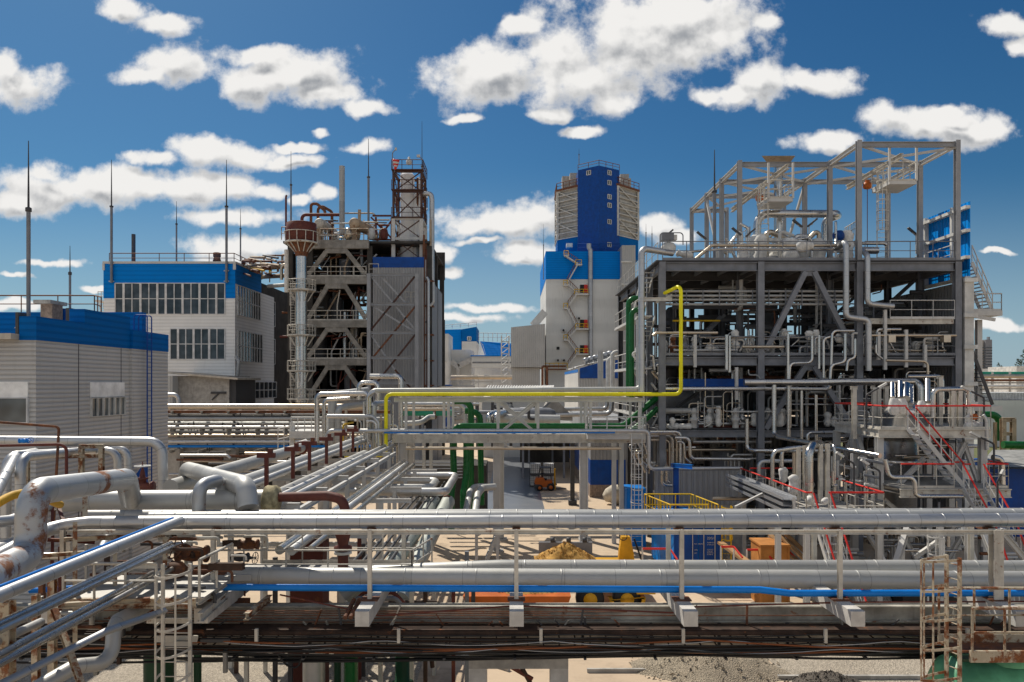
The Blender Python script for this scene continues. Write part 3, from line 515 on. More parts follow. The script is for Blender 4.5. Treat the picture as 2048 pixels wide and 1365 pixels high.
# ladder with safety hoops at the left
def caged_ladder(label, x, y, z0, z1, wd, m, hoops, front=-1, rung=.3, rad=.36, parts=True, seg=6, dirv=None):
    """stiles at (x +- wd/2, y); cage bulges towards front*Y (or along dirv)"""
    t = thing('caged_ladder', label, 'ladder', Vector((x, y, z0)))
    f = dirv or Vector((0, front, 0)); sd = Vector((0, 0, 1)).cross(f).normalized(); o = Vector((x, y, 0))
    if parts:
        for s in (-1, 1): MB().bar(o + sd * s * wd / 2 + Vector((0, 0, z0)), o + sd * s * wd / 2 + Vector((0, 0, z1)), .07, .045, f).build('stile', m, t)
        z = z0 + .15
        while z < z1 - .1: MB().tube([o - sd * wd / 2 + Vector((0, 0, z)), o + sd * wd / 2 + Vector((0, 0, z))], .012, seg, 0).build('rung', m, t); z += rung
    else:
        mb = MB()
        for s in (-1, 1): mb.bar(o + sd * s * wd / 2 + Vector((0, 0, z0)), o + sd * s * wd / 2 + Vector((0, 0, z1)), .06, .06, f)
        z = z0 + .15
        while z < z1 - .1: mb.tube([o - sd * wd / 2 + Vector((0, 0, z)), o + sd * wd / 2 + Vector((0, 0, z))], .014, 4, 0); z += rung
        mb.build('ladder', m, t)
    def hp(ang): return sd * math.cos(ang) * wd * .56 + f * math.sin(ang) * rad * 1.9
    cg = MB()
    for zz in hoops:
        mb = MB() if parts else cg; P = [o + hp(math.pi * k / 14) + Vector((0, 0, zz)) for k in range(15)]
        for a, b in zip(P[:-1], P[1:]): mb.bar(a, b, .012, .05)
        if parts: mb.build('hoop', m, t)
    for k in (.28, .5, .72):
        mb = MB() if parts else cg; mb.bar(o + hp(math.pi * k) + Vector((0, 0, min(hoops))), o + hp(math.pi * k) + Vector((0, 0, max(hoops))), .04, .01, f)
        if parts: mb.build('cage_strap', m, t)
    if not parts: cg.build('cage', m, t)
    return t
caged_ladder('off white caged ladder rising to the small platform at lower left', xx(353, 15.5), 15.5, 2.6, hz(1128, 15.5), .56, M['offwhite'], [hz(p, 15.5) for p in (1141, 1193, 1243, 1295, 1347)], rad=.34)
pf = thing('access_platform', 'off white steel platform with grating at the head of the lower left ladder', 'platform', (240,1210,16.5))
Zp = hz(1197, 15.7)
MB().box(xx(120,15.7), 15.75, Zp - .03, xx(405,15.7), 17.6, Zp).build('grating', M['grate'], pf)
MB().ibeam(Vector((xx(115,15.7), 15.7, Zp - .1)), Vector((xx(392,15.7), 15.7, Zp - .1)), .1, .2).build('edge_beam', M['offwhite_rust'], pf)
MB().ibeam(Vector((xx(392,15.7), 15.82, Zp - .1)), Vector((xx(392,15.7), 17.6, Zp - .1)), .08, .16).build('edge_beam', M['offwhite'], pf)
MB().rail([Vector((xx(125,15.7), 15.72, Zp)), Vector((xx(312,15.7), 15.72, Zp))], .72, .78, .03, 1, 0, 4).build('railing', M['offwhite'], pf)
MB().rail([Vector((xx(398,15.7), 15.72, Zp)), Vector((xx(398,15.7)+.1, 17.3, Zp))], .8, .8, .03, 1, 0, 4).build('railing', M['offwhite'], pf)
MB().ibeam((400,1236,15.6), (452,1190,17.6), .12, .2).build('bracket', M['offwhite'], pf); MB().ibeam((492,1234,16.4), (540,1196,18.4), .12, .15).build('bracket', M['offwhite_rust'], pf)
pipe('pale clad pipe snaking down in an S below the lower left platform', [(60,1385,13.2),(150,1333,14),(224,1326,14.6),(228,1245,14.9),(300,1208,17)], .14, M['greyclad'], bend=.36, seg=20)
pipe('flat grey cable duct sloping up behind the S shaped pipe', [(-30,1385,11),(215,1262,13.4),(330,1222,15)], .07, M['galv'], 'cable_duct', 'duct', seg=4)
# ground level things under the bridge
for px, r, z1, m, lb, Y in [(628,.3,3.5,M['alu'],'thick silver riser pipe standing under the left of the bridge',20.5),(702,.19,3.5,M['green'],'green riser pipe under the bridge beside the silver riser',20.8),(675,.1,3.5,M['green_dark'],'thin dark green riser pipe under the bridge',21),(318,.36,3.7,M['green_dark'],'broad dark green column under the lower left platform',19),(395,.1,3.6,M['green_dark'],'slim dark green post right of the lower left ladder',19.5)]:
    pipe(lb, [Vector((xx(px, Y), Y, 0)), Vector((xx(px, Y), Y, z1))], r, m, 'riser_pipe', 'pipe', seg=18)
gv = thing('green_valve', 'dark green flanged valve pipe hanging under the bridge girder', 'valve', (805,1365,20))
MB().lathe(Vector((xx(805,20), 20, .6)), [(.17,0),(.17,.5),(.3,.55),(.34,.8),(.34,1.05),(.28,1.2),(.2,1.3),(.3,1.32),(.3,1.44),(.19,1.46),(.19,3.0)], 18).build('body', M['green_dark'], gv)
MB().wheel((838,1312,19.9), .13, .014, Vector((.5, -1, 0)), 3).build('handwheel', M['steel_dark'], gv)
MB().tube([(815,1312,20), (838,1312,19.9)], .03, 6, 0).build('stem', M['steel_dark'], gv)
MB().lathe(Vector((xx(858,19.5), 19.2, 0)), [(.55,0),(.55,1.55),(.5,1.8),(.36,2.0),(.2,2.1),(0,2.14)], 26).build('tank_dome', M['green_tank'], None, 'rounded top of a green tank just showing at the bottom edge', 'tank')
# right foreground: green tank, rusty caged ladder and platform
caged_ladder('rust stained caged ladder standing before the green tank at lower right', xx(1906, 15.2), 15.2, 2.0, hz(1113, 15.2), .3, M['offwhite_rust'], [hz(p, 15.2) for p in (1117, 1175, 1233, 1290, 1350)], dirv=Vector((-1, -.35, 0)), rad=.42)
tk = thing('green_tank', 'faded green horizontal tank at the lower right corner', 'tank', (2010,1365,16.5))
tc0 = Vector((xx(1872,16.6), 16.6, hz(1392,16.6)))
MB().lathe(tc0, [(0,0),(.35,.03),(.65,.14),(.86,.34),(.92,.6),(.92,5),(0,5)], 36, Vector((1, 0, 0))).build('shell', M['green_tank'], tk)
MB().lathe(tc0 + Vector((1.5, -.05, .80)), [(.5,0),(.5,.2),(.3,.3),(0,.32)], 24).build('manhole', M['green_tank'], tk)
MB().box(tc0.x + .35, 16.2, tc0.z + .9, tc0.x + 1.6, 17.0, tc0.z + .96).build('saddle_plate', M['green_dark'], tk)
MB().tube([tc0 + Vector((1.75, -.3, .85)), tc0 + Vector((1.85, -.35, 1.25)), tc0 + Vector((2.5, -.4, 1.3))], .07, 12, .2).build('nozzle', M['green_tank'], tk)
rp = thing('tank_platform', 'rusty railed platform above the green tank at lower right', 'platform', (1985,1320,15.6))
zP = hz(1302,15.6); xa, xb = xx(1908,15.6), xx(2200,15.6)
MB().box(xa, 15.6, zP - .04, xb, 16.1, zP).build('grating', M['rust'], rp)
MB().box(xa + .3, 15.52, zP - .22, xb, 15.58, zP + .02).build('toe_plate', M['offwhite_rust'], rp); MB().box(xa, 16.12, zP - .02, xb, 16.18, zP + .16).build('toe_plate', M['offwhite_rust'], rp)
MB().rail([Vector((xa + .35, 15.55, zP - .1)), Vector((xb, 15.55, zP - .1))], 1.0, .72, .03, 1, 0, 4).build('railing', M['offwhite_rust'], rp)
MB().rail([Vector((xa, 16.15, zP)), Vector((xb, 16.15, zP))], 1.15, .75, .03, 1, 0, 4).build('railing', M['offwhite_rust'], rp)
# ================================================================== pipe rack running away from the camera (left of centre)
rk = thing('pipe_rack', 'pipe rack of grey posts running away from the camera left of centre', 'pipe rack', Vector((-7.5, 30, 0)))
for y in (23, 26.4, 29.8, 33.2, 36.6, 40):
    for x in (-9.9, -6.55, -5.2): MB().ibeam(Vector((x, y, 0)), Vector((x, y, 6.15 if x < -5.3 else 5.3)), .16, .16).build('post', M['steel_light'], rk)
    MB().ibeam(Vector((-10.9, y, 6.25)), Vector((-6.5, y, 6.25)), .14, .2).build('cross_beam', M['steel_light'], rk)
    MB().ibeam(Vector((-6.9, y, 5.35)), Vector((-4.0, y, 5.35)), .12, .16).build('cross_beam', M['steel_light'], rk)
    MB().ibeam(Vector((-10.4, y, 4.35)), Vector((-3.6, y, 4.35)), .12, .16).build('cross_beam', M['steel_light'], rk)
for x in (-9.9, -6.55): MB().ibeam(Vector((x, 20.5, 6.1)), Vector((x, 42, 6.1)), .12, .18).build('long_beam', M['steel_light'], rk)
for px, py in ((533,930),(586,917),(619,905),(653,896),(682,886),(706,878)):
    Y = 8.0 * F / (CX - px); p = Vector((-8.0, Y, hz(py - 14, Y)))
    MB().box(-8.06, Y - .05, p.z - 1.0, -7.94, Y + .05, p.z).box(-8.3, Y - .07, p.z, -7.72, Y + .07, p.z + .16).box(-7.95, Y-.05, p.z + .16, -7.8, Y + .05, p.z + .3).build('tee_support', M['brown'], rk)
def ypipe(label, x, z, r, m, y0, y1, seg=16, name='pipe', group=None, drop=None):
    pts = [Vector((x, y0, z)), Vector((x, y1, z))]
    if drop: pts.append(Vector((x, y1, z - drop)))
    return pipe(label, pts, r, m, name, 'pipe', group, bend=r * 3, seg=seg)
ypipe('dull grey pipe at the left side of the receding rack ending in a flange', -10.7, 6.75, .25, M['dull'], 23.5, 38, 22)
MB().lathe(Vector((-10.7, 38, 6.75)), [(.2,0),(.34,.02),(.34,.14),(.2,.16),(.2,.5),(0,.5)], 18, Vector((0, 1, 0))).build('flange_end', M['brown'], None, 'red brown blind flange closing the dull grey pipe of the receding rack', 'flange')
ypipe('widest bright pipe of the receding rack', -9.0, 6.72, .2, M['greyclad'], 21, 47.5, 22); ypipe('slim pipe immediately right of the widest bright pipe on the receding rack', -8.62, 6.66, .12, M['alu'], 21.5, 47.2)
ypipe('slim pipe immediately left of the widest bright pipe on the receding rack', -9.4, 6.66, .13, M['alu'], 22, 46)
ypipe('pale grey pipe below the brown tee supports of the receding rack', -8.05, 6.15, .23, M['dull'], 21, 41, 20)
ypipe('thin silver pipe on the right shoulder of the receding rack, upper one', -7.35, 6.42, .105, M['alu'], 22, 46); ypipe('thin silver pipe on the right shoulder of the receding rack, lower one', -7.02, 6.36, .115, M['alu'], 21, 46)
ypipe('shiny pipe low on the right flank of the receding rack, inner one', -6.2, 5.56, .12, M['chrome'], 20, 43); ypipe('shiny pipe low on the right flank of the receding rack, outer one', -5.88, 5.54, .12, M['alu'], 20, 42)
ypipe('slender bright pipe at the outer right edge of the receding rack', -5.5, 5.5, .08, M['chrome'], 20.5, 42)
ypipe('thin yellow pipe threaded under the receding rack', -6.85, 5.2, .055, M['yellow_safety'], 22, 41)
for k in range(5): ypipe('thin dark conduit lying on the low beams right of the receding rack', -4.9 + .28 * k, 4.5, .05, M['steel_dark'], 21, 42, 8, 'conduit', 'thin conduits on the receding rack')
# the nearer part of the same bundle, passing under the foreground bridge
ypipe('bright silver pipe with a blue line beside it running under the bridge at left', -7.6, 6.86, .105, M['alu'], 8.5, 17.2, 20); ypipe('thin blue pipe lying on the bright silver pipe at left', -7.68, 6.96, .028, M['blue'], 8.5, 17.0)
ypipe('chrome pipe of the middle diagonal pair at left, upper one', -7.55, 6.46, .062, M['chrome'], 8.5, 16.6, 20); ypipe('chrome pipe of the middle diagonal pair at left, lower one', -7.42, 6.43, .058, M['chrome'], 8.5, 16.4, 20)
ypipe('chrome pipe of the lowest diagonal pair at left, upper one', -7.95, 5.80, .066, M['chrome'], 8.5, 17.5, 20); ypipe('chrome pipe of the lowest diagonal pair at left, lower one', -7.80, 5.74, .062, M['chrome'], 8.5, 17.3, 20)
pipe('stubby cream pipe with a rusty end cap at the lower left edge', [(-40,1300,11.4),(65,1252,13),(82,1244,13.3)], .07, M['dull'])
pipe('short silver pipe crossing behind the diagonal bundle at left', [(85,1113,17.5),(180,1113,17.6)], .09, M['alu'])
pipe('silver pipe rising steeply behind the top bridge pipe at left', [(200,1105,19),(222,1060,21)], .1, M['alu'])
pipe('bright stub pipe behind the big handwheel at left', [(330,1100,18.4),(372,1092,18.6)], .14, M['chrome'], seg=18)
pipe('horizontal grey pipe ending at the big rusty handwheel', [(318,1072,19.2),(390,1070,19.4)], .13, M['greyclad'], seg=18)
MB().lump([(330,1140,17.4),(372,1142,17.4)], .2, amp=.2).build('pipe_wrap', M['rust'], None, 'rust coloured wrapped flange under the handwheel near the ladder top', 'insulation')
# flat loops of silver pipe right of the rack
pipe('inner flat U loop of silver pipe right of the receding rack', [Vector((-8, 39, 4.96)), Vector((-3.95, 39, 4.96)), Vector((-3.95, 36.4, 4.96)), Vector((-7.6, 36.4, 4.96))], .19, M['greyclad'], bend=.4, seg=18)
pipe('outer flat U loop of silver pipe right of the receding rack', [Vector((-8.6, 41.2, 4.96)), Vector((-3.1, 41.2, 4.96)), Vector((-3.1, 35, 4.96)), Vector((-8.2, 35, 4.96))], .19, M['alu'], bend=.4, seg=18)
for lb, a in (('left one of two fat pale pipes slanting down towards the bridge', [(868,1004,37),(775,1145,27.5),(738,1215,25),(640,1240,24)]), ('right one of two fat pale pipes slanting down towards the bridge', [(896,1004,37),(832,1130,28.5),(800,1205,25.5)])):
    pipe(lb, a, .34, M['palegreen'], bend=.7, seg=22)
for px in (866, 894): MB().lathe((px,1003,36.8), [(.1,0),(.1,.18),(.17,.2),(.17,.28),(.08,.3),(0,.42)], 10).build('vent_plug', M['rust'], None, 'rusty vent plug on top of the ' + ('left' if px < 880 else 'right') + ' fat pale pipe', 'valve')
for lb, a in (('grey clad pipe bent over beside the portal leg, left one', [(975,974,43),(950,974,43),(940,985,41.5),(926,1060,37)]), ('grey clad pipe bent over beside the portal leg, right one', [(990,974,42.4),(965,976,42),(955,990,40.5),(946,1060,36.5)])):
    pipe(lb, a, .19, M['greyclad'], bend=.5, seg=16)
# ================================================================== truss bridge with the yellow pipe
tb = thing('truss_bridge', 'pale grey truss bridge on tall columns carrying the green and yellow pipes', 'pipe bridge', Vector((0, 46, 0)), 'pipe bridges')
YA, YB = 44.5, 48.0
zb0, zb1 = hz(886, YA), hz(868, YA); ztop = hz(797, YA); xl, xr = xx(788, YA), xx(1290, YA)
for y in (YA, YB):
    MB().box(xl, y - .2, zb0, xr, y + .2, zb1).build('girder', M['offwhite'], tb)
    MB().ibeam(Vector((xl, y, ztop - .1)), Vector((xr, y, ztop - .1)), .22, .26).build('top_chord', M['steel_light'], tb)
    for px in (812, 888, 897, 996, 1076, 1173, 1181, 1279): MB().ibeam(Vector((xx(px, YA), y, zb1)), Vector((xx(px, YA), y, ztop - .23)), .16, .16).build('post', M['steel_light'], tb)
    for a, b in ((1000, 1072), (1072, 1000)): MB().ibeam(Vector((xx(a, YA), y + (.06 if a < b else -.08), zb1 + .05)), Vector((xx(b, YA), y + (.06 if a < b else -.08), ztop - .3)), .13, .15).build('diagonal', M['steel_light'], tb)
for px in (812, 888, 996, 1076, 1173, 1279):
    x = xx(px, YA); MB().ibeam(Vector((x, YA + .22, zb0 + .3)), Vector((x, YB - .22, zb0 + .3)), .2, .3).build('cross_beam', M['steel_light'], tb)
    MB().ibeam(Vector((x, YA + .14, ztop - .12)), Vector((x, YB - .14, ztop - .12)), .14, .18).build('cross_beam', M['steel_light'], tb)
for px, y, wd in ((806, YA, .5), (993, YA + .1, .4), (1167, YA, .46), (806, YB, .46), (1000, YB, .4), (1181, YB, .4)):
    x = xx(px, YA); MB().ibeam(Vector((x, y, 0)), Vector((x, y, zb0)), wd, wd, Vector((1, 0, 0))).build('column', M['steel_light'], tb)
    MB().box(x - .4, y - .4, 0, x + .4, y + .4, .12).build('footing', M['concrete'], tb)
zp = zb1 + .02
MB().box(xx(1172,YA), YA - .95, zp - .28, xx(1286,YA), YA - .21, zp).build('side_platform', M['steel_light'], tb)
MB().rail([Vector((xx(1172,YA), YA - .3, zp)), Vector((xx(1172,YA), YA - .93, zp)), Vector((xx(1286,YA), YA - .93, zp)), Vector((xx(1286,YA), YA - .3, zp))], 1.02, 1.05, .035, 1, .1, 4).build('railing', M['white'], tb)
caged_ladder('pale caged ladder below the right end of the truss bridge', xx(1268,YA), YA - 1.0, 0.1, zp + 1.05, .62, M['white'], [zp - .9 - .75 * k for k in range(6)], parts=False, rad=.34)
fpipe('bright yellow gas pipe stepping along the truss bridge and up the steel frame', [(690,911,42.5),(772,911,43.5),(772,789,43.5),(1362,789,43.3),(1362,571,43.3),(1322,590,45.2)], .108, M['yellow'], bend=.35, seg=18, lap=2.4, jit=.004)
pipe('thin white pipe running just above the yellow pipe', [(735,800,44.6),(745,782,44.6),(1275,779,44.6),(1284,770,44.6)], .15, M['greyclad'], bend=.4, seg=16)
pipe('blue tinted silver pipe along the foot of the truss bridge', [(655,892,43.3),(655,862,43.3),(1298,862,43.3),(1298,938,43.3),(1484,937,43.3)], .115, M['alu'], bend=.3, seg=16)
MB().tube([(768,866,43.15),(1230,866,43.2)], .04, 8, 0).build('pipe', M['blue'], None, 'thin blue pipe hugging the silver pipe at the foot of the truss bridge', 'pipe')
pipe('thin pinkish silver pipe running under the truss bridge girder', [(812,897,43.8),(1242,897,43.8)], .09, M['tan'])
fpipe('long green pipe lying inside the truss bridge and climbing at its right end', [(908,900,45.6),(908,853,45.6),(1246,853,45.8),(1314,795,47.2)], .19, M['green'], bend=.5, seg=20, lap=2.6, jit=.006)
pipe('short parallel green pipe beside the climbing one', [(1262,862,45.0),(1284,846,45.2),(1314,818,46.0)], .17, M['green'], bend=.4, seg=18)
for lb, pts in (('green pipe dropping through the truss bridge and kinking to the ground, left one', [(905,868,45.8),(908,950,45.8),(903,985,45),(903,1060,44.6)]), ('green pipe dropping through the truss bridge and kinking to the ground, right one', [(933,860,45.6),(933,950,45.6),(927,985,44.6),(926,1070,44)]),
    ('dark green pipe arching down behind the left truss bay', [(905,803,49),(942,803,49),(942,1020,49)]), ('shorter dark green pipe arching behind the left truss bay', [(930,822,50),(960,826,50),(963,1010,50)])):
    pipe(lb, pts, .2, M['green'], bend=.6, seg=18)
for lb, pts in (('tall green riser pipe left of the steel frame, outer bend', [(1285,597,49),(1257,597,49),(1257,800,49)]), ('tall green riser pipe left of the steel frame, inner bend', [(1290,620,47.5),(1263,620,47.5),(1263,795,47.5)])):
    pipe(lb, pts, .17, M['green'], bend=.7, seg=18)
pipe('thick bright pipe rising past the left corner of the steel frame', [(1345,507,45.2),(1283,497,44.4),(1283,785,44.2)], .19, M['alu'], bend=.35, seg=20)
pipe('slimmer bright pipe clipped beside the thick riser at the frame corner', [(1275,640,44.8),(1275,785,44.8)], .1, M['alu'])
# ------------------------------------------------------------------ pipe junction left of the truss bridge
J = [('chrome loop pipe standing left of the yellow pipe, front one', [(634,885,44),(634,789,44),(738,787,44),(738,880,44)], .145), ('chrome pipe just inside the left leg of the front loop', [(648,885,44.5),(648,800,44.5),(700,797,44.5)], .11),
 ('dull loop pipe behind the chrome junction, peaking above the yellow pipe', [(718,800,47),(718,766,47),(756,766,47),(756,820,47)], .15), ('bright hook pipe tallest at the junction left of the yellow pipe', [(740,753,48),(802,753,48),(802,890,48)], .16),
 ('short silver pipe at mid height of the junction bending down', [(655,833,43.6),(745,833,43.6),(757,845,43.6),(757,905,43.6)], .12), ('thick blue grey riser in the junction', [(665,900,46),(665,792,46),(735,783,48)], .27), ('medium grey riser with dark elbow in the junction', [(677,885,45.5),(677,816,45.5),(740,806,48)], .19),
 ('silver riser bent over near the yellow pipe', [(747,905,44.2),(747,808,44.2),(778,806,47)], .17), ('slender riser behind the yellow pipe', [(779,880,45),(779,830,45)], .1), ('chrome riser peaking at the junction sun glint', [(735,905,43.7),(735,792,43.7),(750,784,43.7)], .1)]
for lb, pts, r in J: pipe(lb, pts, r, M['chrome'] if 'chrome' in lb or 'bright' in lb else M['alu'] if 'silver' in lb or 'slender' in lb else M['greyclad'], bend=.32, seg=14)
q = random.Random(5)
for k, px in enumerate((692, 700, 715, 722, 728, 752, 762, 768, 786, 795)):
    y0, y1 = q.uniform(838, 875), q.uniform(915, 950); Y = q.uniform(43.5, 46)
    pipe('thin vertical tube in the cluster of risers left of the yellow pipe', [(px - q.uniform(8, 22), y0, Y), (px, y0, Y), (px, y1, Y)] if k % 2 else [(px, y0 - 40, Y), (px, y1, Y)], q.uniform(.05, .09), M[q.choice(['chrome','alu','tan'])], 'riser_pipe', 'pipe', 'thin risers at the pipe junction', seg=10)
jp = thing('access_platform', 'small white railed platform left of the pipe junction', 'platform', (615,890,46))
MB().box(xx(582,46), 45.6, hz(876,46), xx(650,46), 48, hz(862,46)).build('deck', M['white'], jp)
MB().rail([(582,866,45.7),(650,866,45.7),(660,856,48)], .95, .45, .03, 0, .1, 4).build('railing', M['white'], jp); MB().rail([(556,900,46),(580,895,46)], 1.3, .4, .03, 1, 0, 4).build('railing', M['white'], jp)
MB().ibeam((585,930,46), (585,845,46), .26, .26).build('post', M['white'], jp)
pipe('short yellow pipe elbow in the junction', [(686,890,44.4),(686,850,44.4),(706,845,45.5)], .06, M['yellow_safety'], bend=.2)
MB().lump([(598,892,40),(610,885,40),(616,895,40)], .2, amp=.15).build('pipe_wrap', M['wrap'], None, 'white wrapped bend beyond the brown flange', 'insulation')
# ------------------------------------------------------------------ pipe rack crossing behind at left
mr = thing('pipe_rack', 'concrete pipe rack crossing from the grey building to the junction', 'pipe rack', Vector((-24, 60, 0)))
for px in (352, 463, 560, 650): MB().box(xx(px-12,60), 59.6, 0, xx(px+12,60), 60.3, hz(898,60)).build('column', M['concrete'], mr)
for z, y in ((hz(898,60), 59.7), (hz(857,60), 59.9), (hz(822,60), 60.1)):
    for px in (352, 410, 463, 520, 575, 640): MB().ibeam(Vector((xx(px,60), y - 1.0, z - .12)), Vector((xx(px,60), y + 2, z - .12)), .2, .24).build('cross_beam', M['offwhite'], mr)
for px in (352, 463, 575, 640): MB().ibeam(Vector((xx(px,60), 60.5, hz(898,60))), Vector((xx(px,60), 60.5, hz(822,60))), .16, .16).build('post', M['steel_dark'], mr)
MB().box(xx(150,60), 61.2, hz(905,60), xx(668,60), 61.6, hz(888,60)).build('beam', M['concrete'], mr)
rows = [(814,.24,'tan',59.3,'topmost and thickest pipe'),(824,.13,'rust',59.6,'brownish second pipe'),(838,.14,'dull',59.0,'third pipe from the top'),(847,.12,'greyclad',59.8,'fourth pipe from the top'),(855,.13,'alu',59.2,'fifth pipe, slightly blue,'),(863,.13,'dull',59.7,'sixth pipe from the top'),(871,.10,'tan',59.1,'seventh pipe, tan tinted,'),(878,.10,'greyclad',59.5,'eighth pipe from the top'),(884,.14,'alu',58.8,'bright ninth pipe'),(893,.11,'blue',59.0,'lowest pipe, dark blue,')]
for py, r, m, Y, lb in rows: pipe(lb + ' of the rack behind the grey building corner', [(120,py,Y),(690 + (py % 7) * 18, py, Y)], r, M[m], seg=12)
q = random.Random(19)
for k in range(16):
    py = 829 + k * 4.0; x0 = q.uniform(100, 330); x1 = q.uniform(600, 700); pipe('thin pipe in the back rows of the left pipe rack', [(x0, py, 60.6 + (k % 3) * .5), (x1, py, 60.6 + (k % 3) * .5)], q.uniform(.06, .12), M[('dull','steel_dark','rust','greyclad','steel','tan')[k % 6]], 'pipe', 'pipe', 'back row pipes of the left rack', seg=8)
for k in range(34):
    px = q.uniform(335, 640); py = q.uniform(822, 895); MB().bar((px, py, 59.6), (px, py + q.uniform(6, 16), 59.8), .1, .1).build('pipe_hanger', M['steel_dark'], mr)
q = random.Random(9)
for k in range(14):
    x0 = q.uniform(335, 500); x1 = x0 + q.uniform(60, 200); py = q.uniform(905, 960); Y = q.uniform(52, 60)
    pipe('thin pipe lying in the dark below the left pipe rack', [(x0, py, Y), (x1, py, Y), (x1 + q.uniform(-8, 8), py + q.uniform(-14, 20), Y)], q.uniform(.05, .12), M[q.choice(['rust','steel_dark','dull','alu','tan'])], 'pipe', 'pipe', 'thin pipes below the left rack', seg=8)
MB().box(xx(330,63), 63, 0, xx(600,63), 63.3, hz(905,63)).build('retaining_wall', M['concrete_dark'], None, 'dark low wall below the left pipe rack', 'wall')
# ------------------------------------------------------------------ pipes and gear behind the truss
for lb, pts, r, m in (('silver pipe crossing behind the left truss bay near its top', [(800,809,52),(930,809,52),(932,870,52)], .16, 'alu'), ('second silver pipe below the top one behind the left truss bay', [(805,819,53),(900,819,53)], .12, 'tan'), ('teal pipe lying behind the left truss bay', [(806,826,54),(866,826,54)], .22, 'teal'), ('teal pipe continuing right of the valve', [(872,826,54),(905,826,54)], .22, 'teal'),
    ('grey pipe bent downward behind the left truss bay', [(800,848,50),(842,846,50),(858,834,51),(870,834,51)], .17, 'greyclad'), ('long silver pipe leaving the warehouse corner to the left', [(1214,800,62),(1214,818,62),(1040,819,62)], .16, 'alu'), ('lower silver pipe leaving the warehouse corner to the left', [(1224,800,60),(1222,828,60),(1030,832,60)], .18, 'alu'),
    ('pair of shiny pipe ends behind the crossed braces, left one', [(978,845,52),(978,832,52),(990,826,54)], .22, 'chrome'), ('pair of shiny pipe ends behind the crossed braces, right one', [(993,845,52),(993,832,52),(1008,826,54)], .22, 'chrome'), ('broad grey duct behind the crossed braces', [(1000,838,54),(1120,840,54)], .35, 'greyclad'),
    ('tall white pipe hooked over the warehouse roof, left one', [(1216,815,70),(1216,716,70),(1238,716,70)], .2, 'white'), ('tall white pipe hooked over the warehouse roof, right one', [(1225,815,66),(1225,706,66),(1240,704,66)], .2, 'white'), ('slim vent stack with a clamp before the warehouse', [(1201,870,75),(1201,702,75)], .28, 'greyclad'),
    ('low hooped pipe beyond the yellow pipe at left', [(873,795,90),(873,775,90),(950,775,90)], .18, 'tan')):
    pipe(lb, pts, r, M[m], bend=.5, seg=14)
q = random.Random(12)
clut = thing('pump_skid', 'jumble of small pipes and steelwork behind the truss bridge', 'equipment', (990,900,57))
for k in range(46):
    px, py = q.uniform(800, 1075), q.uniform(800, 866); Y = q.uniform(53, 60); L = q.uniform(8, 60); c = q.choice(['steel_dark','steel','dull','rust','alu','steel_light'])
    pts = [(px, py, Y), (px + L, py, Y)] if k % 2 else [(px, py, Y), (px, py + L * .7, Y), (px + q.uniform(-20, 20), py + L * .7, Y)]
    MB().tube(pts, q.uniform(.05, .12), 8, .2).build('pipe', M[c], clut)
for px in (985, 1022, 1068, 955): MB().ibeam((px, 900, 58), (px, 797, 58), .22, .22).build('post', M['steel_dark'], clut)
MB().ibeam((950,858,58), (1120,858,58), .2, .3).build('beam', M['steel_dark'], clut); MB().ibeam((1010,800,57), (1066,856,57), .16, .16).build('brace', M['steel'], clut); MB().ibeam((1106,800,57), (1040,856,57), .14, .14).build('brace', M['steel'], clut)
MB().lathe((1048,832,56), [(0,-2.4),(.4,-2.3),(.6,-1.9),(.6,1.9),(.4,2.3),(0,2.4)], 16, Vector((1, 0, 0))).build('drum', M['steel'], clut)
MB().poly([(1080,840,60),(1098,797,60),(1110,797,60),(1145,832,60),(1145,842,60)], (0, 3, 0)).build('cover_sheet', M['tarp'], None, 'pale grey sheet heaped behind the truss bridge', 'tarpaulin')
# area under the truss bridge, left: dark sheds and conduits
for k in range(6): pipe('dark conduit bending along the wall under the truss bridge', [(815,930 + 6*k,54),(822,926 + 6*k,54),(925,926 + 6*k,54)], .05, M['steel'], 'conduit', 'conduit', 'dark conduits under the truss bridge', seg=8)
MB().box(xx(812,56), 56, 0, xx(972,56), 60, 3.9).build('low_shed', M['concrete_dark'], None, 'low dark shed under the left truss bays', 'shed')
for px, Y, wd in ((848,47,.2),(862,47,.2),(1228,47,.26),(1243,47,.26)): MB().ibeam(Vector((xx(px,Y), Y, 0)), Vector((xx(px,Y), Y, 6.6)), wd, wd).build('support_post', M['steel_light'], None, 'slim steel post under the truss bridge, %s' % {848:'left one of the left pair',862:'right one of the left pair',1228:'left one of the right pair',1243:'right one of the right pair'}[px], 'post')
mp = thing('canopy_post', 'dark grey bolted post of the canopy beside the forklift', 'post', (1145,1010,61))
MB().box(xx(1141,62)-.02, 61.8, 0, xx(1149,62), 62.15, 6.2).build('shaft', M['steel_dark'], mp); MB().box(xx(1137,62), 61.6, 0, xx(1153,62), 62.4, .4).build('base', M['steel_dark'], mp)
cn = thing('canopy', 'low dark canopy roof over the yard behind the forklift', 'canopy', (1100,960,75))
MB().box(xx(1040,80), 79, 5.2, xx(1200,80), 96, 5.5).build('roof', M['slate'], cn)
for px, Y in ((1046,79.4),(1128,79.4),(1058,94),(1105,95)): MB().ibeam(Vector((xx(px,Y), Y, 0)), Vector((xx(px,Y), Y, 5.2)), .22, .22).build('post', M['steel'], cn)
MB().box(xx(1040,96), 95.5, 0, xx(1180,96), 96, 5).build('back_wall', M['concrete_dark'], cn)
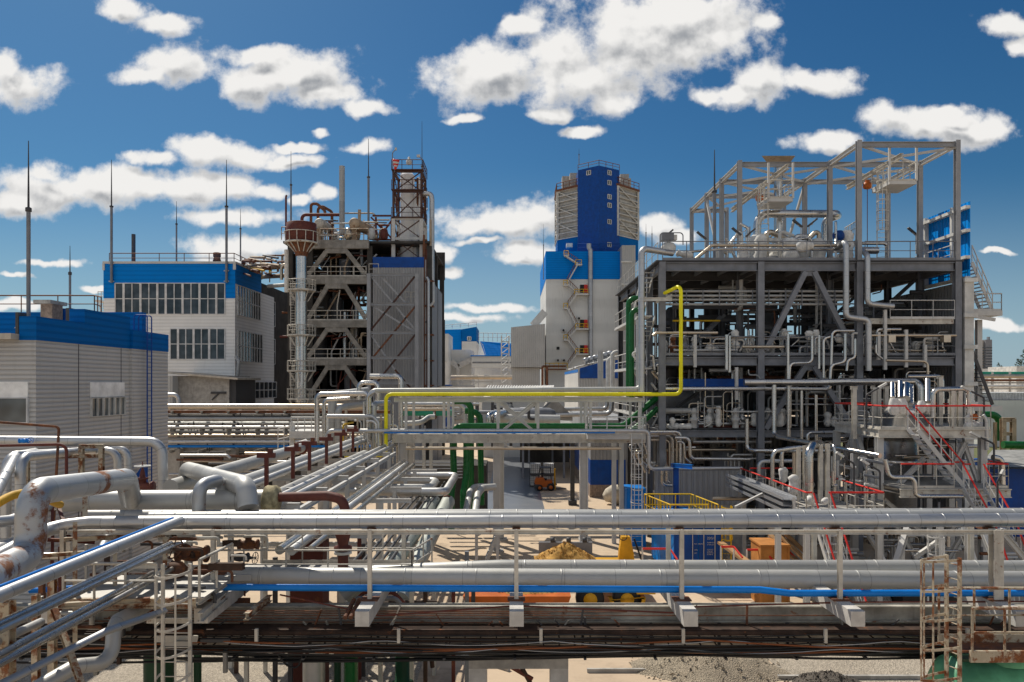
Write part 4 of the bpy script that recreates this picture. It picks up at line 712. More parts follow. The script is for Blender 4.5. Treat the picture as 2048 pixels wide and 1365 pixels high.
# blue based hall at right of the forklift yard
hl = thing('yard_hall', 'grey hall with a deep blue base and reddish plinth beside the forklift yard', 'building', (1215,980,66))
x0, x1 = xx(1180,66), xx(1275,66)
MB().box(x0, 66, 0, x1, 90, 1.1).build('plinth', M['brick'], hl); MB().box(x0 + .03, 66.03, 1.1, x1, 90, 3.3).build('blue_band', M['navy'], hl); MB().box(x0 + .05, 66.05, 3.3, x1, 90, 6.8).build('wall', M['rib_grey'], hl)
# forklift
fk = thing('forklift', 'orange forklift with dark overhead guard parked facing away to the right', 'forklift', Vector((xx(1092,70.5), 70.5, 0)))
fx, fy = xx(1092,70.5), 70.5
b = MB(); b.poly([Vector((fx-1.0, fy-.55, .35)), Vector((fx+.55, fy-.55, .35)), Vector((fx+.55, fy-.55, .95)), Vector((fx-.1, fy-.55, .95)), Vector((fx-.25, fy-.55, 1.25)), Vector((fx-.95, fy-.55, 1.2)), Vector((fx-1.1, fy-.55, .8))], (0, 1.1, 0)); b.build('body', M['orange'], fk)
MB().poly([Vector((fx-1.12, fy-.57, .2)), Vector((fx-.6, fy-.57, .2)), Vector((fx-.6, fy-.57, .62)), Vector((fx-1.16, fy-.57, .62))], (0, 1.14, 0)).build('counterweight', M['steel_dark'], fk)
for dx, s in ((-.62, .3), (.42, .36)):
    for dy in (-.62, .62):
        wl = MB().lathe(Vector((fx + dx, fy + dy - .12, s)), [(.12,0),(s-.04,0),(s,.05),(s,.2),(s-.04,.24),(.12,.24)], 20, Vector((0, 1, 0))).build('wheel', M['black'], fk)
        MB().lathe(Vector((fx + dx, fy + dy - .13, s)), [(0,0),(s*.5,0),(s*.5,.26),(0,.26)], 12, Vector((0, 1, 0))).build('rim', M['orange'], wl)
g_ = MB()
for dx, dx2 in ((-.75,-.55),(.5,.4)):
    for dy in (-.5,.5): g_.bar(Vector((fx+dx, fy+dy, 1.0)), Vector((fx+dx2, fy+dy, 2.15)), .07)
g_.box(fx-.62, fy-.53, 2.12, fx+.48, fy+.53, 2.17); g_.build('overhead_guard', M['steel_dark'], fk)
MB().box(fx-.35, fy-.25, .95, fx+.05, fy+.25, 1.1).box(fx-.42, fy-.25, 1.0, fx-.3, fy+.25, 1.6).build('seat', M['black'], fk)
ms = MB()
for dy in (-.35,.35): ms.bar(Vector((fx+.85, fy+dy, .1)), Vector((fx+.8, fy+dy, 2.0)), .1, .14)
for z in (.3,1.1,1.95): ms.box(fx+.78, fy-.35, z, fx+.9, fy+.35, z+.08)
ms.build('mast', M['plant_yellow'], fk)
for dy in (-.25,.25): MB().box(fx+.9, fy+dy-.06, .1, fx+1.9, fy+dy+.06, .15).build('fork', M['steel_dark'], fk)
MB().box(fx+.9, fy-.45, .5, fx+1.0, fy+.45, .62).build('carriage', M['steel_dark'], fk)
# stacked liquid containers (white tanks in steel cages)
def ibc(x, y, z, label):
    t = thing('caged_tank', label, 'tank', Vector((x, y, z)), 'white caged tanks behind the forklift')
    MB().box(x-.48, y-.48, z+.16, x+.48, y+.48, z+1.08).build('bottle', M['plastic'], t); MB().box(x-.58, y-.58, z, x+.58, y+.58, z+.13).build('pallet', M['steel_dark'], t)
    mb = MB()
    for k in range(7):
        u = -.55 + k * 1.1 / 6
        for s in (-1, 1): mb.bar(Vector((x+u, y+s*.55, z+.13)), Vector((x+u, y+s*.55, z+1.14)), .032); mb.bar(Vector((x+s*.55, y+u, z+.13)), Vector((x+s*.55, y+u, z+1.14)), .02)
    for k in range(5):
        zz = z + .2 + k * .23
        for s in (-1, 1): mb.bar(Vector((x-.55, y+s*.56, zz)), Vector((x+.55, y+s*.56, zz)), .02); mb.bar(Vector((x+s*.56, y-.55, zz)), Vector((x+s*.56, y+.55, zz)), .02)
    mb.build('cage', M['steel_dark'], t)
for i, (px, z, lb) in enumerate(((1071,0,'bottom left'),(1097,0,'bottom right'),(1071,1.17,'top left'),(1097,1.17,'top right'))): ibc(xx(px,73), 73, z, 'white caged tank, %s of the stack of four behind the forklift' % lb)
bb = random.Random(4); bg_ = MB().lump([Vector((7.7,62.5,.5)), Vector((8.4,62.3,.85)), Vector((9.1,62.6,.5))], .85, amp=.35, seg=12, rnd=bb)
bg_.build('bulk_bag', M['fabric'], None, 'crumpled pale bulk bag lying on the yard right of the forklift', 'bag')
MB().box(11.0, 62, 0, 12.6, 63, 1.3).build('concrete_block', M['concrete'], None, 'pale concrete block beside the crumpled bulk bag', 'block')
MB().ring(Vector((11.2, 61.5, .06)), .45, .06, n=20).build('hose_coil', M['black'], None, 'black hose coiled on the ground by the bulk bag', 'hose')
# blue cabinet, post crane, container, fence
MB().box(xx(1253,46), 46, 0, xx(1292,46), 48, hz(978,46)).build('cabinet', M['blue'], None, 'bright blue cabinet behind the caged ladder of the truss bridge', 'cabinet')
ct = thing('shipping_container', 'blue shipping container with white lettering and a yellow roof railing', 'container', Vector((9.2, 40, 0)))
cx0, cx1, cz0, cz1 = 8.0, 10.4, .15, 2.95
MB().box(cx0, 37.06, cz0, cx1, 43, cz1).build('body', M['blue_ribv'], ct)
for s in (0, 1): MB().box(cx0 + .06 + s * 1.16, 37.0, cz0 + .12, cx0 + 1.18 + s * 1.16, 37.05, cz1 - .12).build('door', M['navy'], ct)
MB().box(cx0, 36.98, cz0, cx1, 37.055, cz0 + .12).box(cx0, 36.98, cz1 - .12, cx1, 37.055, cz1).box(cx0 - .01, 36.98, cz0, cx0 + .06, 37.06, cz1).box(cx1 - .06, 36.98, cz0, cx1 + .01, 37.06, cz1).build('door_frame', M['navy'], ct)
for dx in (.35, .9, 1.45, 2.0): MB().tube([Vector((cx0 + dx, 36.95, cz0 + .1)), Vector((cx0 + dx, 36.95, cz1 - .08))], .022, 6, 0).box(cx0 + dx - .2, 36.93, 1.25, cx0 + dx + .02, 36.96, 1.29).build('lock_rod', M['steel_light'], ct)
def text(body, size, loc, m, parent, rot=(R(90), 0, 0), name='lettering'):
    cu = bpy.data.curves.new(name, 'FONT'); cu.body = body; cu.size = size; cu.extrude = .004; o = bpy.data.objects.new(name, cu); C.objects.link(o)
    dg = bpy.context.evaluated_depsgraph_get(); me = bpy.data.meshes.new_from_object(o.evaluated_get(dg)); bpy.data.objects.remove(o); me.materials.clear(); me.materials.append(m)
    o = bpy.data.objects.new(name, me); C.objects.link(o); o.parent = parent; o.location = Vector(loc) - WL[parent.name]; o.rotation_euler = rot; return o
for s, z, x, body in ((.16, 2.36, 11.55, '22G1'), (.085, 2.2, 11.0, ''), (.085, 2.12, 11.0, '')): pass
for body, s, x, z in (('22G1', .17, 9.62, 2.33), ('MAX. GROSS', .075, 8.98, 2.08), ('30.480 KGS', .075, 9.62, 2.14), ('67.200 LBS', .075, 9.62, 2.04), ('TARE', .075, 8.98, 1.78), ('2.230 KGS', .07, 9.62, 1.80), ('4.920 LBS', .07, 9.62, 1.72), ('NET', .075, 8.98, 1.62), ('28.250 KG', .07, 9.62, 1.64), ('62.280 LB', .07, 9.62, 1.56)):
    text(body, s, (x, 36.985, z), M['white'], ct)
MB().rail([Vector((7.1, 40.2, 2.98)), Vector((9.6, 40.2, 2.98))], 1.1, .8, .035, 1, .1, 4).rail([Vector((7.1, 40.2, 2.98)), Vector((7.75, 36.7, 2.98))], 1.1, .4, .03, 1, .1, 4).rail([Vector((7.75, 36.7, 2.98)), Vector((9.6, 36.7, 2.98))], 1.1, .85, .035, 1, .1, 4).rail([Vector((9.6, 40.2, 2.98)), Vector((10.1, 36.7, 2.98))], 1.1, .4, .03, 1, .1, 4).build('roof_railing', M['yellow_safety'], ct)
caged_ladder('yellow caged ladder at the right edge of the blue container', 10.55, 36.9, .3, 4.0, .45, M['yellow_safety'], [2.4, 2.9, 3.4, 3.95], parts=False, rad=.3)
pc = thing('post_crane', 'blue post crane with a short jib above the yellow railing', 'crane', (1352,1010,42))
MB().ibeam(Vector((xx(1352,42), 42, 0)), Vector((xx(1352,42), 42, hz(932,42))), .26, .26).build('post', M['navy'], pc)
MB().ibeam((1345,931,42), (1384,934,39.5), .16, .24).build('jib', M['blue'], pc); MB().box(xx(1344,42), 41.7, hz(935,42), xx(1360,42), 42.3, hz(929,42)).build('head', M['navy'], pc)
MB().box(xx(1310,44.2), 44.2, hz(1010,44.2), xx(1484,44.2), 44.35, hz(936,44.2)).build('fence', M['rib_grey'], None, 'grey corrugated fence behind the yellow railing and blue crane', 'fence')
MB().box(xx(1310,44.3), 44.22, 0, xx(1484,44.3), 44.33, hz(1010,44.2)).build('low_wall', M['concrete'], None, 'low wall carrying the grey corrugated fence', 'wall')
# wheel loader with a sand filled bucket, orange skip, stairs
ld = thing('wheel_loader', 'yellow wheel loader half hidden by the bridge with its bucket of ochre sand raised', 'loader', Vector((4.2, 34, 0)))
bx = MB(); bx.poly([Vector((1.15, 33.4, 1.95)), Vector((3.5, 33.6, 1.9)), Vector((3.75, 35, 2.55)), Vector((1.5, 35, 2.75)), Vector((1.1, 34, 2.0))], (0, .0, .001))
MB().box(1.2, 33.5, 1.85, 3.7, 35.1, 1.93).box(1.25, 35.0, 1.93, 3.75, 35.15, 2.6).build('bucket', M['steel'], ld)
for x in (1.9, 2.65, 3.4): MB().lathe(Vector((x, 35.1, 2.68)), [(0,-.1),(.14,-.1),(.14,.1),(0,.1)], 12, Vector((1, 0, 0))).build('hinge', M['steel_dark'], ld)
sm_ = heap('sand_load', 2.42, 34.2, 1.4, 1.0, .85, M['sand'], 'ochre sand heaped in the raised loader bucket', 22, 3, 'sand', 1.95)
MB().poly([Vector((4.9, 34.5, 1.6)), Vector((5.65, 34.5, 1.6)), Vector((5.6, 34.5, 2.2)), Vector((5.45, 34.5, 2.95)), Vector((5.05, 34.5, 2.95)), Vector((4.95, 34.5, 2.3))], (0, .4, 0)).build('boom', M['plant_yellow'], ld)
MB().ring(Vector((5.1, 34.4, 3.0)), .18, .02, Vector((0, 1, 0))).tube([Vector((5.6, 34.4, 2.9)), Vector((5.95, 34.4, 1.9))], .04, 8, 0).build('hydraulic_hose', M['black'], ld)
MB().box(3.6, 33, .9, 5.9, 36.5, 1.55).lathe(Vector((5.0, 32.4, .75)), [(.62,0),(.78,0),(.78,.7),(.62,.7)], 20, Vector((0, 1, 0)), True, 0, math.pi).box(5.4, 32.4, .9, 6.2, 33.1, 1.5).build('body', M['plant_yellow'], ld)
for x in (3.4, 5.0): wl = MB().lathe(Vector((x, 32.55, .62)), [(.2,0),(.56,0),(.62,.08),(.62,.42),(.56,.5),(.2,.5)], 22, Vector((0, 1, 0))).build('wheel', M['black'], ld); MB().lathe(Vector((x, 32.5, .62)), [(0,0),(.3,0),(.3,.3),(0,.3)], 14, Vector((0, 1, 0))).build('rim', M['plant_yellow'], wl)
MB().poly([Vector((-2.0, 30.5, 1.35)), Vector((2.4, 30.5, 1.35)), Vector((2.0, 30.5, .2)), Vector((-1.5, 30.5, .2))], (0, 2.2, 0)).build('skip_container', M['orange'], None, 'orange skip showing in a strip below the blue pipe', 'skip')
heap('sand_load', .6, 31.6, 1.6, .9, .4, M['sand'], 'ochre sand lying in the orange skip', 16, 8, 'sand', 1.3)
rig('work_trestle', 'small orange trestle left of the orange skip', 'trestle', Vector((-5.2, 30, 0)), [(Vector((-5.6,30,0)),Vector((-5.6,30,1.4)),.08,'leg'),(Vector((-4.9,30,0)),Vector((-4.9,30,1.4)),.08,'leg'),(Vector((-5.7,30,1.4)),Vector((-4.8,30,1.4)),.1,'beam'),(Vector((-5.6,30,.7)),Vector((-4.9,30,.7)),.06,'rung')], M['orange'])
st = thing('steel_stairs', 'small grey steel stairs beside the gravel strip behind the bridge', 'stairs', (985,1120,41))
MB().stair((1000,1060,42), (972,1125,42), (0, 1.2, 0), 8).build('flight', M['steel_light'], st)
for px in (953, 995): MB().ibeam((px,1120,41.5), (px,1062,41.5), .16, .16).build('post', M['steel_light'], st)
MB().ibeam((953,1072,41.5), (975,1062,41.5), .1, .1).build('brace', M['steel_light'], st)
# ================================================================== buildings
def window(parent, a, b, z0, z1, out, ncol, nrow, fm='frame', gm='glass', bw=.07, wide=(), name='window'):
    """a,b: ground-plane ends (x,y); out: outward normal; glass sits just inside a proud frame"""
    a, b = Vector((*a, 0)), Vector((*b, 0)); o = Vector((*out, 0)).normalized(); f = MB(); up = Vector((0, 0, 1))
    for k in range(ncol + 1):
        p = a.lerp(b, k / ncol) + o * .05; ww = bw * (2.4 if k in wide else 1.0); f.bar(p + up * z0, p + up * z1, ww, .12, o)
    for k in range(nrow + 1):
        z = z0 + (z1 - z0) * k / nrow; f.bar(a + o * .045 + up * z, b + o * .045 + up * z, .10, bw * .9)
    w_ = f.build(name, M[fm], parent)
    g_ = MB(); p, q = a + o * .02, b + o * .02; nrm = [p + up * z0, q + up * z0, q + up * z1, p + up * z1]
    g_.add(nrm + [v - o * .015 for v in nrm], [(0,1,2,3),(7,6,5,4),(0,4,5,1),(1,5,6,2),(2,6,7,3),(3,7,4,0)]).build('pane', M[gm], w_); return w_
def mast(label, px, pytop, pybot, Y, r=.09, grp=None, brackets=()):
    t = thing('lightning_mast', label, 'mast', (px, pybot, Y), grp); a = V((px, pybot, Y)); b = V((px, pytop, Y)); m1 = a.lerp(b, .62)
    MB().tube([a, m1], r, 8, 0).build('pole', M['steel'], t); MB().tube([m1, b], r * .55, 6, 0, r2=r * .2).build('rod', M['steel_dark'], t)
    MB().lathe(m1, [(r*.9,-.1),(r*1.5,-.08),(r*1.5,.08),(r*.6,.12)], 8).build('joint', M['steel_dark'], t)
    for py in brackets: MB().bar((px - 5, py, Y + .2), (px + 5, py, Y + .2), .18, .12).build('bracket', M['steel_light'], t)
    return t
# ---- near grey building at left
nb = thing('workshop_building', 'near grey sided building with a stepped blue parapet at the left edge', 'building', Vector((-24, 38, 0)))
XS = -20.3; yS = lambda px: 20.3 * F / (CX - px)
yA, yB, yC, yD = yS(72), yS(168), yS(259), yS(331)
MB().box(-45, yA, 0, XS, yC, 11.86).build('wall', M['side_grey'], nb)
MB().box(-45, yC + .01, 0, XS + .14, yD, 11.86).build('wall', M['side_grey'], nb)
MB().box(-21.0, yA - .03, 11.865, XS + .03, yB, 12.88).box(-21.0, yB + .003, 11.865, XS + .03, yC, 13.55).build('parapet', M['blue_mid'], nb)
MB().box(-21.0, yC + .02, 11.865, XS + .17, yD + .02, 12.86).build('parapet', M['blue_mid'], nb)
MB().box(-45, yA - .55, 11.87, -21.01, yA + 3.5, 12.12).build('canopy_roof', M['canopy'], nb)
MB().box(-45, yA + 12, 11.87, -21.7, yA + 12.5, 14.2).build('upper_wall', M['blue_mid'], nb)
MB().box(-21.15, yA - .05, 11.87, XS - .72, yA + .5, 13.05).build('coping', M['steel_dark'], nb); MB().box(-21.2, yB + .05, 12.9, XS - .7, yB + .5, 13.6).build('coping', M['steel_dark'], nb)
MB().rail([Vector((-44, yA + 12.2, 14.2)), Vector((-24.6, yA + 12.2, 14.2)), Vector((-21.8, yC, 13.6))], 1.0, 2.2, .035, 1, 0, 4).build('roof_railing', M['rust'], nb)
window(nb, (-30, yA - .01), (xx(57, yA), yA - .01), hz(846, yA), hz(796, yA), (0, -1), 5, 1, 'frame', 'glass2', .06)
MB().box(-30, yA - .06, hz(795, yA), xx(57, yA), yA + .02, hz(764, yA)).build('blind_panel', M['blind'], nb)
ya, yb = yS(180), yS(247); zt, zm, zl = hz(765, ya), hz(797, ya), hz(834, ya)
window(nb, (XS + .01, ya), (XS + .01, yb), zl, zm, (1, 0), 6, 1, 'white', 'glass2', .03, (2, 4))
MB().box(XS - .02, ya, zm + .04, XS + .06, yb, zt).build('blind_panel', M['blind'], nb)
for px in (157, 242): MB().box(XS - .01, yS(px) - .025, 3, XS + .012, yS(px) + .025, 11.85).build('joint_strip', M['steel_dark'], nb)
ch = thing('brick_chimney', 'square brick chimney with a flat cap on the near building roof', 'chimney', (101,637,43))
MB().box(xx(92,43), 42.5, 11.9, xx(115,43), 43.5, hz(610,43)).build('shaft', M['brick'], ch); MB().box(xx(84,43), 42.2, hz(610,43), xx(118,43), 43.8, hz(603,43)).build('cap', M['concrete'], ch)
rv = thing('roof_vent', 'small round roof vent with a conical cap beside the tall mast', 'vent', (51,668,33))
MB().lathe((51,668,33), [(.3,0),(.3,.28),(0,.28)], 12).build('body', M['steel_dark'], rv); MB().lathe((51,657,33), [(.42,0),(.1,.2),(0,.22)], 12).build('cap', M['canopy'], rv)
MB().box(xx(120,44), 43.6, 11.9, xx(137,44), 44.4, hz(622,44)).lathe((128,622,44), [(.2,0),(.2,.12),(0,.12)], 10).build('fan_unit', M['navy'], None, 'small blue fan unit on the near building roof by the chimney', 'fan')
lt = thing('wall_ladder', 'dark blue steel ladder hooked over the parapet of the near grey building', 'ladder', Vector((XS + .4, yS(285), 3)))
for px in (279, 288):
    y = yS(px); MB().tube([Vector((XS + .42, y, 2)), Vector((XS + .42, y, 13.75)), Vector((XS - .3, y, 13.75)), Vector((XS - .3, y, 12.9))], .035, 8, .15).build('stile', M['navy'], lt)
for k in range(36): MB().tube([Vector((XS + .42, yS(279), 2.2 + k * .31)), Vector((XS + .42, yS(288), 2.2 + k * .31))], .016, 5, 0).build('rung', M['navy'], lt)
MB().poly([(258,968,39),(282,935,39.6),(284,968,39.6)], (.0, .6, 0)).build('blue_wall_base', M['navy'], nb); MB().poly([(306,968,43),(328,935,43.5),(328,968,43.5)], (0, .5, 0)).build('blue_wall_base', M['navy'], nb)
mast('tallest lightning mast at left beside the roof vent', 57, 282, 645, 33, .085)
mast('thin lightning mast behind the near building parapet', 140, 492, 638, 46, .07)
# ---- white building with two rows of windows
wb = thing('office_block', 'white sided building with blue top band and long dark windows', 'building', Vector((-43, 104, 0)))
YW = 94.0; XW = xx(470, YW); XL = xx(208, YW); zr = hz(528, YW); ySW = lambda px: -XW * F / (CX - px)
z1, z2 = hz(567, YW), hz(597, YW); Ye = 124
MB().box(XL, YW, 0, XW, ySW(548), z1 - .02).build('wall', M['side_white'], wb)
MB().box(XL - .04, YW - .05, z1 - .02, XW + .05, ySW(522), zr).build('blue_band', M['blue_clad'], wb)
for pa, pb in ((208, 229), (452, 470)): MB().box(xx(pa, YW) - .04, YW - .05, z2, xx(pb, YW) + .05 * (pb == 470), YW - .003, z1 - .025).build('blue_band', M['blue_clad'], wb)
MB().box(XL - .12, YW - .14, zr, XW + .14, YW + .35, zr + .28).box(XW - .3, YW + .36, zr, XW + .14, ySW(522), zr + .28).box(XL - .14, YW - .15, hz(541, YW), XL + .15, YW - .052, zr - .003).box(XW - .2, YW - .15, hz(540, YW), XW + .15, YW - .052, zr - .003).build('coping', M['steel_light'], wb)
MB().box(XL, ySW(522) + .05, 0, XW - .2, Ye, zr - 1).build('rear_wall', M['concrete_dark'], wb)
window(wb, (xx(231, YW), YW), (xx(450, YW), YW), hz(629, YW), hz(567, YW), (0, -1), 13, 2, 'frame', 'glass', .11, (1, 3, 5, 6, 8, 10, 12))
window(wb, (xx(341, YW), YW), (xx(450, YW), YW), hz(719, YW), hz(658, YW), (0, -1), 7, 2, 'frame', 'glass', .11, (1, 3, 5))
for a, b, za, zb in ((474, 520, 629, 569), (474, 524, 722, 660)): window(wb, (XW, ySW(a)), (XW, ySW(b)), hz(za, YW), hz(zb, YW), (1, 0), 9, 2, 'frame', 'glass', .12)
for a, b, za, zb in ((526, 552, 634, 577), (528, 552, 722, 664), (490, 552, 800, 764)): window(wb, (XW - .18 if a > 500 else XW, ySW(a)), (XW - .18 if a > 500 else XW, ySW(b)), hz(za, YW), hz(zb, YW), (1, 0), 7, 2, 'frame', 'glass', .12)
MB().rail([Vector((XL + .4, YW + .5, zr + .2)), Vector((XW - .3, YW + .5, zr + .2)), Vector((XW - .3, ySW(530), zr + .2))], 1.2, 3.0, .05, 1, 0, 4).build('roof_railing', M['rust'], wb)
MB().lathe((434,523,100), [(.55,0),(.4,.5),(.5,.6),(.5,1.1),(.4,1.15),(0,1.2)], 12).build('roof_vent', M['rust'], None, 'rusty round roof vent near the right end of the white building', 'vent')
MB().tube([(267,523,100),(267,469,100)], .25, 10, 0).build('flue_pipe', M['steel_dark'], None, 'black flue pipe standing on the roof of the white building', 'chimney')
mast('lightning mast clamped to the left corner of the white building', 223, 320, 566, YW - .3, .16, None, (528, 563)); mast('lightning mast clamped to the right corner of the white building', 453, 320, 566, YW - .3, .16, None, (542, 563))
mast('thin lightning mast in the middle of the white building roof', 353, 403, 523, 108, .12); mast('slim lightning mast at the right end of the white building roof', 481, 418, 523, 120, .12)
pipe('pale drain pipe bent over at the right corner of the white building', [(470,805,93),(478,722,92.5),(472,715,93.5)], .2, M['dull'], bend=.5)
fs = thing('outside_stairs', 'pale steel stair landing sticking out left of the white building', 'stairs', (203,625,97))
MB().box(xx(196,97), 96, hz(605,97), xx(209,97), 98, hz(602,97)).build('landing', M['steel_light'], fs); MB().rail([(196,602,96.1),(209,602,96.1)], 1.2, .5, .05, 1, 0, 4).build('railing', M['steel_light'], fs); MB().stair((198,605,96.2), (205,640,96.2), (0, 1, 0), 8).build('flight', M['steel_light'], fs)
an = thing('annex_shed', 'low grey shed with a sagging tan roof at the foot of the white building', 'shed', (400,810,86))
MB().box(xx(338,87), 87, 0, xx(458,87), 93.9, hz(752,87)).build('wall', M['concrete'], an); MB().box(xx(458,87) + .01, 87.3, 0, xx(470,87), 93.9, hz(755,87)).build('side_panel', M['steel_dark'], an)
MB().poly([(326,743,86),(326,747,86),(475,760,86),(475,756,86)], (0, 8, 0)).build('roof', M['canopy'], an); MB().bar((422,786,86.9), (452,786,86.9), .2, .25).bar((424,800,86.9), (438,787,86.9), .15).build('bracket', M['steel_dark'], an)
MB().box(xx(325,85), 85, 0, xx(345,85), 86.5, hz(752,85)).build('corrugated_screen', M['rib_light'], None, 'small pale corrugated screen beside the tan roofed shed', 'screen')
pipe('silver pipe hooking out behind the near building corner', [(320,790,70),(357,790,70),(358,830,70)], .2, M['alu'], bend=.5)
# ---- dark open process structure left of centre
ps = thing('process_tower_frame', 'dark concrete and steel process structure left of centre', 'structure', Vector((-18, 92, 0)))
YP = 88.0; X0, X1, X2, X3 = xx(577, YP), xx(617, YP), xx(737, YP), xx(862, YP)
flo = [(480, 497), (553, 568), (641, 655), (718, 731), (800, 812)]
for i, (a, b) in enumerate(flo):
    za, zb = hz(a, YP), hz(b, YP); fx0 = xx(576, YP) if i else xx(563, YP); fx1 = X2 - .2
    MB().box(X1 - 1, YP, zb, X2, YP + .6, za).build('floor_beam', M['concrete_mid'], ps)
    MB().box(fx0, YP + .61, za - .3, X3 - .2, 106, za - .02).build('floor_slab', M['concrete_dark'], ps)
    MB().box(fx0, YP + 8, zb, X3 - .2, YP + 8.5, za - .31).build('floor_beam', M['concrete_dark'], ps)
    if i: MB().rail([Vector((X1 - .8, YP + .1, za)), Vector((X2 - .3, YP + .1, za))], 1.15, 1.5, .05, 1, .15, 4).build('railing', M['offwhite'], ps)
    if i < 4:
        ax = xx(672, YP); zt_ = zb; zl_ = hz(flo[i + 1][0] - 4, YP)
        for s, ex in ((-1, xx(616, YP)), (1, xx(730, YP))): MB().bar(Vector((ax + s * .9, YP + .3, zt_)), Vector((ex, YP + .3, zl_)), .42, .5).build('brace', M['concrete_mid'], ps)
        MB().box(ax - 1.3, YP + .05, zt_ - .55, ax + 1.3, YP + .55, zt_ - .003).build('gusset', M['concrete_mid'], ps)
for x in (X0, X1, X2, X3 - .3):
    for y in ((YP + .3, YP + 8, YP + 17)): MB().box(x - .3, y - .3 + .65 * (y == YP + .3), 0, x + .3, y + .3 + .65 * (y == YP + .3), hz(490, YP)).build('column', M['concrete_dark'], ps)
MB().box(X0, 106.05, 0, xx(712, 106), 106.5, hz(560, 106)).build('rear_wall', M['concrete_dark'], ps)  # rear walls added to block light and keep the inside dark
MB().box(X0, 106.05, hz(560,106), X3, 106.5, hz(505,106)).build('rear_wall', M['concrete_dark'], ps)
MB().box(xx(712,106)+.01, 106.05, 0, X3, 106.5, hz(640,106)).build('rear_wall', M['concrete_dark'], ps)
MB().box(X0 - .15, YP + 1.2, 0, X0 - .05, 106, hz(500, YP)).build('side_wall', M['concrete_dark'], ps); MB().box(-38, 123, 0, X0 - .5, 123.4, 25).build('rear_wall', M['concrete_dark'], ps)  # near-black walls added where flank and alley show only shade
MB().rail([(563,480,YP), (608,480,YP)], 1.5, 1.2, .05, 1, 0, 4).rail([(640,480,YP),(737,480,YP)], 1.3, 1.3, .05, 1, 0, 4).build('railing', M['offwhite_rust'], ps)
# clad part with blue top
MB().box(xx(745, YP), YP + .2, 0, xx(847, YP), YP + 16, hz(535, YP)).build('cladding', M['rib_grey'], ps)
MB().box(xx(745, YP), YP + .17, hz(535, YP) + .003, xx(847, YP) + .03, YP + 16, hz(514, YP)).build('blue_band', M['navy'], ps)
MB().box(xx(847, YP) + .2, YP + 1, 0, X3, YP + 14, hz(560, YP)).build('side_strip', M['steel'], ps)
# interior equipment
q = random.Random(21)
for px, py0, py1, r, m in ((690,625,720,.35,'chrome'),(713,600,720,.28,'alu'),(672,600,640,.9,'steel_dark'),(700,720,790,.7,'steel'),(650,575,640,.6,'concrete_dark'),(640,655,718,.8,'steel_dark'),(705,655,718,.25,'white'),(723,500,550,.2,'alu'),(690,520,553,.7,'steel')):
    MB().tube([(px,py1,YP+4),(px,py0,YP+4)], r, 14, 0).build('vessel', M[m], ps)
for k in range(60):
    lv = q.randrange(4); pa = flo[lv][1] + 6; pb = flo[lv + 1][0] - 4; px = q.uniform(618, 735); py = q.uniform(pa, pb); Y = q.uniform(YP + 2, YP + 12); L = q.uniform(10, 70)
    pts = [(px, py, Y), (px + L * q.choice((-1, 1)), py, Y)] if k % 3 else [(px, pa, Y), (px, py, Y), (px + 15, py, Y)]
    MB().tube(pts, q.uniform(.06, .18), 8, .3).build('process_pipe', M[q.choice(['steel_dark','rust','steel','dull','alu','brown'])], ps)
for k in range(46):
    lv = q.randrange(4); pa = flo[lv][1] + 4; pb = flo[lv + 1][0] - 2; px = q.uniform(612, 736); Y = YP + q.uniform(.7, 2.2); L = q.uniform(8, 40); m = M[q.choice(['rust','brown','offwhite','dull','steel','tanrust'])]
    pts = [(px, pb, Y), (px, q.uniform(pa, pb), Y), (px + L * .6, pa + 8, Y)] if k % 2 else [(px, q.uniform(pa, pb), Y), (px + L, pa + 12, Y)]
    MB().tube(pts, q.uniform(.04, .12), 7, .2).build('front_pipe', m, ps)
for k, px in enumerate((848, 851, 854, 858, 861)): MB().tube([(px, 810, YP + .6 + .1 * k), (px, (470, 520, 500, 560, 440)[k], YP + .6 + .1 * k)], (.12, .1, .16, .1, .14)[k], 8, 0).build('downpipe', M[('rust','dull','brown','rust','tanrust')[k]], ps)
for py in (560, 610, 668, 720, 770): MB().box(xx(846, YP), YP + .3, hz(py + 3, YP), xx(866, YP), YP + 1.5, hz(py, YP)).build('pipe_shelf', M['rust'], ps)
# outside bracing in front of the cladding
eb = thing('bracing_frame', 'rust streaked grey bracing frame standing in front of the grey cladding', 'frame', Vector((-13.5, 86, 0)))
YE = 86.0
for px in (738, 834): MB().ibeam(Vector((xx(px,YE), YE, 0)), Vector((xx(px,YE), YE, hz(548,YE))), .42, .42).build('post', M['steel_mid'], eb)
lev = [550, 609, 666, 716, 766]
for py in lev: MB().ibeam((740,py,YE), (832,py,YE), .28, .32).build('beam', M['steel_mid'], eb)
for (a, pa, b, pb) in ((742,553,832,662),(742,660,830,553),(742,720,832,612),(744,612,830,664),(742,670,790,740),(742,780,832,668),(790,740,832,790),(762,553,812,607)): MB().bar((a,pa,YE+.2), (b,pb,YE+.2), .16, .2).build('diagonal', M[q.choice(['darkbrown','rust','steel_mid'])], eb)
MB().rail([(810,605,YE+.6),(834,605,YE+.6)], 1.2, .8, .04, 1, 0, 4).rail([(738,549,YE+.6),(757,549,YE+.6)], 1.2, .8, .04, 1, 0, 4).build('railing', M['offwhite'], eb)
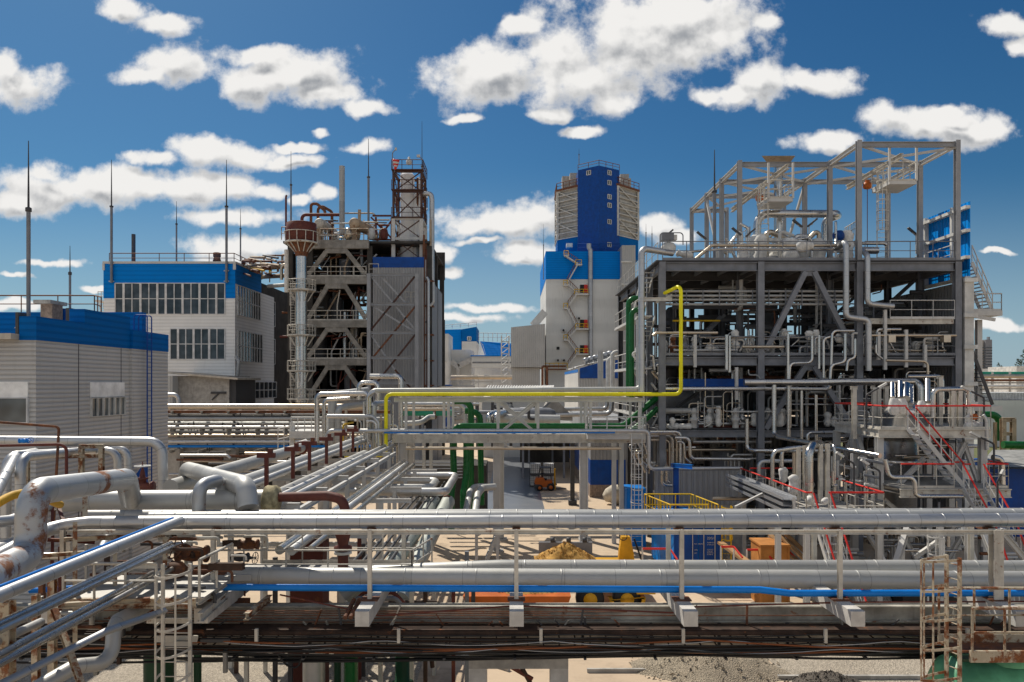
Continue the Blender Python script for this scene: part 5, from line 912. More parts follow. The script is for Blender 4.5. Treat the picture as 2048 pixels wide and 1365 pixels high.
# silver stack with rusty tank on top
sk = thing('silver_stack', 'tall silver clad stack with ring platforms and a rusty drum on top', 'stack', Vector((xx(603,84), 84, 0)))
sc = lambda py: Vector((xx(603,84), 84, hz(py,84)))
for i in range(5):
    a, b = (805, 735, 672, 602, 552, 500)[i], (735, 672, 602, 552, 500)[i]; MB().lathe(sc(a), [(.64 - .01*i, 0), (.64 - .01*i, hz(b,84) - hz(a,84))], 28).build('shaft_section', M['chrome'], sk)
MB().lathe(sc(516), [(.55,0),(.8,.6),(1.55,1.7)], 24).build('cone', M['rust'], sk)
tb_ = MB().lathe(sc(487), [(1.55,-.02),(1.64,0),(1.64,2.2),(1.5,2.25),(1.5,1.9),(0,1.9)], 28).build('drum', M['brown'], sk)
MB().ring(sc(487), 1.75, .12, n=24).ring(sc(466), 1.85, .05, n=24).build('drum_rail', M['offwhite'], sk)
for k in range(12): a = k * math.pi / 6; d = Vector((math.cos(a), math.sin(a), 0)); MB().bar(sc(487) + d * 1.78, sc(466) + d * 1.82, .07).bar(sc(487) + d * 1.7, sc(505) + d * .75, .09).build('drum_bracket', M['offwhite'], sk)
for py in (581, 671, 742, 798):
    mb = MB().lathe(sc(py), [(.76,-.1),(1.62,-.1),(1.62,.06),(.76,.06)], 8, Vector((0,0,1)), False); mb.build('ring_platform', M['offwhite'], sk)
    mb = MB(); P = [sc(py) + Vector((math.cos(k*math.pi/4), math.sin(k*math.pi/4), 0)) * 1.6 for k in range(9)]; mb.rail(P, 1.1, .65, .035, 1, 0, 4)
    for k in range(0, 8, 1): d = Vector((math.cos(k*math.pi/4), math.sin(k*math.pi/4), 0)); mb.bar(sc(py) + d * 1.5, sc(py + 22) + d * .72, .07)
    mb.build('platform_railing', M['offwhite'], sk)
for s_, (pa, pb) in enumerate(((805,742),(742,671),(668,582))): 
    t = caged_ladder(('lowest', 'middle', 'upper')[s_] + ' caged ladder on the left of the silver stack', xx(586,82.8), 82.8, hz(pa,83), hz(pb-14,83), .5, M['offwhite'], [hz(pb + 6 + 12 * k, 83) for k in range(3)], parts=False, rad=.4)
# rooftop gear
rf = hz(480, YP)
pipe('grey steel chimney pipe on top of the dark process structure', [(684,470,95),(684,333,95)], .36, M['dull'], 'chimney', 'chimney', seg=16)
dr = thing('roof_drum', 'tan horizontal drum on the process structure roof', 'drum', (712,470,92)); MB().lathe((706,446,89), [(0,0),(.5,.08),(.66,.25),(.66,5),(0,5.1)], 22, Vector((.25, 1, 0))).build('shell', M['tanrust'], dr); MB().box(xx(700,90), 90, rf, xx(712,90), 90.5, rf + 2).box(xx(705,93), 93, rf, xx(718,93), 93.5, rf + 2).build('saddle', M['tanrust'], dr)
dr = thing('roof_drum', 'white horizontal drum beside the rusty stack top', 'drum', (638,470,92)); MB().lathe((637,446,90), [(0,0),(.45,.08),(.62,.25),(.62,4),(0,4.1)], 22, Vector((.1, 1, 0))).build('shell', M['offwhite'], dr); MB().box(xx(633,91), 91, rf, xx(642,91), 91.5, rf + 2).build('saddle', M['tanrust'], dr)
for lb, pts, r, m in (('brown pipe arching over the process structure roof, left', [(622,445,92),(622,408,92),(634,408,92),(650,422,92),(650,432,92)], .18, 'rust'), ('brown pipe arching over the process structure roof, right', [(636,445,93),(636,408,93),(664,424,93),(664,470,93)], .18, 'rust'), ('long brown pipe lying across the process structure roof', [(604,450,90),(604,430,90),(678,430,90)], .2, 'brown'), ('brown standpipe with a hook top left of the roof gear', [(572,480,90),(572,393,90),(574,391,90)], .12, 'brown'),
    ('thin tan pipe frame across the roof to the right', [(690,427,94),(751,427,94),(751,470,94)], .1, 'tan'), ('curved tan pipe beside the drum', [(718,470,93),(719,420,93)], .2, 'tanrust'), ('tall grey downpipe hooked over beside the lattice tower', [(846,388,90),(862,388,90),(864,400,90),(864,600,90)], .3, 'alu'), ('second grey downpipe right of the cladding', [(853,555,87),(857,560,87),(857,780,87)], .16, 'alu'), ('dark downpipe bundle at the right edge of the cladding', [(850,480,89),(850,800,89)], .3, 'rust'),
    ('short bright hooked pipe right of the cladding', [(867,565,88),(867,605,88),(860,612,88)], .15, 'alu'), ('tan pipe crossing from the white building roof to the structure', [(505,538,104),(580,532,98)], .35, 'tanrust'), ('lower tan pipe crossing from the white building roof to the structure', [(512,555,108),(580,551,100)], .3, 'tanrust'), ('olive pipe bent down between the two buildings', [(563,560,92),(563,530,92),(583,530,92)], .2, 'tan'),
    ('grey duct linking the white building side to the structure', [(537,573,96),(575,570,92)], .25, 'dull'), ('white pipe stub below the rusty drum', [(573,585,86),(573,500,86)], .25, 'wrap')):
    pipe(lb, pts, r, M[m], bend=.5, seg=12)
rt = thing('roof_pipework', 'jumble of brown pipes and valves along the side roof of the white building', 'pipework', (520,540,110))
for k in range(40):
    px = q.uniform(478, 575); Y = XW * F / (px - CX) if px < 570 else 112; py = q.uniform(508, 548); m = q.choice(['rust','brown','tanrust','yellow_safety','steel_dark'])
    pts = [(px, py + 20, Y + 1), (px, py, Y + 1), (px + q.uniform(8, 40), py, Y - 3)] if k % 2 else [(px, py, Y), (px + q.uniform(10, 40), py + 5, Y - 5)]
    MB().tube(pts, q.uniform(.06, .2), 7, .3).build('pipe', M[m if m != 'yellow_safety' or k % 3 == 0 else 'rust'], rt)
rg = thing('roof_gear', 'cluster of pipes, valves and frames on the dark process structure roof', 'equipment', (680,480,93))
for k in range(60):
    px = q.uniform(612, 770); py = q.uniform(440, 478); Y = q.uniform(89, 100); m = q.choice(['rust','brown','tanrust','steel_dark','white','offwhite','tan'])
    if k % 4 == 0: MB().lathe((px, 480, Y), [(.3,0),(.45,.2),(.5,.7),(.4,1.2),(.2,1.4),(0,1.45)], 10).build('pump', M[m], rg)
    elif k % 4 == 1: MB().tube([(px, 480, Y), (px, py, Y), (px + q.uniform(-18, 18), py, Y)], q.uniform(.07, .16), 7, .3).build('pipe', M[m], rg)
    elif k % 4 == 2: MB().bar((px, 480, Y), (px, py - 5, Y), .12).build('post', M[m], rg)
    else: MB().tube([(px, py, Y), (px + q.uniform(10, 40), py, Y)], q.uniform(.07, .14), 7, .3).build('pipe', M[m], rg)
for a, b in (((742,435,94),(775,470,94)), ((745,432,94),(783,432,94)), ((742,500,94),(790,432,94)), ((752,470,92),(752,435,92)), ((783,436,92),(783,520,92)), ((745,480,93),(790,480,93)), ((760,450,93),(785,480,93))): MB().bar(a, b, .2).build('frame_bar', M['brown'], rg)
mast('lightning mast on the left of the process structure', 582, 303, 480, 92, .11); mast('lightning mast in the middle of the process structure roof', 737, 278, 480, 93, .14); mast('tallest lightning mast behind the lattice tower', 844, 243, 480, 95, .1)
# lattice tower with silver column
lt_ = thing('lattice_tower', 'rusty brown lattice tower around a silver column', 'tower', Vector((xx(816,91), 91, 0)))
ta, tb2, tc_, td = xx(787,89.5), xx(843,89.5), 89.5, 93.5
for x in (ta, tb2):
    for y in (tc_, td): MB().ibeam(Vector((x, y, hz(520,YP))), Vector((x, y, hz(438,89.5))), .42, .42).build('lower_leg', M['steel_light'], lt_); MB().ibeam(Vector((x, y, hz(438,89.5))), Vector((x, y, hz(343,89.5))), .26, .26).build('upper_leg', M['darkbrown'], lt_)
LV = [(343,'darkbrown'),(383,'darkbrown'),(438,'steel_light'),(478,'steel_light'),(519,'steel_light')]
for i, (py, m) in enumerate(LV):
    z = hz(py, 89.5)
    MB().bar(Vector((ta, tc_, z)), Vector((tb2, tc_, z)), .25, .3).bar(Vector((ta, td, z)), Vector((tb2, td, z)), .25, .3).bar(Vector((ta, tc_, z)), Vector((ta, td, z)), .25, .3).bar(Vector((tb2, tc_, z)), Vector((tb2, td, z)), .25, .3).build('ring_beam', M[m], lt_)
    if i < 4:
        zb_ = hz(LV[i + 1][0], 89.5)
        for y in (tc_, td): MB().bar(Vector((ta, y, z)), Vector((tb2, y, zb_)), .1).bar(Vector((tb2, y + .11, z)), Vector((ta, y + .11, zb_)), .12).build('cross_bracing', M['darkbrown'], lt_)
        MB().bar(Vector((ta, tc_, z)), Vector((ta, td, zb_)), .1).build('cross_bracing', M['darkbrown'], lt_); MB().bar(Vector((tb2, td, z)), Vector((tb2, tc_, zb_)), .1).build('cross_bracing', M['darkbrown'], lt_)
    if i < 3: MB().rail([Vector((ta - .2, tc_ - .3, z + .1)), Vector((tb2 + .2, tc_ - .3, z + .1)), Vector((tb2 + .2, td, z + .1))], 1.2, 1.1, .04, 1, .1, 4).box(ta - .2, tc_ - .4, z + .05, tb2 + .2, tc_ + .5, z + .1).build('gallery', M['darkbrown'], lt_)
for px, r, pa, pb in ((815,.85,520,352),(832,.3,520,390),(804,.2,520,350),(838,.18,520,360)): MB().tube([(px,pa,91.5),(px,pb,91.5)], r, 22, 0).lathe((px,pb,91.5), [(r,0),(r*.7,.3),(0,.4)], 22).build('column', M['stackclad'], lt_)
MB().lathe((818,330,91), [(.2,0),(.35,.1),(.35,.5),(.15,.6),(.15,.9),(0,1)], 10).build('relief_valve', M['steel_light'], lt_)
for k in range(12): px = q.choice((792, 838, 846, 852)) + q.uniform(-4, 4); py = q.uniform(350, 500); MB().tube([(px,py,q.uniform(90,93)),(px,py+q.uniform(20,90),q.uniform(90,93))], q.uniform(.05,.14), 6, 0).build('riser', M[q.choice(['rust','brown','alu','steel'])], lt_)
def lamp(label, px, py0, py1, dx, Y, m='steel'):
    t = thing('street_lamp', label, 'lamp', (px, py0, Y)); MB().tube([(px,py0,Y),(px,py1+8,Y),(px+dx*.6,py1+2,Y)], .06, 6, .3).build('pole', M[m], t)
    MB().box(*(V((px+dx*.5,py1+2,Y-.15))), *(V((px+dx,py1-1,Y+.15)))).build('lamp_head', M['steel_light'], t)
lamp('lamp post leaning right above the red windsock', 785, 345, 298, 9, 90); lamp('lamp post leaning left at the right corner of the lattice tower', 846, 345, 312, -12, 90)
ws = thing('windsock', 'red and white windsock hanging limp on the lattice tower', 'windsock', (791,345,89))
MB().tube([(789,345,89),(789,316,89)], .04, 6, 0).build('pole', M['steel'], ws)
for i, (r0, r1, z0_, m) in enumerate(((.42,.38,317,'red'),(.38,.32,321,'white'),(.33,.26,325,'red'),(.26,.2,328,'white'),(.2,.14,331,'red'))): MB().lathe((792 - i*.3,z0_+5,88.8), [(r1,-.2),(r0,.12),(r0*.9,.15),(0,.16)], 12, Vector((.2,-.3,1))).build('band', M[m], ws)
# ---- tall blue tower and its block
YT = 180.0; z_top = hz(503, YT); zbl = hz(559, YT); bx0, bx1 = xx(1092,YT), xx(1240,YT)
tw = thing('process_hall', 'pale grey tower block with a bright blue upper band and zigzag stairs', 'building', Vector(((bx0+bx1)/2, YT + 15, 0)))
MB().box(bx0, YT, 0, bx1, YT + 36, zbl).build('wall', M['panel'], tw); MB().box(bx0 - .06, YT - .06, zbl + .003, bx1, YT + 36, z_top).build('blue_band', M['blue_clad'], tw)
MB().box(bx1 + .02, YT - 3, 0, xx(1271,YT-3), YT + 30, hz(491,YT-3)).build('side_annex', M['rib_light'], tw)
for py in (524,569,594,648,682): MB().bar((1242,py,YT-3.2), (1264,py,YT-3.2), .3, .35).build('ledge', M['white'], tw)
MB().rail([(1155,503,YT+.5),(1240,503,YT+.5)], 1.8, 3, .09, 1, 0, 4).build('roof_railing', M['navy'], tw)
def octo(r, cx, cy): return [Vector((cx + r * math.cos(math.pi/8 + k*math.pi/4), cy + r * math.sin(math.pi/8 + k*math.pi/4), 0)) for k in range(8)]
tx, ty = xx(1192,YT+15), YT + 15; YC = YT + 15 - 10.2
rr_ = (xx(1271,ty) - xx(1113,ty)) / 2 / math.cos(math.pi/8)
pt = thing('prilling_tower', 'tall octagonal tower with dark blue stair shaft and beige louvred sides', 'tower', Vector((tx, ty, 0)))
def prism(r, za, zb): return MB().poly([p + Vector((0, 0, za)) for p in octo(r, tx, ty)], (0, 0, zb - za))
za0, za1, za2 = hz(505,YC), hz(471,YC), hz(372,YC)
prism(rr_, za0 - 1, za1).build('blue_base', M['blue_mid'], pt); prism(rr_ - .35, za1 + .003, za2).build('louvre_wall', M['beige'], pt); prism(rr_ + .4, za2 + .003, za2 + .5).build('cornice', M['rust'], pt)
O = octo(rr_, tx, ty); fmb = []
for k in range(8):
    a, b = O[k], O[(k + 1) % 8]; MB().bar(a + Vector((0,0,za1)), a + Vector((0,0,za2)), .5).build('corner_post', M['beigeframe'], pt); mb = MB(); n = 9
    for j in range(n + 1): z = za1 + (za2 - za1) * j / n; mb.bar(a + Vector((0,0,z)), b + Vector((0,0,z)), .3, .22)
    for j in range(0, n - 1, 3): z0_ = za1 + (za2 - za1) * j / n; z1_ = za1 + (za2 - za1) * (j + 3) / n; mb.bar(a + Vector((0,0,z1_)), b + Vector((0,0,z0_)), .25)
    mb.build('louvre_frame', M['beigeframe'], pt)
mb = MB(); mb.rail([p + Vector((0,0,za2+.5)) for p in octo(rr_ + .2, tx, ty)], 1.6, 2, .08, 1, 0, 4); mb.build('gallery_railing', M['rust'], pt)
prism(rr_ - 4.5, za2 + .5, za2 + 3).build('penthouse', M['brick'], pt)
for px, dy in ((1133,0),(1147,-3),(1247,-2),(1256,2)):
    x = xx(px,ty); MB().poly([Vector((x-.9, ty+dy, za2+.5)), Vector((x+.9, ty+dy, za2+.5)), Vector((x+1.1, ty+dy, za2+2.6)), Vector((x+1.1, ty+dy, za2+5.2)), Vector((x-1.1, ty+dy, za2+5.2)), Vector((x-1.1, ty+dy, za2+2.6))], (0, 2.4, 0)).build('exhaust_duct', M['concrete'], pt)
zsh = hz(329, YT)
sh = [Vector((xx(1156,YT+5), YT + 5, 0)), Vector((xx(1198,YT+1), YT + 1, 0)), Vector((xx(1239,YT+5), YT + 5, 0)), Vector((xx(1239,YT+5), YT + 11, 0)), Vector((xx(1156,YT+5), YT + 11, 0))]
MB().poly([p + Vector((0,0,za0-1)) for p in sh], (0, 0, zsh - za0 + 1)).build('stair_shaft', M['navy'], pt)
mb = MB(); mb.rail([p + Vector((0,0,zsh)) for p in sh[:3]], 1.3, 2.5, .07, 1, 0, 4); mb.build('shaft_railing', M['rust'], pt)
def facewin(a, b, f, py, wd, ht):
    p = a.lerp(b, f); d = (b - a).normalized(); o = Vector((d.y, -d.x, 0)); z = hz(py, p.y)
    window(pt, (p - d*wd/2)[:2], (p + d*wd/2)[:2], z - ht/2, z + ht/2, o[:2], 2, 1, 'white', 'glass2', .13)
for py in (346,366,394,411,444,490): facewin(sh[1], sh[2], .5, py, 1.2, 1.05)
facewin(sh[0], sh[1], .52, 346, 1.2, 1.0)
MB().box(xx(1137,YC)-.5, YC-.2, hz(495,YC), xx(1145,YC), YC+1.5, hz(487,YC)).build('window', M['white'], pt)
mast('thin mast left of the blue tower block', 1087, 448, 560, YT, .1); mast('slim mast on top of the octagonal tower', 1158, 297, 330, YT, .1); mast('left one of two thin masts right of the tower', 1292, 448, 495, 200, .12); mast('right one of two thin masts right of the tower', 1304, 452, 495, 200, .12)
pipe('silver vent duct climbing the face of the tower block', [(1181,740,YT-.5),(1181,500,YT-.5),(1178,497,YT-.5),(1178,488,YT-.5)], .55, M['galv'], 'duct', 'duct', seg=12)
zs = thing('zigzag_stairs', 'rust and yellow railed zigzag fire stairs on the tower block', 'stairs', (1145,740,YT-1))
LD = [(1128,512,1137),(1151,530,1163),(1127,571,1135),(1149,589,1176),(1127,617,1135),(1151,658,1176),(1127,680,1135),(1151,708,1176),(1090,737,1135)]
pts = [(1130,511),(1156,528),(1134,567),(1155,587),(1134,615),(1155,656),(1134,678),(1155,706),(1134,735)]
for px0, py, px1 in LD:
    MB().box(xx(px0,YT), YT - 1.6, hz(py,YT) - .35, xx(px1,YT), YT - .07, hz(py,YT)).build('landing', M['steel_light'], zs)
    MB().rail([(px0,py,YT-1.55),(px1,py,YT-1.55)], 1.2, 1, .07, 1, 0, 4).build('landing_railing', M['yellow_safety'], zs)
for a, b in zip(pts[:-1], pts[1:]):
    p, q_ = V((*a, YT - 1.5)), V((*b, YT - 1.5)); MB().bar(p, q_, .1, .3).bar(p + Vector((0,1,0)), q_ + Vector((0,1,0)), .1, .3).build('stringer', M['steel_light'], zs)
    m_ = MB().bar(p + Vector((0,0,1.2)), q_ + Vector((0,0,1.2)), .12)
    for k in range(7): c_ = p.lerp(q_, k/6); m_.bar(c_, c_ + Vector((0,0,1.2)), .08).bar(c_, c_ + Vector((0,1,0)), .3, .06)
    m_.build('stair_railing', M['rust'], zs)
for i, py in enumerate((586,656,707)):
    d_ = thing('fire_door', 'red fire door standing open on the %s landing of the zigzag stairs' % ('upper','middle','lower')[i], 'door', (1168,py,YT-.2))
    MB().box(xx(1160,YT), YT - .12, hz(py,YT), xx(1168,YT), YT - .07, hz(py-16,YT)).build('opening', M['black'], d_); MB().box(xx(1168,YT), YT - .2, hz(py,YT), xx(1175,YT), YT - .08, hz(py-16,YT)).build('door_leaf', M['red'], d_)  # dark of the open doorway put in as a black panel
for i, (px, py, lb) in enumerate(((1158,637,'beside the middle red door'),(1127,661,'left of the zigzag stairs at mid height'),(1116,721,'left of the pair near the stair foot'),(1128,721,'right of the pair near the stair foot'))):
    a_ = thing('air_conditioner', 'small air conditioner on the tower wall, ' + lb, 'air conditioner', (px,py,YT-.4)); MB().box(xx(px-4,YT), YT - .7, hz(py+3,YT), xx(px+4,YT), YT - .07, hz(py-3,YT)).build('casing', M['steel_light'], a_); MB().lathe((px,py,YT-.71), [(0,-.02),(.28,-.02),(.28,.02)], 12, Vector((0,1,0))).build('fan', M['black'], a_)
MB().box(xx(1113,YT), YT - .1, hz(700,YT), xx(1119,YT), YT - .05, hz(694,YT)).build('vent_opening', M['black'], tw)
# ---- block joined on the left, far blue hall, gallery, lattice
gb = thing('conveyor_block', 'plain grey ribbed block joined to the left of the tower block', 'building', Vector((xx(1055,172), 172, 0)))
MB().poly([(1022,735,168),(1022,655,168),(1090,648,168),(1090,735,168)], (0, 24, 0)).build('upper_block', M['rib_light'], gb); MB().box(xx(1023,169), 169, 0, xx(1080,169), 190, hz(736,169)).build('lower_block', M['rib_light'], gb)
MB().bar((1066,652,178), (1090,624,178), 1.2, 1.8).build('conveyor', M['steel_light'], gb)
rig('pipe_gantry', 'rusty red pipe gantry at the foot of the tower block', 'gantry', (1090,775,160), [((1085,790,160),(1085,733,160),.5,'post'),((1094,790,160),(1094,733,160),.5,'post'),((1085,733,160),(1132,733,160),.4,'beam'),((1094,739,160),(1132,739,160),.3,'beam')], M['rust'])
fb = thing('far_blue_hall', 'far blue and grey hall with a sloping roof edge left of the lattice mast', 'building', Vector((xx(918,260), 265, 0)))
MB().poly([(882,780,260),(882,660,260),(923,659,260),(923,780,260)], (0, 20, 0)).build('blue_wing', M['blue_clad'], fb); MB().poly([(923.6,683,259),(923.6,659,259),(953,654,259),(953,683,259)], (0, 20, 0)).build('blue_front', M['blue_mid'], fb); MB().poly([(923.6,790,259),(923.6,683.4,259),(953,683.4,259),(953,790,259)], (0, 20, 0)).build('grey_front', M['panel'], fb)
window(fb, (xx(935,259), 258.98), (xx(942,259), 258.98), hz(681,259), hz(674,259), (0, -1), 2, 1, 'white', 'glass', .25); MB().rail([(888,659,262),(953,653,262)], 1.4, 3, .09, 1, 0, 4).build('roof_railing', M['steel_light'], fb)
wh = thing('white_block', 'pale blank block half hidden by the process structure', 'building', Vector((xx(878,200), 205, 0)))
MB().box(xx(840,200), 200, 0, xx(897,200), 214, hz(668,200)).build('wall', M['panel'], wh); MB().box(xx(862,200), 199.7, hz(724,200), xx(893,200), 199.98, hz(722,200)).build('ledge', M['steel_light'], wh); MB().box(xx(881,200), 199.9, hz(709,200), xx(884,200), 199.98, hz(706,200)).box(xx(862,200), 199.9, hz(754,200), xx(874,200), 199.98, hz(749,200)).box(xx(862,200), 199.9, hz(703,200), xx(867,200), 199.98, hz(694,200)).build('vent_opening', M['steel_dark'], wh)
MB().box(xx(862,150), 150, 0, xx(900,150), 156, hz(770,150)).build('low_blue_hut', M['navy'], None, 'low deep blue hut peeking over the white pipe left of centre', 'hut')
g2 = thing('grey_block', 'boxy grey block with a V shaped covered stair', 'building', Vector((xx(920,210), 215, 0)))
MB().box(xx(896,210), 210, 0, xx(943,210), 225, hz(700,210)).build('wall', M['panel'], g2); MB().bar((917,733,208), (942,720,208), .8, 1.4).bar((902,723,208), (917,735,208), .8, 1.4).build('covered_stair', M['steel_light'], g2); MB().box(xx(913,208), 207.5, 0, xx(919,208), 208.5, hz(735,208)).build('stair_leg', M['steel_light'], g2)
ga = thing('covered_gallery', 'long covered gallery bridging to the grey block', 'gallery', Vector((xx(980,205), 205, 0)))
MB().box(xx(943,205), 205, hz(736,205), xx(1022,205), 209, hz(713,205)).build('gallery_body', M['panel'], ga); MB().box(xx(941,205), 204.6, hz(713,205), xx(1024,205), 209.4, hz(711,205)).build('roof', M['blue_clad'], ga); MB().box(xx(945,205), 204.9, hz(727,205), xx(1022,205), 204.98, hz(724,205)).build('seam', M['steel'], ga)
af = thing('steep_blue_roof_store', 'storage hall with a steep blue roof behind the gallery', 'building', Vector((xx(1000,235), 240, 0)))
MB().add([V((960,683,235)), V((1060,690,235)), V((1065,735,228)), V((978,735,228)), V((960,683,239)), V((1060,690,239))], [(0,1,2,3),(0,4,5,1)]).build('roof', M['blue_clad'], af); MB().poly([(952,735,229),(960,683,235),(966,690,234),(978,735,228)], (0, .4, 0)).build('gable', M['panel'], af); MB().box(xx(950,240), 238, 0, xx(1070,240), 262, hz(736,240)).build('wall', M['panel'], af)
MB().rail([(958,683,236),(1022,684,236)], 2.6, 1.5, .09, 1, 0, 4).build('ridge_railing', M['steel_light'], af)
rig('lattice_mast', 'pale lattice mast in front of the steep blue roof', 'mast', (1008,775,165), sum([[((1003,790,165),(1003,672,165),.28,'leg'),((1018,790,166),(1018,672,166),.28,'leg')]] + [[((1003,p,165),(1018,p,166),.2,'rung'),((1003,p,165),(1018,p-12,166),.14,'diagonal')] for p in range(684, 790, 12)], []), M['white'])
pipe('long tan pipe on trestles in front of the gallery', [(902,755,158),(1024,755,158)], .45, M['tan'])
rig('pipe_trestle', 'pale truss trestle under the long tan pipe', 'trestle', (960,790,158), [((a,758,158),(a,795,158),.2,'post') for a in (900,925,957,985)] + [((900,764,158),(985,764,158),.2,'beam'),((900,782,158),(985,782,158),.2,'beam'),((900,782,158),(925,764,158),.14,'diagonal'),((925,782,158),(957,764,158),.14,'diagonal'),((957,782,158),(985,764,158),.14,'diagonal')], M['steel_light'])
rp_ = thing('ribbed_roof_shed', 'shed with a white ribbed metal roof behind the yellow pipe', 'shed', Vector((xx(1040,105), 108, 0)))
MB().add([V((962,793,101)), V((1106,793,101)), V((1108,771,112)), V((976,774,112))], [(0,1,2,3)]).build('roof', M['white'], rp_)
mb = MB()
for k in range(26): mb.bar(V((964 + k*5.6,793,101)) + Vector((0,0,.08)), V((977 + k*5.2,773,112)) + Vector((0,0,.08)), .16, .16)
mb.build('roof_ribs', M['white'], rp_); MB().box(xx(964,102), 102, 0, xx(1105,102), 112, hz(795,102)).build('wall', M['panel'], rp_)
# warehouse with a blue gable right of the tower foot
wr = thing('warehouse', 'warehouse with a deep blue gable and a wavy tin roof with round vents', 'building', Vector((xx(1200,122), 128, 0)))
MB().poly([(1160,880,118),(1160,737,118),(1243,715,118),(1243,880,118)], (0, .3, 0)).build('gable_wall', M['rib_light'], wr); MB().poly([(1159.8,757,117.8),(1159.8,737,117.8),(1243,713,117.8),(1243,757,117.8)], (0, .18, 0)).build('blue_band', M['navy'], wr)
rs = random.Random(6); n = 14; vs = []
for i in range(n + 1):
    for j in range(7):
        p = V((1160 + 83*j/6, 736 - 22*j/6, 118)); p.y += i * 2.2; p.z += .25 + rs.uniform(-.15, .15) * (1 if 0 < i else .3); vs.append(p)
MB().add(vs, [(i*7+j, i*7+j+1, (i+1)*7+j+1, (i+1)*7+j) for i in range(n) for j in range(6)]).build('roof', M['roofing'], wr)
MB().box(xx(1160,118)-.3, 118.2, 0, xx(1160,118), 148, hz(739,118)).build('side_wall', M['panel'], wr); MB().box(xx(1160,118)-.33, 118.3, hz(745,118), xx(1160,118)-.3, 148, hz(739,118)).build('blue_trim', M['blue'], wr)
for k in range(6): 
    v_ = thing('roof_vent', 'round tin roof vent, %s in the row along the warehouse roof' % ('first','second','third','fourth','fifth','sixth')[k], 'vent', V((1172 + k*9.5, 730 - k*2.7, 124))); MB().lathe(V((1172 + k*9.5, 730 - k*2.7, 124)), [(.28,0),(.28,.5),(.5,.55),(.5,1.0),(.3,1.15),(0,1.2)], 12).build('vent_cowl', M['galv'], v_)
# ---- far things at the right horizon
ft = thing('apartment_tower', 'far hazy twin apartment tower on the right horizon', 'building', Vector((xx(1970,1500), 1500, 0)))
MB().box(xx(1958,1500), 1500, 0, xx(1967,1500), 1512, hz(681,1500)).build('left_block', M['concrete'], ft); MB().box(xx(1968,1500), 1495, 0, xx(1981,1500), 1510, hz(680,1500)).build('right_block', M['steel'], ft)
mb = MB()
for k in range(14): z = 8 + k * 5.6; mb.box(xx(1958,1500), 1494.5, z, xx(1981,1500), 1494.9, z + 2.2)
mb.build('window_bands', M['glass'], ft); MB().box(xx(1977,1500), 1500, hz(680,1500), xx(1980,1500), 1506, hz(674,1500)).build('roof_hut', M['steel'], ft)
def treeline(name, label, px, py, Y, h, sd, cat='tree'):
    q = random.Random(sd); c = V((px, py, Y)); c.z = 0; t = thing(name, label, cat, c); top = hz(py, Y)
    MB().tube([c, Vector((c.x, c.y, top * .8))], h * .035, 6, 0, r2=h * .015).build('trunk', M['wood'], t); mb = MB()
    for k in range(240):
        a, u = q.uniform(0, 6.28), q.random(); z = top - h * u; rr = h * .3 * math.sqrt(u) * q.uniform(.3, 1); p = Vector((c.x + math.cos(a)*rr, c.y + math.sin(a)*rr, z)); s = h * .06
        mb.add([p + Vector((q.uniform(-s,s), q.uniform(-s,s), q.uniform(-s,s))) for _ in range(3)], [(0,1,2)])
    mb.build('crown', leaf, t)
leaf = paint('dark_foliage', (.05, .075, .035), .8, scale=.3, var=.4, dirt=0)
for i, (px, py, Y, h) in enumerate(((1997,726,420,6),(2003,731,420,4),(2036,718,420,9),(2050,700,420,14))): treeline('tree', ['small dark pointed tree on the horizon','low round tree beside the pointed one','wispy tree near the right edge','tallest dark tree cut by the right edge'][i], px, py, Y, h, 50 + i)
wl_ = thing('white_hall', 'long low white hall on the right horizon', 'building', Vector((xx(2000,300), 300, 0))); MB().box(xx(1948,300), 300, 0, xx(2300,300), 325, hz(738,300)).build('wall', M['panel'], wl_); MB().box(xx(2033,200), 200, 0, xx(2120,200), 212, hz(733,200)).build('tower_part', M['white'], wl_)
for i, (py, r, m, Y, lb) in enumerate(((747,.35,'teal',170,'teal pipe, topmost of the far right rack'),(753,.45,'tan',168,'cream pipe below the teal one of the far right rack'),(761,.25,'rust',167,'rusty pipe in the far right rack'),(773,.3,'steel_light',166,'grey pipe low in the far right rack'))): pipe(lb, [(1942,py,Y),(2300,py,Y)], r, M[m])
rig('pipe_rack', 'far pipe rack with red brown trusses at the right edge', 'pipe rack', (2000,800,168), [((a,820,168),(a,745,168),.35,'post') for a in (1950,1985,2020,2060)] + [((1945,766,168),(2100,766,168),.3,'beam'),((1945,778,168),(2100,778,168),.3,'beam')], M['steel_light'])
MB().box(xx(1948,120), 120, hz(800,120), xx(2200,120), 132, hz(786,120)).build('pale_roof', M['roofing'], None, 'pale flat roof beyond the right skid', 'roof'); MB().box(xx(1955,119), 119, 0, xx(2200,119), 131, hz(801,120)).build('pale_hall', M['panel'], None, 'pale hall under the flat roof beyond the right skid', 'building')
pipe('green pipe bending down between tan posts at far right', [(1960,830,90),(1999,830,90),(1999,882,90)], .42, M['green'], bend=1.0); pipe('green pipe crossing the grass at the right edge', [(2006,890,84),(2200,893,84)], .42, M['green'])
rig('pipe_support', 'tan concrete pipe support frame on the grass at far right', 'support', (2015,900,88), [((2006,905,88),(2006,838,88),.5,'post'),((2026,905,88),(2026,838,88),.5,'post'),((2004,840,88),(2030,840,88),.5,'beam'),((2006,868,88),(2026,868,88),.4,'beam'),((1990,905,89),(1990,845,89),.3,'post')], M['tanrust'])
bs = thing('blue_shed', 'low blue walled shed with a grey ribbed roof at the right edge', 'shed', Vector((xx(2020,50), 52, 0)))
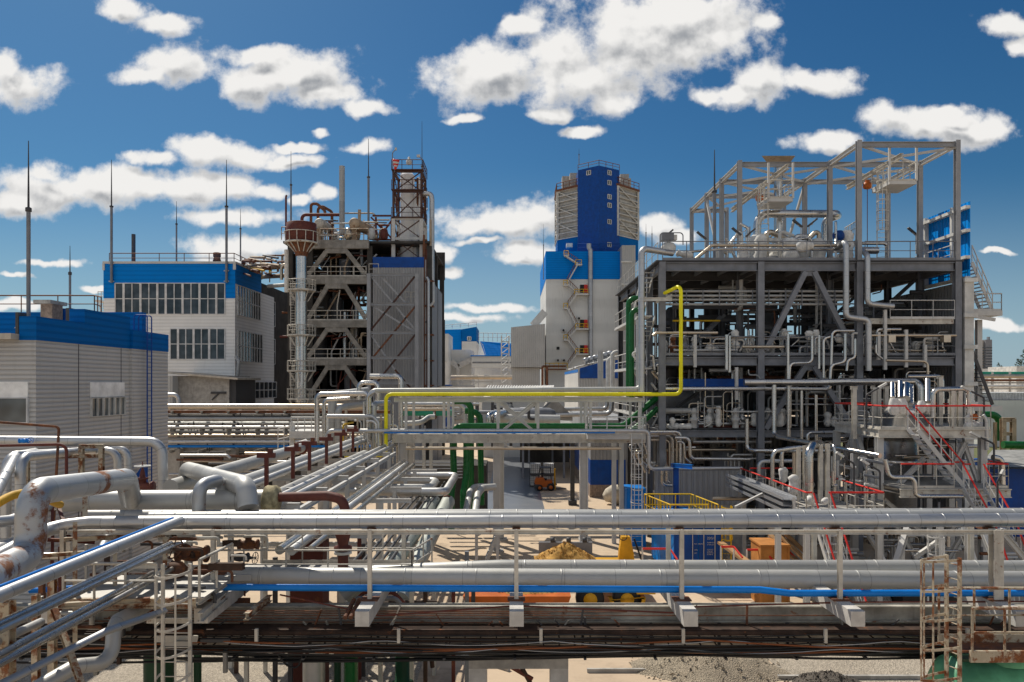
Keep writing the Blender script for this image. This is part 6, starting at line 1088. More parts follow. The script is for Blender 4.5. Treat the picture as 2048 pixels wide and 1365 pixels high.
MB().add([V((1955,935,48)), V((2200,935,48)), V((2200,900,56)), V((1985,900,56))], [(0,1,2,3)]).add([V((1955,938,48)), V((2200,938,48)), V((2200,903,56)), V((1985,903,56))], [(3,2,1,0)]).build('roof', M['slate'], bs); MB().box(xx(1962,49), 49, 0, xx(2200,49), 56, hz(938,49)).build('wall', M['navy'], bs)
for k in range(3): MB().box(xx(1975,60), 58 + k*6, 0, xx(2010,60), 60 + k*6, 1.2).build('skip_bin', M['navy' if k != 1 else 'steel_dark'], None, ('near','middle','far')[k] + ' one of the small bins on the grass beyond the right skid', 'bin')
# ================================================================== right steel process structure
sf = thing('process_structure', 'large open grey steel structure on the right packed with pipes below a bare frame', 'structure', Vector((17.8, 53, 0)))
XG = [9.0, 14.9, 20.8, 26.7]; YG = [45.0, 49.1, 53.3, 57.4, 62.2]; HD = 17.35; HT = 24.45
q = random.Random(33)
for i, x in enumerate(XG):
    for j, y in enumerate(YG):
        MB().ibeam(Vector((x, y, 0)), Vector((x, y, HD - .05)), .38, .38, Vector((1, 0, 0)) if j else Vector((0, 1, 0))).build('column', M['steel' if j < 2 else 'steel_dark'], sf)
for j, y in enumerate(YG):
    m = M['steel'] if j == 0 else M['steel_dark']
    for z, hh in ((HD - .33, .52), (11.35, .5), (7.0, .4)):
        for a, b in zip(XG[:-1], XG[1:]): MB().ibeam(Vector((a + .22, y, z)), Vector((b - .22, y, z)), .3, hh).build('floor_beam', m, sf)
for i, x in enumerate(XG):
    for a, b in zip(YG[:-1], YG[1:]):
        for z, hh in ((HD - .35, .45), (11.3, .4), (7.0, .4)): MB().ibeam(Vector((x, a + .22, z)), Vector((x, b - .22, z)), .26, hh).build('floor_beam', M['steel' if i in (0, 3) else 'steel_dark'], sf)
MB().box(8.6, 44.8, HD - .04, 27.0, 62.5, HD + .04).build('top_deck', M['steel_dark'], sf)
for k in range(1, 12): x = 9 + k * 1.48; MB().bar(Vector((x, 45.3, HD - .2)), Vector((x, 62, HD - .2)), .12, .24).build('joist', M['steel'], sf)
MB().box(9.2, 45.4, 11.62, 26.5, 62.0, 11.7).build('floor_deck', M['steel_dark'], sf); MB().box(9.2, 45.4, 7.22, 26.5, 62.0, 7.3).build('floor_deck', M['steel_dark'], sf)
MB().box(21.2, 45.0, 13.75, 26.4, 51, 13.86).bar(Vector((21.05, 44.95, 13.75)), Vector((26.45, 44.95, 13.75)), .1, .34).build('mezzanine', M['offwhite'], sf)
for z, x0, x1 in ((HD + .04, 9.0, 20.5), (HD + .04, 21.1, 26.5), (11.7, 9.1, 20.5), (11.7, 21.1, 26.5), (13.87, 22.6, 26.45)):
    MB().rail([Vector((x0, 44.82, z)), Vector((x1, 44.82, z))], 1.12, 1.45, .028, 1, .15, 4).build('railing', M['steel'] if z != 13.87 else M['steel_light'], sf)
MB().rail([Vector((8.75, 45, HD)), Vector((8.75, 62, HD))], 1.12, 1.8, .028, 1, .15, 4).build('railing', M['steel_light'], sf); MB().rail([Vector((26.9, 46, HD)), Vector((26.9, 50, HD))], 1.12, 1.5, .028, 1, .1, 4).build('railing', M['steel_light'], sf)
for (ax, az), legs in (((17.85, 16.72), ((15.2, 12.0), (20.45, 12.0))), ((17.85, 11.05), ((15.2, 7.3), (20.45, 7.3)))):
    for lx, lz in legs: MB().bar(Vector((ax + (.25 if lx > ax else -.25), 45.0, az)), Vector((lx, 45.0, lz)), .3, .3).build('vee_brace', M['steel'], sf)
    MB().box(ax - .5, 44.95, az - .25, ax + .5, 45.05, az + .08).build('gusset', M['steel'], sf)
for y in (49.1, 57.4): MB().bar(Vector((9.3, y, 7.4)), Vector((14.7, y, 11.2)), .2).build('diagonal_brace', M['steel_dark'], sf); MB().bar(Vector((21, y, 11.9)), Vector((26.4, y, 16.8)), .2).build('diagonal_brace', M['steel_dark'], sf)
# bare frame above the deck
FR = [(45.0, [20.8, 26.7]), (49.1, [14.9, 20.8, 26.7]), (53.3, [14.9, 20.8, 26.7]), (57.4, [14.9, 20.8]), (62.2, [14.9, 17.8])]
for y, xs in FR:
    for x in xs: MB().ibeam(Vector((x, y, HD + .04)), Vector((x, y, HT + .15)), .27, .3, Vector((0, 1, 0))).build('frame_column', M['steel_mid'], sf)  # light on the top frame put into its colour, paler than the steel below
    for a, b in zip(xs[:-1], xs[1:]): MB().ibeam(Vector((a + .17, y, HT - .1)), Vector((b - .17, y, HT - .1)), .24, .3).build('frame_beam', M['steel_mid'], sf)
for x, ys in ((14.9, YG[1:]), (20.8, YG[:4]), (26.7, YG[:3])):
    for a, b in zip(ys[:-1], ys[1:]): MB().ibeam(Vector((x, a + .17, HT - .08)), Vector((x, b - .17, HT - .08)), .22, .28).build('frame_beam', M['steel_light'], sf)
for xa, xb, ya, yb in ((20.8, 26.7, 45, 49.1), (14.9, 20.8, 49.1, 53.3), (20.8, 26.7, 49.1, 53.3), (14.9, 20.8, 53.3, 57.4), (14.9, 17.8, 57.4, 62.2)):
    MB().bar(Vector((xa, ya, HT - .12)), Vector((xb, yb, HT - .12)), .12, .14).bar(Vector((xb, ya, HT - .28)), Vector((xa, yb, HT - .28)), .12, .14).build('roof_bracing', M['steel_light'], sf)
MB().bar(Vector((14.9, 53.3, 18)), Vector((14.9, 57.4, HT - .4)), .16).build('roof_bracing', M['steel_light'], sf); MB().bar(Vector((20.8, 57.2, 20)), Vector((20.8, 53.4, HT - .4)), .16).build('roof_bracing', M['steel_light'], sf)
for x, y0, y1, z in ((17.0, 46.2, 58.0, 23.4), (23.5, 45.2, 52.6, 23.75)):
    MB().ibeam(Vector((x, y0, z)), Vector((x, y1, z)), .22, .3).build('crane_rail', M['offwhite'], sf)
for lb, x, y, z in (('orange hoist hanging on the left crane rail', 17.0, 51.5, 23.2), ('orange hoist hanging on the right crane rail', 23.5, 49.6, 23.55)):
    h = thing('chain_hoist', lb, 'hoist', Vector((x, y, z - .7))); MB().lathe(Vector((x - .25, y, z - .45)), [(0,0),(.2,.03),(.24,.12),(.24,.38),(.2,.47),(0,.5)], 14, Vector((1, 0, 0))).build('body', M['orange'], h); MB().box(x - .12, y - .1, z - .28, x + .12, y + .1, z - .1).build('trolley', M['orange'], h); MB().tube([Vector((x, y, z - .6)), Vector((x, y, HD + 1.4))], .025, 5, 0).build('chain', M['brown'], h)
def basket(label, px0, px1, py, Y, pytop):
    t = thing('hanging_platform', label, 'platform', ((px0 + px1) / 2, py, Y)); x0, x1, z = xx(px0, Y), xx(px1, Y), hz(py, Y)
    MB().box(x0, Y, z - .2, x1, Y + 2.2, z).build('deck', M['steel_light'], t); MB().rail([Vector((x0, Y, z)), Vector((x1, Y, z)), Vector((x1, Y + 2.2, z)), Vector((x0, Y + 2.2, z)), Vector((x0, Y, z))], 1.15, .8, .03, 1, .12, 4).build('railing', M['offwhite'], t)
    for x in (x0, x1): MB().bar(Vector((x, Y, z)), Vector((x, Y, hz(pytop, Y))), .12).build('hanger', M['steel_light'], t)
    return t
basket('pale railed platform hanging under the left bay of the top frame', 1537, 1586, 397, 47.6, 326); basket('pale railed platform hanging under the right bay of the top frame', 1779, 1833, 362, 45.3, 290)
caged_ladder('pale caged ladder up to the right hanging platform', xx(1762,46.6), 46.4, HD + .05, 23.4, .62, M['offwhite'], [hz(p,46.4) for p in (345,365,385,405,425,445,463)], dirv=Vector((-.5, -1, 0)).normalized(), parts=False, rad=.36); caged_ladder('pale caged ladder up to the left hanging platform', xx(1527,48), 48, HD + .05, 22.6, .62, M['offwhite'], [hz(p,48) for p in (372,392,412,432,452)], dirv=Vector((-.3, -1, 0)).normalized(), parts=False, rad=.34)
# right hand cladding: blue on top, grey ribbed below
cb_ = thing('wind_screen', 'bright blue profiled screen on white rails at the right end of the steel structure', 'screen', Vector((27.5, 47.5, 17)))
MB().box(27.45, 45.0, 16.3, 27.5, 50.2, 20.95).build('sheet', M['blue_ribv'], cb_)
for z in (20.6, 19.2, 17.6, 16.35): MB().box(27.15, 44.9, z - .09, 27.44, 50.3, z + .09).build('rail', M['white'], cb_)
for y in (46.5, 49.5): MB().box(27.2, y - .1, 16.3, 27.44, y + .1, 20.9).build('upright', M['white'], cb_)
ec = thing('end_cladding', 'pale ribbed cladding closing the right end of the steel structure', 'cladding', Vector((27.4, 52, 0)))
MB().box(27.35, 44.9, .2, 27.42, 62, 16.2).build('sheet', M['rib_grey_y'], ec); MB().box(27.05, 44.8, .2, 27.6, 45.1, 16.25).build('corner_strip', M['white'], ec)
for z in (16.2, 14.1, 12.2, 10.0, 8.8, 6.8, 5.0): MB().box(26.95, 44.65, z - .12, 27.75, 44.79, z + .12).build('rail', M['white'], ec)
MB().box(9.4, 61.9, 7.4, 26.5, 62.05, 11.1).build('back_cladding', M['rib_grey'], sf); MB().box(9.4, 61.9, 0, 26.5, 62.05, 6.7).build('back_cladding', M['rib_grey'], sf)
es = thing('end_stairs', 'steel stairs with landing outside the right end of the structure', 'stairs', (1970,640,46))
MB().stair((1944,525,46), (1985,622,46), (0, 1.1, 0), 14).build('flight', M['steel_light'], es); MB().box(xx(1944,46), 45.9, hz(632,46), xx(2003,46), 47.3, hz(622,46)).build('landing', M['steel_light'], es); MB().rail([(1985,622,45.95),(2003,622,45.95),(2003,622,47.2)], 1.05, .6, .035, 1, .12, 4).rail([(1944,622,45.95),(1985,622,45.95)], 1.05, .8, .03, 1, .12, 4).build('landing_railing', M['steel_light'], es)
p0, p1 = V((1944,525,45.95)), V((1985,622,45.95)); mb = MB().tube([p0 + Vector((0,0,1.05)), p1 + Vector((0,0,1.05))], .035, 5, 0).tube([p0 + Vector((0,0,.55)), p1 + Vector((0,0,.55))], .025, 5, 0)
for k in range(5): c_ = p0.lerp(p1, k/4); mb.tube([c_, c_ + Vector((0,0,1.05))], .03, 5, 0)
mb.build('stair_railing', M['steel_light'], es); MB().ibeam((1957,640,46.6), (1957,850,46.6), .3, .3).build('post', M['steel_light'], es); MB().stair((1944,700,46), (1985,810,46), (0, 1.1, 0), 14).build('flight', M['steel_dark'], es); MB().bar((1944,632,46), (1990,640,46), .12, .2).build('bracket', M['steel_light'], es)
MB().box(xx(1944,46), 45.9, hz(822,46), xx(2003,46), 47.3, hz(812,46)).build('landing', M['steel_light'], es)
# deck equipment
hd = thing('vent_hood', 'brown rectangular rain hood on a silver stack above the top frame', 'hood', (1557,490,51))
MB().tube([(1557,500,51),(1557,325,51)], .3, 20, 0).tube([(1557,500,51),(1557,480,51)], .42, 20, 0).build('stack', M['chrome'], hd)
MB().add([V((1523,312,49.5)), V((1591,312,49.5)), V((1591,312,52.5)), V((1523,312,52.5)), V((1534,326,50.4)), V((1580,326,50.4)), V((1580,326,51.8)), V((1534,326,51.8))], [(0,1,5,4),(1,2,6,5),(2,3,7,6),(3,0,4,7),(4,5,6,7),(3,2,1,0)]).build('hood', M['tanrust'], hd)
pipe('polished ring main pipe bent at both ends above the top deck', [(1512,500,50),(1516,428,50),(1672,428,50),(1676,432,53.5),(1650,440,54),(1650,500,54)], .26, M['chrome'], bend=.75, seg=22)
for lb, pts, r, m in (('long bright pipe running along the top deck railing, upper one', [(1380,528,45.4),(1424,491,45.5),(1700,491,45.5)], .1, 'tan'), ('long bright pipe running along the top deck railing, lower one', [(1366,505,46),(1440,499,46),(1690,499,46)], .08, 'chrome'), ('pipe bent down on the right of the top deck', [(1724,487,48),(1768,487,48),(1776,492,48),(1776,520,48)], .11, 'chrome'),
    ('left thick chrome drop pipe with a jog on the front of the structure', [(1672,498,46),(1692,484,44.4),(1692,634,44.4),(1737,640,44.4),(1737,742,44.4)], .175, 'alu'), ('right thick chrome drop pipe turning right on the front of the structure', [(1722,498,46),(1735,512,44.4),(1735,608,44.4),(1787,613,44.4)], .16, 'alu'),
    ('thick polished pipe crossing low before the steel structure', [(1488,765,43),(1640,765,43),(1700,764,42.8),(1832,763,42.6),(1840,773,42.4),(1840,815,42.4)], .19, 'chrome'), ('slimmer polished pipe crossing below the thick one', [(1331,778,44),(1545,778,44),(1655,779,43.6),(1660,772,43.6)], .12, 'chrome'), ('thin bright pipe arching above the skid valves', [(1815,753,42),(1884,753,42),(1885,830,42)], .11, 'chrome'),
    ('tan pipe along the second floor railing at left', [(1306,672,44.6),(1312,666,44.6),(1435,666,44.6)], .09, 'tan'), ('short tan pipe along the second floor railing in the middle', [(1484,694,44.6),(1568,694,44.6)], .09, 'tan'), ('tan pipe with a red mark along the second floor at right', [(1740,671,44.6),(1912,671,44.6)], .09, 'tan'),
    ('left tube of the slim pair hanging below the second floor', [(1453,670,44.5),(1453,740,44.5)], .1, 'chrome'), ('right tube of the slim pair hanging below the second floor', [(1459,672,44.6),(1459,745,44.6)], .09, 'chrome'), ('straight chrome tube dropping left of the vee brace foot', [(1576,668,44.3),(1576,760,44.3)], .085, 'chrome'),
    ('chrome tube with a long offset below the vee brace', [(1624,672,44.3),(1624,726,44.3),(1580,727,44.3),(1578,762,44.3)], .085, 'chrome'), ('straight chrome tube right of the long offset tube', [(1638,671,44.3),(1638,738,44.3)], .075, 'chrome'), ('chrome tube with a short hook on top', [(1660,674,44.3),(1647,678,44.3),(1647,756,44.3)], .08, 'chrome'), ('chrome tube forming a tall square hook at the right vee brace foot', [(1708,662,44.3),(1664,662,44.3),(1662,740,44.3)], .085, 'chrome'),
    ('chrome tube with a sloping offset beside the square hook', [(1690,668,44.2),(1690,724,44.2),(1662,731,44.2),(1660,760,44.2)], .09, 'chrome'), ('chrome tube with a small offset left of the third front column', [(1710,678,44.2),(1710,716,44.2),(1695,720,44.2),(1693,742,44.2)], .08, 'chrome'), ('tan tube turning down at the right of the second floor', [(1772,721,44.5),(1855,723,44.5),(1856,775,44.5)], .08, 'tan'), ('thin tube hooked below the mezzanine', [(1752,690,44.4),(1752,708,44.4),(1765,718,44.4)], .06, 'chrome'),
    ('thick chrome riser below the crossing pipe', [(1548,770,43),(1548,870,43),(1556,874,42.5),(1650,892,39),(1760,912,35.5)], .13, 'chrome'), ('left chrome riser of three right of the thick riser', [(1577,770,43.6),(1577,880,43.6)], .11, 'chrome'), ('middle chrome riser of three right of the thick riser', [(1603,776,43.8),(1603,882,43.8)], .09, 'chrome'), ('right chrome riser of three right of the thick riser', [(1632,790,43.8),(1632,888,43.8)], .09, 'chrome'),
    ('chrome tube stepping down right at the lower left of the structure', [(1494,838,44),(1494,898,44),(1512,902,43.5),(1700,903,42)], .12, 'chrome'), ('silver header across the ground floor, uppermost of four', [(1388,848,46),(1535,848,46)], .1, 'alu'), ('silver header across the ground floor, second of four', [(1360,864,45.6),(1560,864,45.6)], .1, 'chrome'), ('silver header across the ground floor, third of four', [(1386,884,45.6),(1542,884,45.6)], .1, 'alu'), ('silver header across the ground floor, lowest of four', [(1330,900,46),(1470,900,46)], .09, 'tan'),
    ('beige pipe turning down beside the left front column', [(1331,822,45.6),(1388,822,45.6),(1388,882,45.6)], .17, 'dull'), ('outer hooked tube of the cluster at the lower left corner', [(1300,864,44.5),(1361,864,44.5),(1361,930,44.5)], .1, 'chrome'), ('second hooked tube of the cluster at the lower left corner', [(1300,868,44.8),(1354,868,44.8),(1354,925,44.8)], .08, 'tan'), ('third hooked tube of the cluster at the lower left corner', [(1296,872,45),(1346,872,45),(1346,935,45)], .08, 'chrome'), ('innermost hooked tube of the cluster at the lower left corner', [(1296,880,45),(1339,880,45),(1339,945,45)], .07, 'tan'),
    ('tube hooked down to a long low run, outer', [(1350,876,44.2),(1379,876,44.2),(1381,918,44.2),(1500,919,44.2)], .1, 'chrome'), ('tube hooked down to a long low run, inner', [(1354,884,44.4),(1368,884,44.4),(1370,916,44.4),(1382,926,44.4)], .08, 'chrome'), ('pale pipe hooked before the panel fence', [(1324,935,43.6),(1324,970,43.6),(1344,971,43.6)], .09, 'chrome'), ('second pale pipe hooked before the panel fence', [(1333,930,43.8),(1333,962,43.8),(1340,965,43.8)], .08, 'chrome'),
    ('low silver pipe running out behind the container railing', [(1425,998,40.5),(1510,998,40.5)], .1, 'tan'), ('hooked tube over the deck at lower right', [(1615,900,42),(1615,870,42),(1620,866,42),(1690,866,42)], .09, 'chrome')):
    pipe(lb, pts, r, M[m], bend=.3, seg=14)
for k, py in enumerate((583, 592, 600, 609)): pipe(('topmost','second','third','lowest')[k] + ' of four pale pipes in a ladder row under the top deck', [(1332,py,45.5),(1700,py,45.5)], .075, M['dull'], seg=10)
sr = thing('pipe_clips', 'row of upright clips holding the four pale pipes under the top deck', 'clips', (1515,612,45.4))
for px in range(1340, 1700, 33): MB().bar((px,580,45.4), (px,612,45.4), .05).build('clip', M['steel'], sr)
rig('bracket_arm', 'white bracket arm sticking out left at the yellow pipe top', 'bracket', (1310,600,44.3), [((1278,599,44.2),(1344,599,44.2),.2,'arm'),((1312,606,45),(1345,590,45),.14,'arm')], M['white'])
for px, pa, pb in ((1390,670,735),(1473,735,800),(1757,665,720),(1812,660,735),(1850,690,735),(1770,620,740)): rig('hanger_post', 'pale steel hanger post on the second floor front at ' + {1390:'the yellow pipe',1473:'the second column',1757:'the third column',1812:'the mezzanine middle',1850:'the right end',1770:'the left edge of the mezzanine'}[px], 'post', (px,pb,44.6), [((px,pa,44.6),(px,pb,44.6),.17,'post')], M['steel_light'])
for px, py, r, lb in ((1470,668,.24,'second column, upper'),(1470,690,.28,'second column, lower'),(1568,666,.22,'left foot of the vee brace'),(1618,670,.26,'middle of the vee brace, left'),(1632,668,.24,'middle of the vee brace, right'),(1678,676,.26,'right foot of the vee brace'),(1420,694,.28,'yellow pipe'),(1706,675,.2,'third column')):
    MB().lump([(px,py+10,45.4),(px,py-8,45.4)], r, amp=.25, rnd=q).build('wrapped_valve', M['wrap'], None, 'white wrapped valve on the second floor by the ' + lb, 'valve')
for px, py in ((1783,678),(1893,678)): MB().box(xx(px-7,44.5), 44.4, hz(py+7,44.5), xx(px+7,44.5), 44.8, hz(py-7,44.5)).build('junction_box', M['tan'], None, ('left' if px < 1800 else 'right') + ' of two tan boxes under the tan pipe at the second floor right', 'box')
MB().lump([(1334,853,45.4),(1384,853,45.4)], .17, amp=.25, rnd=q).build('pipe_wrap', M['wrap'], None, 'white wrapped pipe stretch beside the left front column', 'insulation')
# deck machinery
va = thing('control_valve', 'boxy grey valve actuator at the left corner of the top deck', 'valve', (1335,510,45.5))
MB().box(xx(1322,45.5), 45.2, hz(482,45.5), xx(1346,45.5), 45.9, hz(469,45.5)).build('actuator', M['steel'], va); MB().box(xx(1346,45.5), 45.3, hz(481,45.5), xx(1353,45.5), 45.8, hz(471,45.5)).build('actuator_end', M['white'], va); MB().lathe((1337,510,45.6), [(.3,0),(.42,.15),(.46,.5),(.3,.7),(.12,.75),(.12,1.0)], 16).build('body', M['white'], va); MB().tube([(1320,505,45.3),(1320,470,45.3),(1324,466,45.3),(1362,466,45.3),(1366,470,45.3),(1366,490,45.3)], .035, 6, .2).build('guard_rail', M['steel'], va)
for px, lb in ((1355,'left of the deck corner'),): MB().lump([(1352,507,46),(1385,512,46)], .22, amp=.3, rnd=q).build('pipe_wrap', M['wrap'], None, 'white wrapped flange on the deck right of the actuator', 'insulation')
dk = thing('deck_equipment', 'crowd of wrapped valves, pumps and pipes on the top deck', 'equipment', (1560,520,50))
for k in range(54):
    px = q.uniform(1480, 1720); Y = q.uniform(46.2, 60); base = V((px, 520, Y)); base.z = HD + .05; x = base.x
    if k % 4 == 0: MB().lump([base, base + Vector((0, 0, q.uniform(.8, 2.2)))], q.uniform(.25, .45), amp=.25, rnd=q).build('wrapped_valve', M['wrap'], dk)
    elif k % 4 == 1: MB().tube([base, base + Vector((0,0,q.uniform(.8, 3.4))), base + Vector((q.uniform(-2,2), 0, q.uniform(1.0, 3.0)))], q.uniform(.06, .2), 10, .3).build('pipe', M[q.choice(['chrome','alu','tan'])], dk)
    elif k % 4 == 2: MB().bar(base, base + Vector((0,0,q.uniform(.8,1.9))), q.uniform(.1, .3)).build('support', M[q.choice(['steel_light','offwhite','white'])], dk)
    else: z = q.uniform(.5, 2.0); MB().tube([base + Vector((0,0,z)), base + Vector((q.uniform(.6, 2.5), 0, z))], q.uniform(.08, .25), 10, 0).build('pipe', M[q.choice(['chrome','alu','tan','wrap'])], dk)
for k in range(14):
    px = q.uniform(1500, 1715); Y = q.uniform(46, 54); b0 = V((px, 520, Y)); b0.z = HD + .05; hh = q.uniform(1.0, 2.4); MB().lump([b0, b0 + Vector((0, 0, hh * .5)), b0 + Vector((0, 0, hh))], q.uniform(.35, .6), amp=.22, seg=14, rnd=q).build('wrapped_vessel', M['wrap'], dk)
for k in range(16):
    px = q.uniform(1430, 1715); Y = q.uniform(46, 58); b0 = V((px, 520, Y)); b0.z = HD + .05; MB().tube([b0, b0 + Vector((0,0,q.uniform(1.2,3.5))), b0 + Vector((q.uniform(-1.5,1.5),0,q.uniform(1.2,3.5)))], q.uniform(.05,.12), 8, .2).build('thin_pipe', M[q.choice(['chrome','steel_light','tan'])], dk)
for a, b in (((1540,497,52),(1590,497,52)),((1455,500,52),(1480,486,52)),((1600,505,56),(1640,478,56))): MB().bar(a, b, .5, .08).build('support', M['offwhite'], dk)
MB().box(xx(1480,52), 50, HD + .6, xx(1560,52), 53, HD + .9).build('table_platform', M['offwhite'], dk)
MB().rail([(1455,515,50),(1500,478,56)], .9, 1.5, .03, 1, 0, 4).rail([(1690,480,56),(1712,470,50)], .9, 1, .03, 1, 0, 4).build('small_railing', M['offwhite'], dk)
MB().lump([(1592,494,45.4),(1625,492,45.4)], .34, amp=.3, rnd=q).build('pipe_wrap', M['wrap'], None, 'big white wrapped flange hanging over the top deck railing', 'insulation')
va = thing('control_valve', 'dark blue valve actuator standing at the middle of the top deck', 'valve', (1677,490,47)); MB().lathe((1677,472,47), [(0,-.25),(.3,-.22),(.34,0),(.3,.22),(0,.25)], 14, Vector((.6,-1,.1))).build('actuator', M['navy'], va); MB().lathe((1677,505,47), [(.25,0),(.3,.3),(.12,.5),(.1,1.0)], 12).build('body', M['steel_light'], va)
def floodlight(label, px, py, Y, a=1):
    t = thing('floodlight', label, 'light', (px, py + 40, Y)); MB().tube([(px,py+46,Y),(px,py+8,Y),(px+8*a,py+4,Y)], .035, 6, .1).build('pole', M['steel_light'], t); MB().bar((px-2*a,py+9,Y), (px+16*a,py-6,Y), .22, .1).build('lamp_head', M['steel_dark'], t)
for i, (px, py, a, lb) in enumerate(((1480,462,-1,'second frame column, left head'),(1494,464,1,'second frame column, right head'),(1602,446,-1,'ring pipe middle, left head'),(1618,444,1,'ring pipe middle, right head'),(1832,462,-1,'back right column, left head'),(1850,462,1,'back right column, right head'),(1410,470,-1,'left end of the top deck'),(1330,466,1,'deck corner actuator'))): floodlight('dark twin floodlight by the ' + lb, px, py, 47 if px < 1700 else 50, a)
mast('tall grey pole with a flat tip left of the top frame', 1429, 300, 520, 52, .12)
# crowded inside of the structure
cols = ['steel_dark','steel','dull','rust','alu','steel_light','dull','chrome']
def inner(n, z0, z1, y0, y1, pn, r0=.04, r1=.14):
    for k in range(n):
        x = q.uniform(9.4, 26.3); y = q.uniform(y0, y1); z = q.uniform(z0, z1); L = q.uniform(.8, 5); m = M[q.choice(cols)]; c = k % 3; r = q.uniform(r0, r1)
        if c == 0: pts = [Vector((x, y, z0)), Vector((x, y, z)), Vector((min(26.3, x + L * .5), y, z))]
        elif c == 1: pts = [Vector((x, y, z)), Vector((min(26.4, x + L), y, z)), Vector((min(26.4, x + L), y, max(z0, z - q.uniform(.3, 1.5))))]
        else: pts = [Vector((x, y, z1)), Vector((x, y, z)), Vector((x, y + 1.2, z))]
        MB().tube(pts, r, 8, .3).build(pn, m, sf)
inner(95, 11.75, 16.6, 47, 61, 'upper_floor_pipe'); inner(95, 7.35, 11.0, 45.8, 60, 'middle_floor_pipe'); inner(98, .3, 6.7, 45.3, 60, 'ground_floor_pipe', .05, .16)
for z0, z1, pn in ((11.75, 13.3, 'second_floor_tube'), (7.4, 10.9, 'first_floor_tube'), (.2, 6.6, 'ground_floor_tube')):
    for k in range(64):
        x = q.uniform(9.3, 26.2); y = q.uniform(44.7, 47.2); r = q.uniform(.03, .085); m = M[q.choice(['chrome','alu','tan','steel_light','dull','chrome'])]; za, zb = sorted((q.uniform(z0, z1), q.uniform(z0, z1)))
        if k % 3 == 0: pts = [Vector((x, y, z0)), Vector((x, y, zb)), Vector((min(26.3, x + q.uniform(.3, 1.6)), y, zb))]
        elif k % 3 == 1: pts = [Vector((x, y, za)), Vector((min(26.3, x + q.uniform(1, 4.5)), y, za))]
        else: pts = [Vector((x, y, zb)), Vector((x, y, za)), Vector((min(26.3, x + q.uniform(.3, 1.2)), y, za)), Vector((min(26.3, x + q.uniform(.3, 1.2)), y, max(z0, za - .7)))]
        MB().tube(pts, r, 8, .2).build(pn, m, sf)
    for k in range(14):
        x = q.uniform(9.4, 26); y = q.uniform(45.2, 47.5); MB().lump([Vector((x, y, z0)), Vector((x, y, z0 + q.uniform(.5, 1.3)))], q.uniform(.16, .3), amp=.25, rnd=q).build('wrapped_fitting', M['wrap'], sf)
for k in range(40):
    x = q.uniform(9.6, 26); y = q.uniform(47, 61); fl = q.choice((11.7, 7.3, 0.0)); MB().ibeam(Vector((x, y, fl)), Vector((x, y, fl + q.uniform(1.8, 3.6))), .16, .16).build('support_post', M['steel_dark'], sf)
for k in range(30):
    x = q.uniform(9.6, 24); y = q.uniform(47, 61); fl = q.choice((11.7, 11.7, 7.3)); z = fl + q.uniform(1.2, 3.9); MB().ibeam(Vector((x, y, z)), Vector((min(26.4, x + q.uniform(1.5, 6)), y, z)), .15, .22).build('support_beam', M['steel_dark'], sf)
for i, (x, y, z, L, r, m) in enumerate(((11, 55, 13.2, 5, .8, 'steel_dark'), (18.5, 56, 13.0, 6, .7, 'steel_dark'), (10.5, 51, 9.0, 4, .75, 'steel'), (17, 52, 9.2, 6, .8, 'steel_dark'), (11, 50, 1.6, 4, .8, 'steel'), (17, 50.5, 1.8, 5, .9, 'steel_dark'), (22.5, 52, 8.8, 3.4, .8, 'steel'), (22, 50, 1.6, 4, .8, 'steel_dark'))):
    MB().lathe(Vector((x, y, z)), [(0,-.3),(r*.6,-.22),(r,.05),(r,L),(r*.6,L+.27),(0,L+.35)], 18, Vector((1, 0, 0))).build('horizontal_vessel', M[m], sf)
for x, y, z0, z1, r in ((12.5, 58, 7.3, 16, .7), (16.3, 59, 11.7, 16.5, .8), (19.6, 57, 7.3, 16, .6), (24, 58.5, 11.7, 16.6, .9), (13.4, 48, 0, 6, .6), (25, 50, 0, 6, .7), (19.5, 47.5, 0, 6.2, .5)):
    MB().lathe(Vector((x, y, z0)), [(r,0),(r,z1-z0-.4),(r*.6,z1-z0-.1),(0,z1-z0)], 18).build('vertical_vessel', M[q.choice(['steel','steel_dark'])], sf)
for k in range(10): x = 16.2 + (k % 5) * 1.9; y = 47.5 + (k // 5) * 4; MB().stair(Vector((x, y, 7.3)), Vector((x + 1.6, y, 9.4)), (0, .8, 0), 8).build('inner_stair', M['steel_dark'], sf) if k in (2, 7) else None
MB().stair(Vector((18.4, 48, 11.7)), Vector((21.2, 48, 14)), (0, 1, 0), 10).build('inner_stair', M['steel'], sf); MB().stair(Vector((11.2, 50, 11.7)), Vector((14.2, 50, 14.6)), (0, 1, 0), 10).build('inner_stair', M['steel'], sf)
MB().box(10.2, 45.7, 9.6, 14.4, 46.2, 10.3).build('blue_equipment', M['navy'], sf); MB().tube([Vector((10.2, 47.6, 14.0)), Vector((13.2, 47.6, 14.0))], .06, 8, 0).build('yellow_pipe', M['yellow_safety'], sf)
for k in range(24):
    x = q.uniform(9.5, 26); y = q.uniform(45.4, 46.4); fl = q.choice((11.72, 7.32, .05)); MB().lathe(Vector((x, y, fl)), [(.2,0),(.2,.4),(.28,.45),(.28,.6),(.14,.65),(.14,.9),(.22,.95),(.1,1.2),(0,1.22)], 10).build('pump', M[q.choice(['steel_light','alu','steel','rust'])], sf)
MB().box(11.2, 46, 7.32, 15.4, 48, 7.6).build('equipment_plinth', M['brown'], sf); MB().box(10, 45.2, .05, 15.5, 47, .5).build('equipment_plinth', M['concrete'], sf)
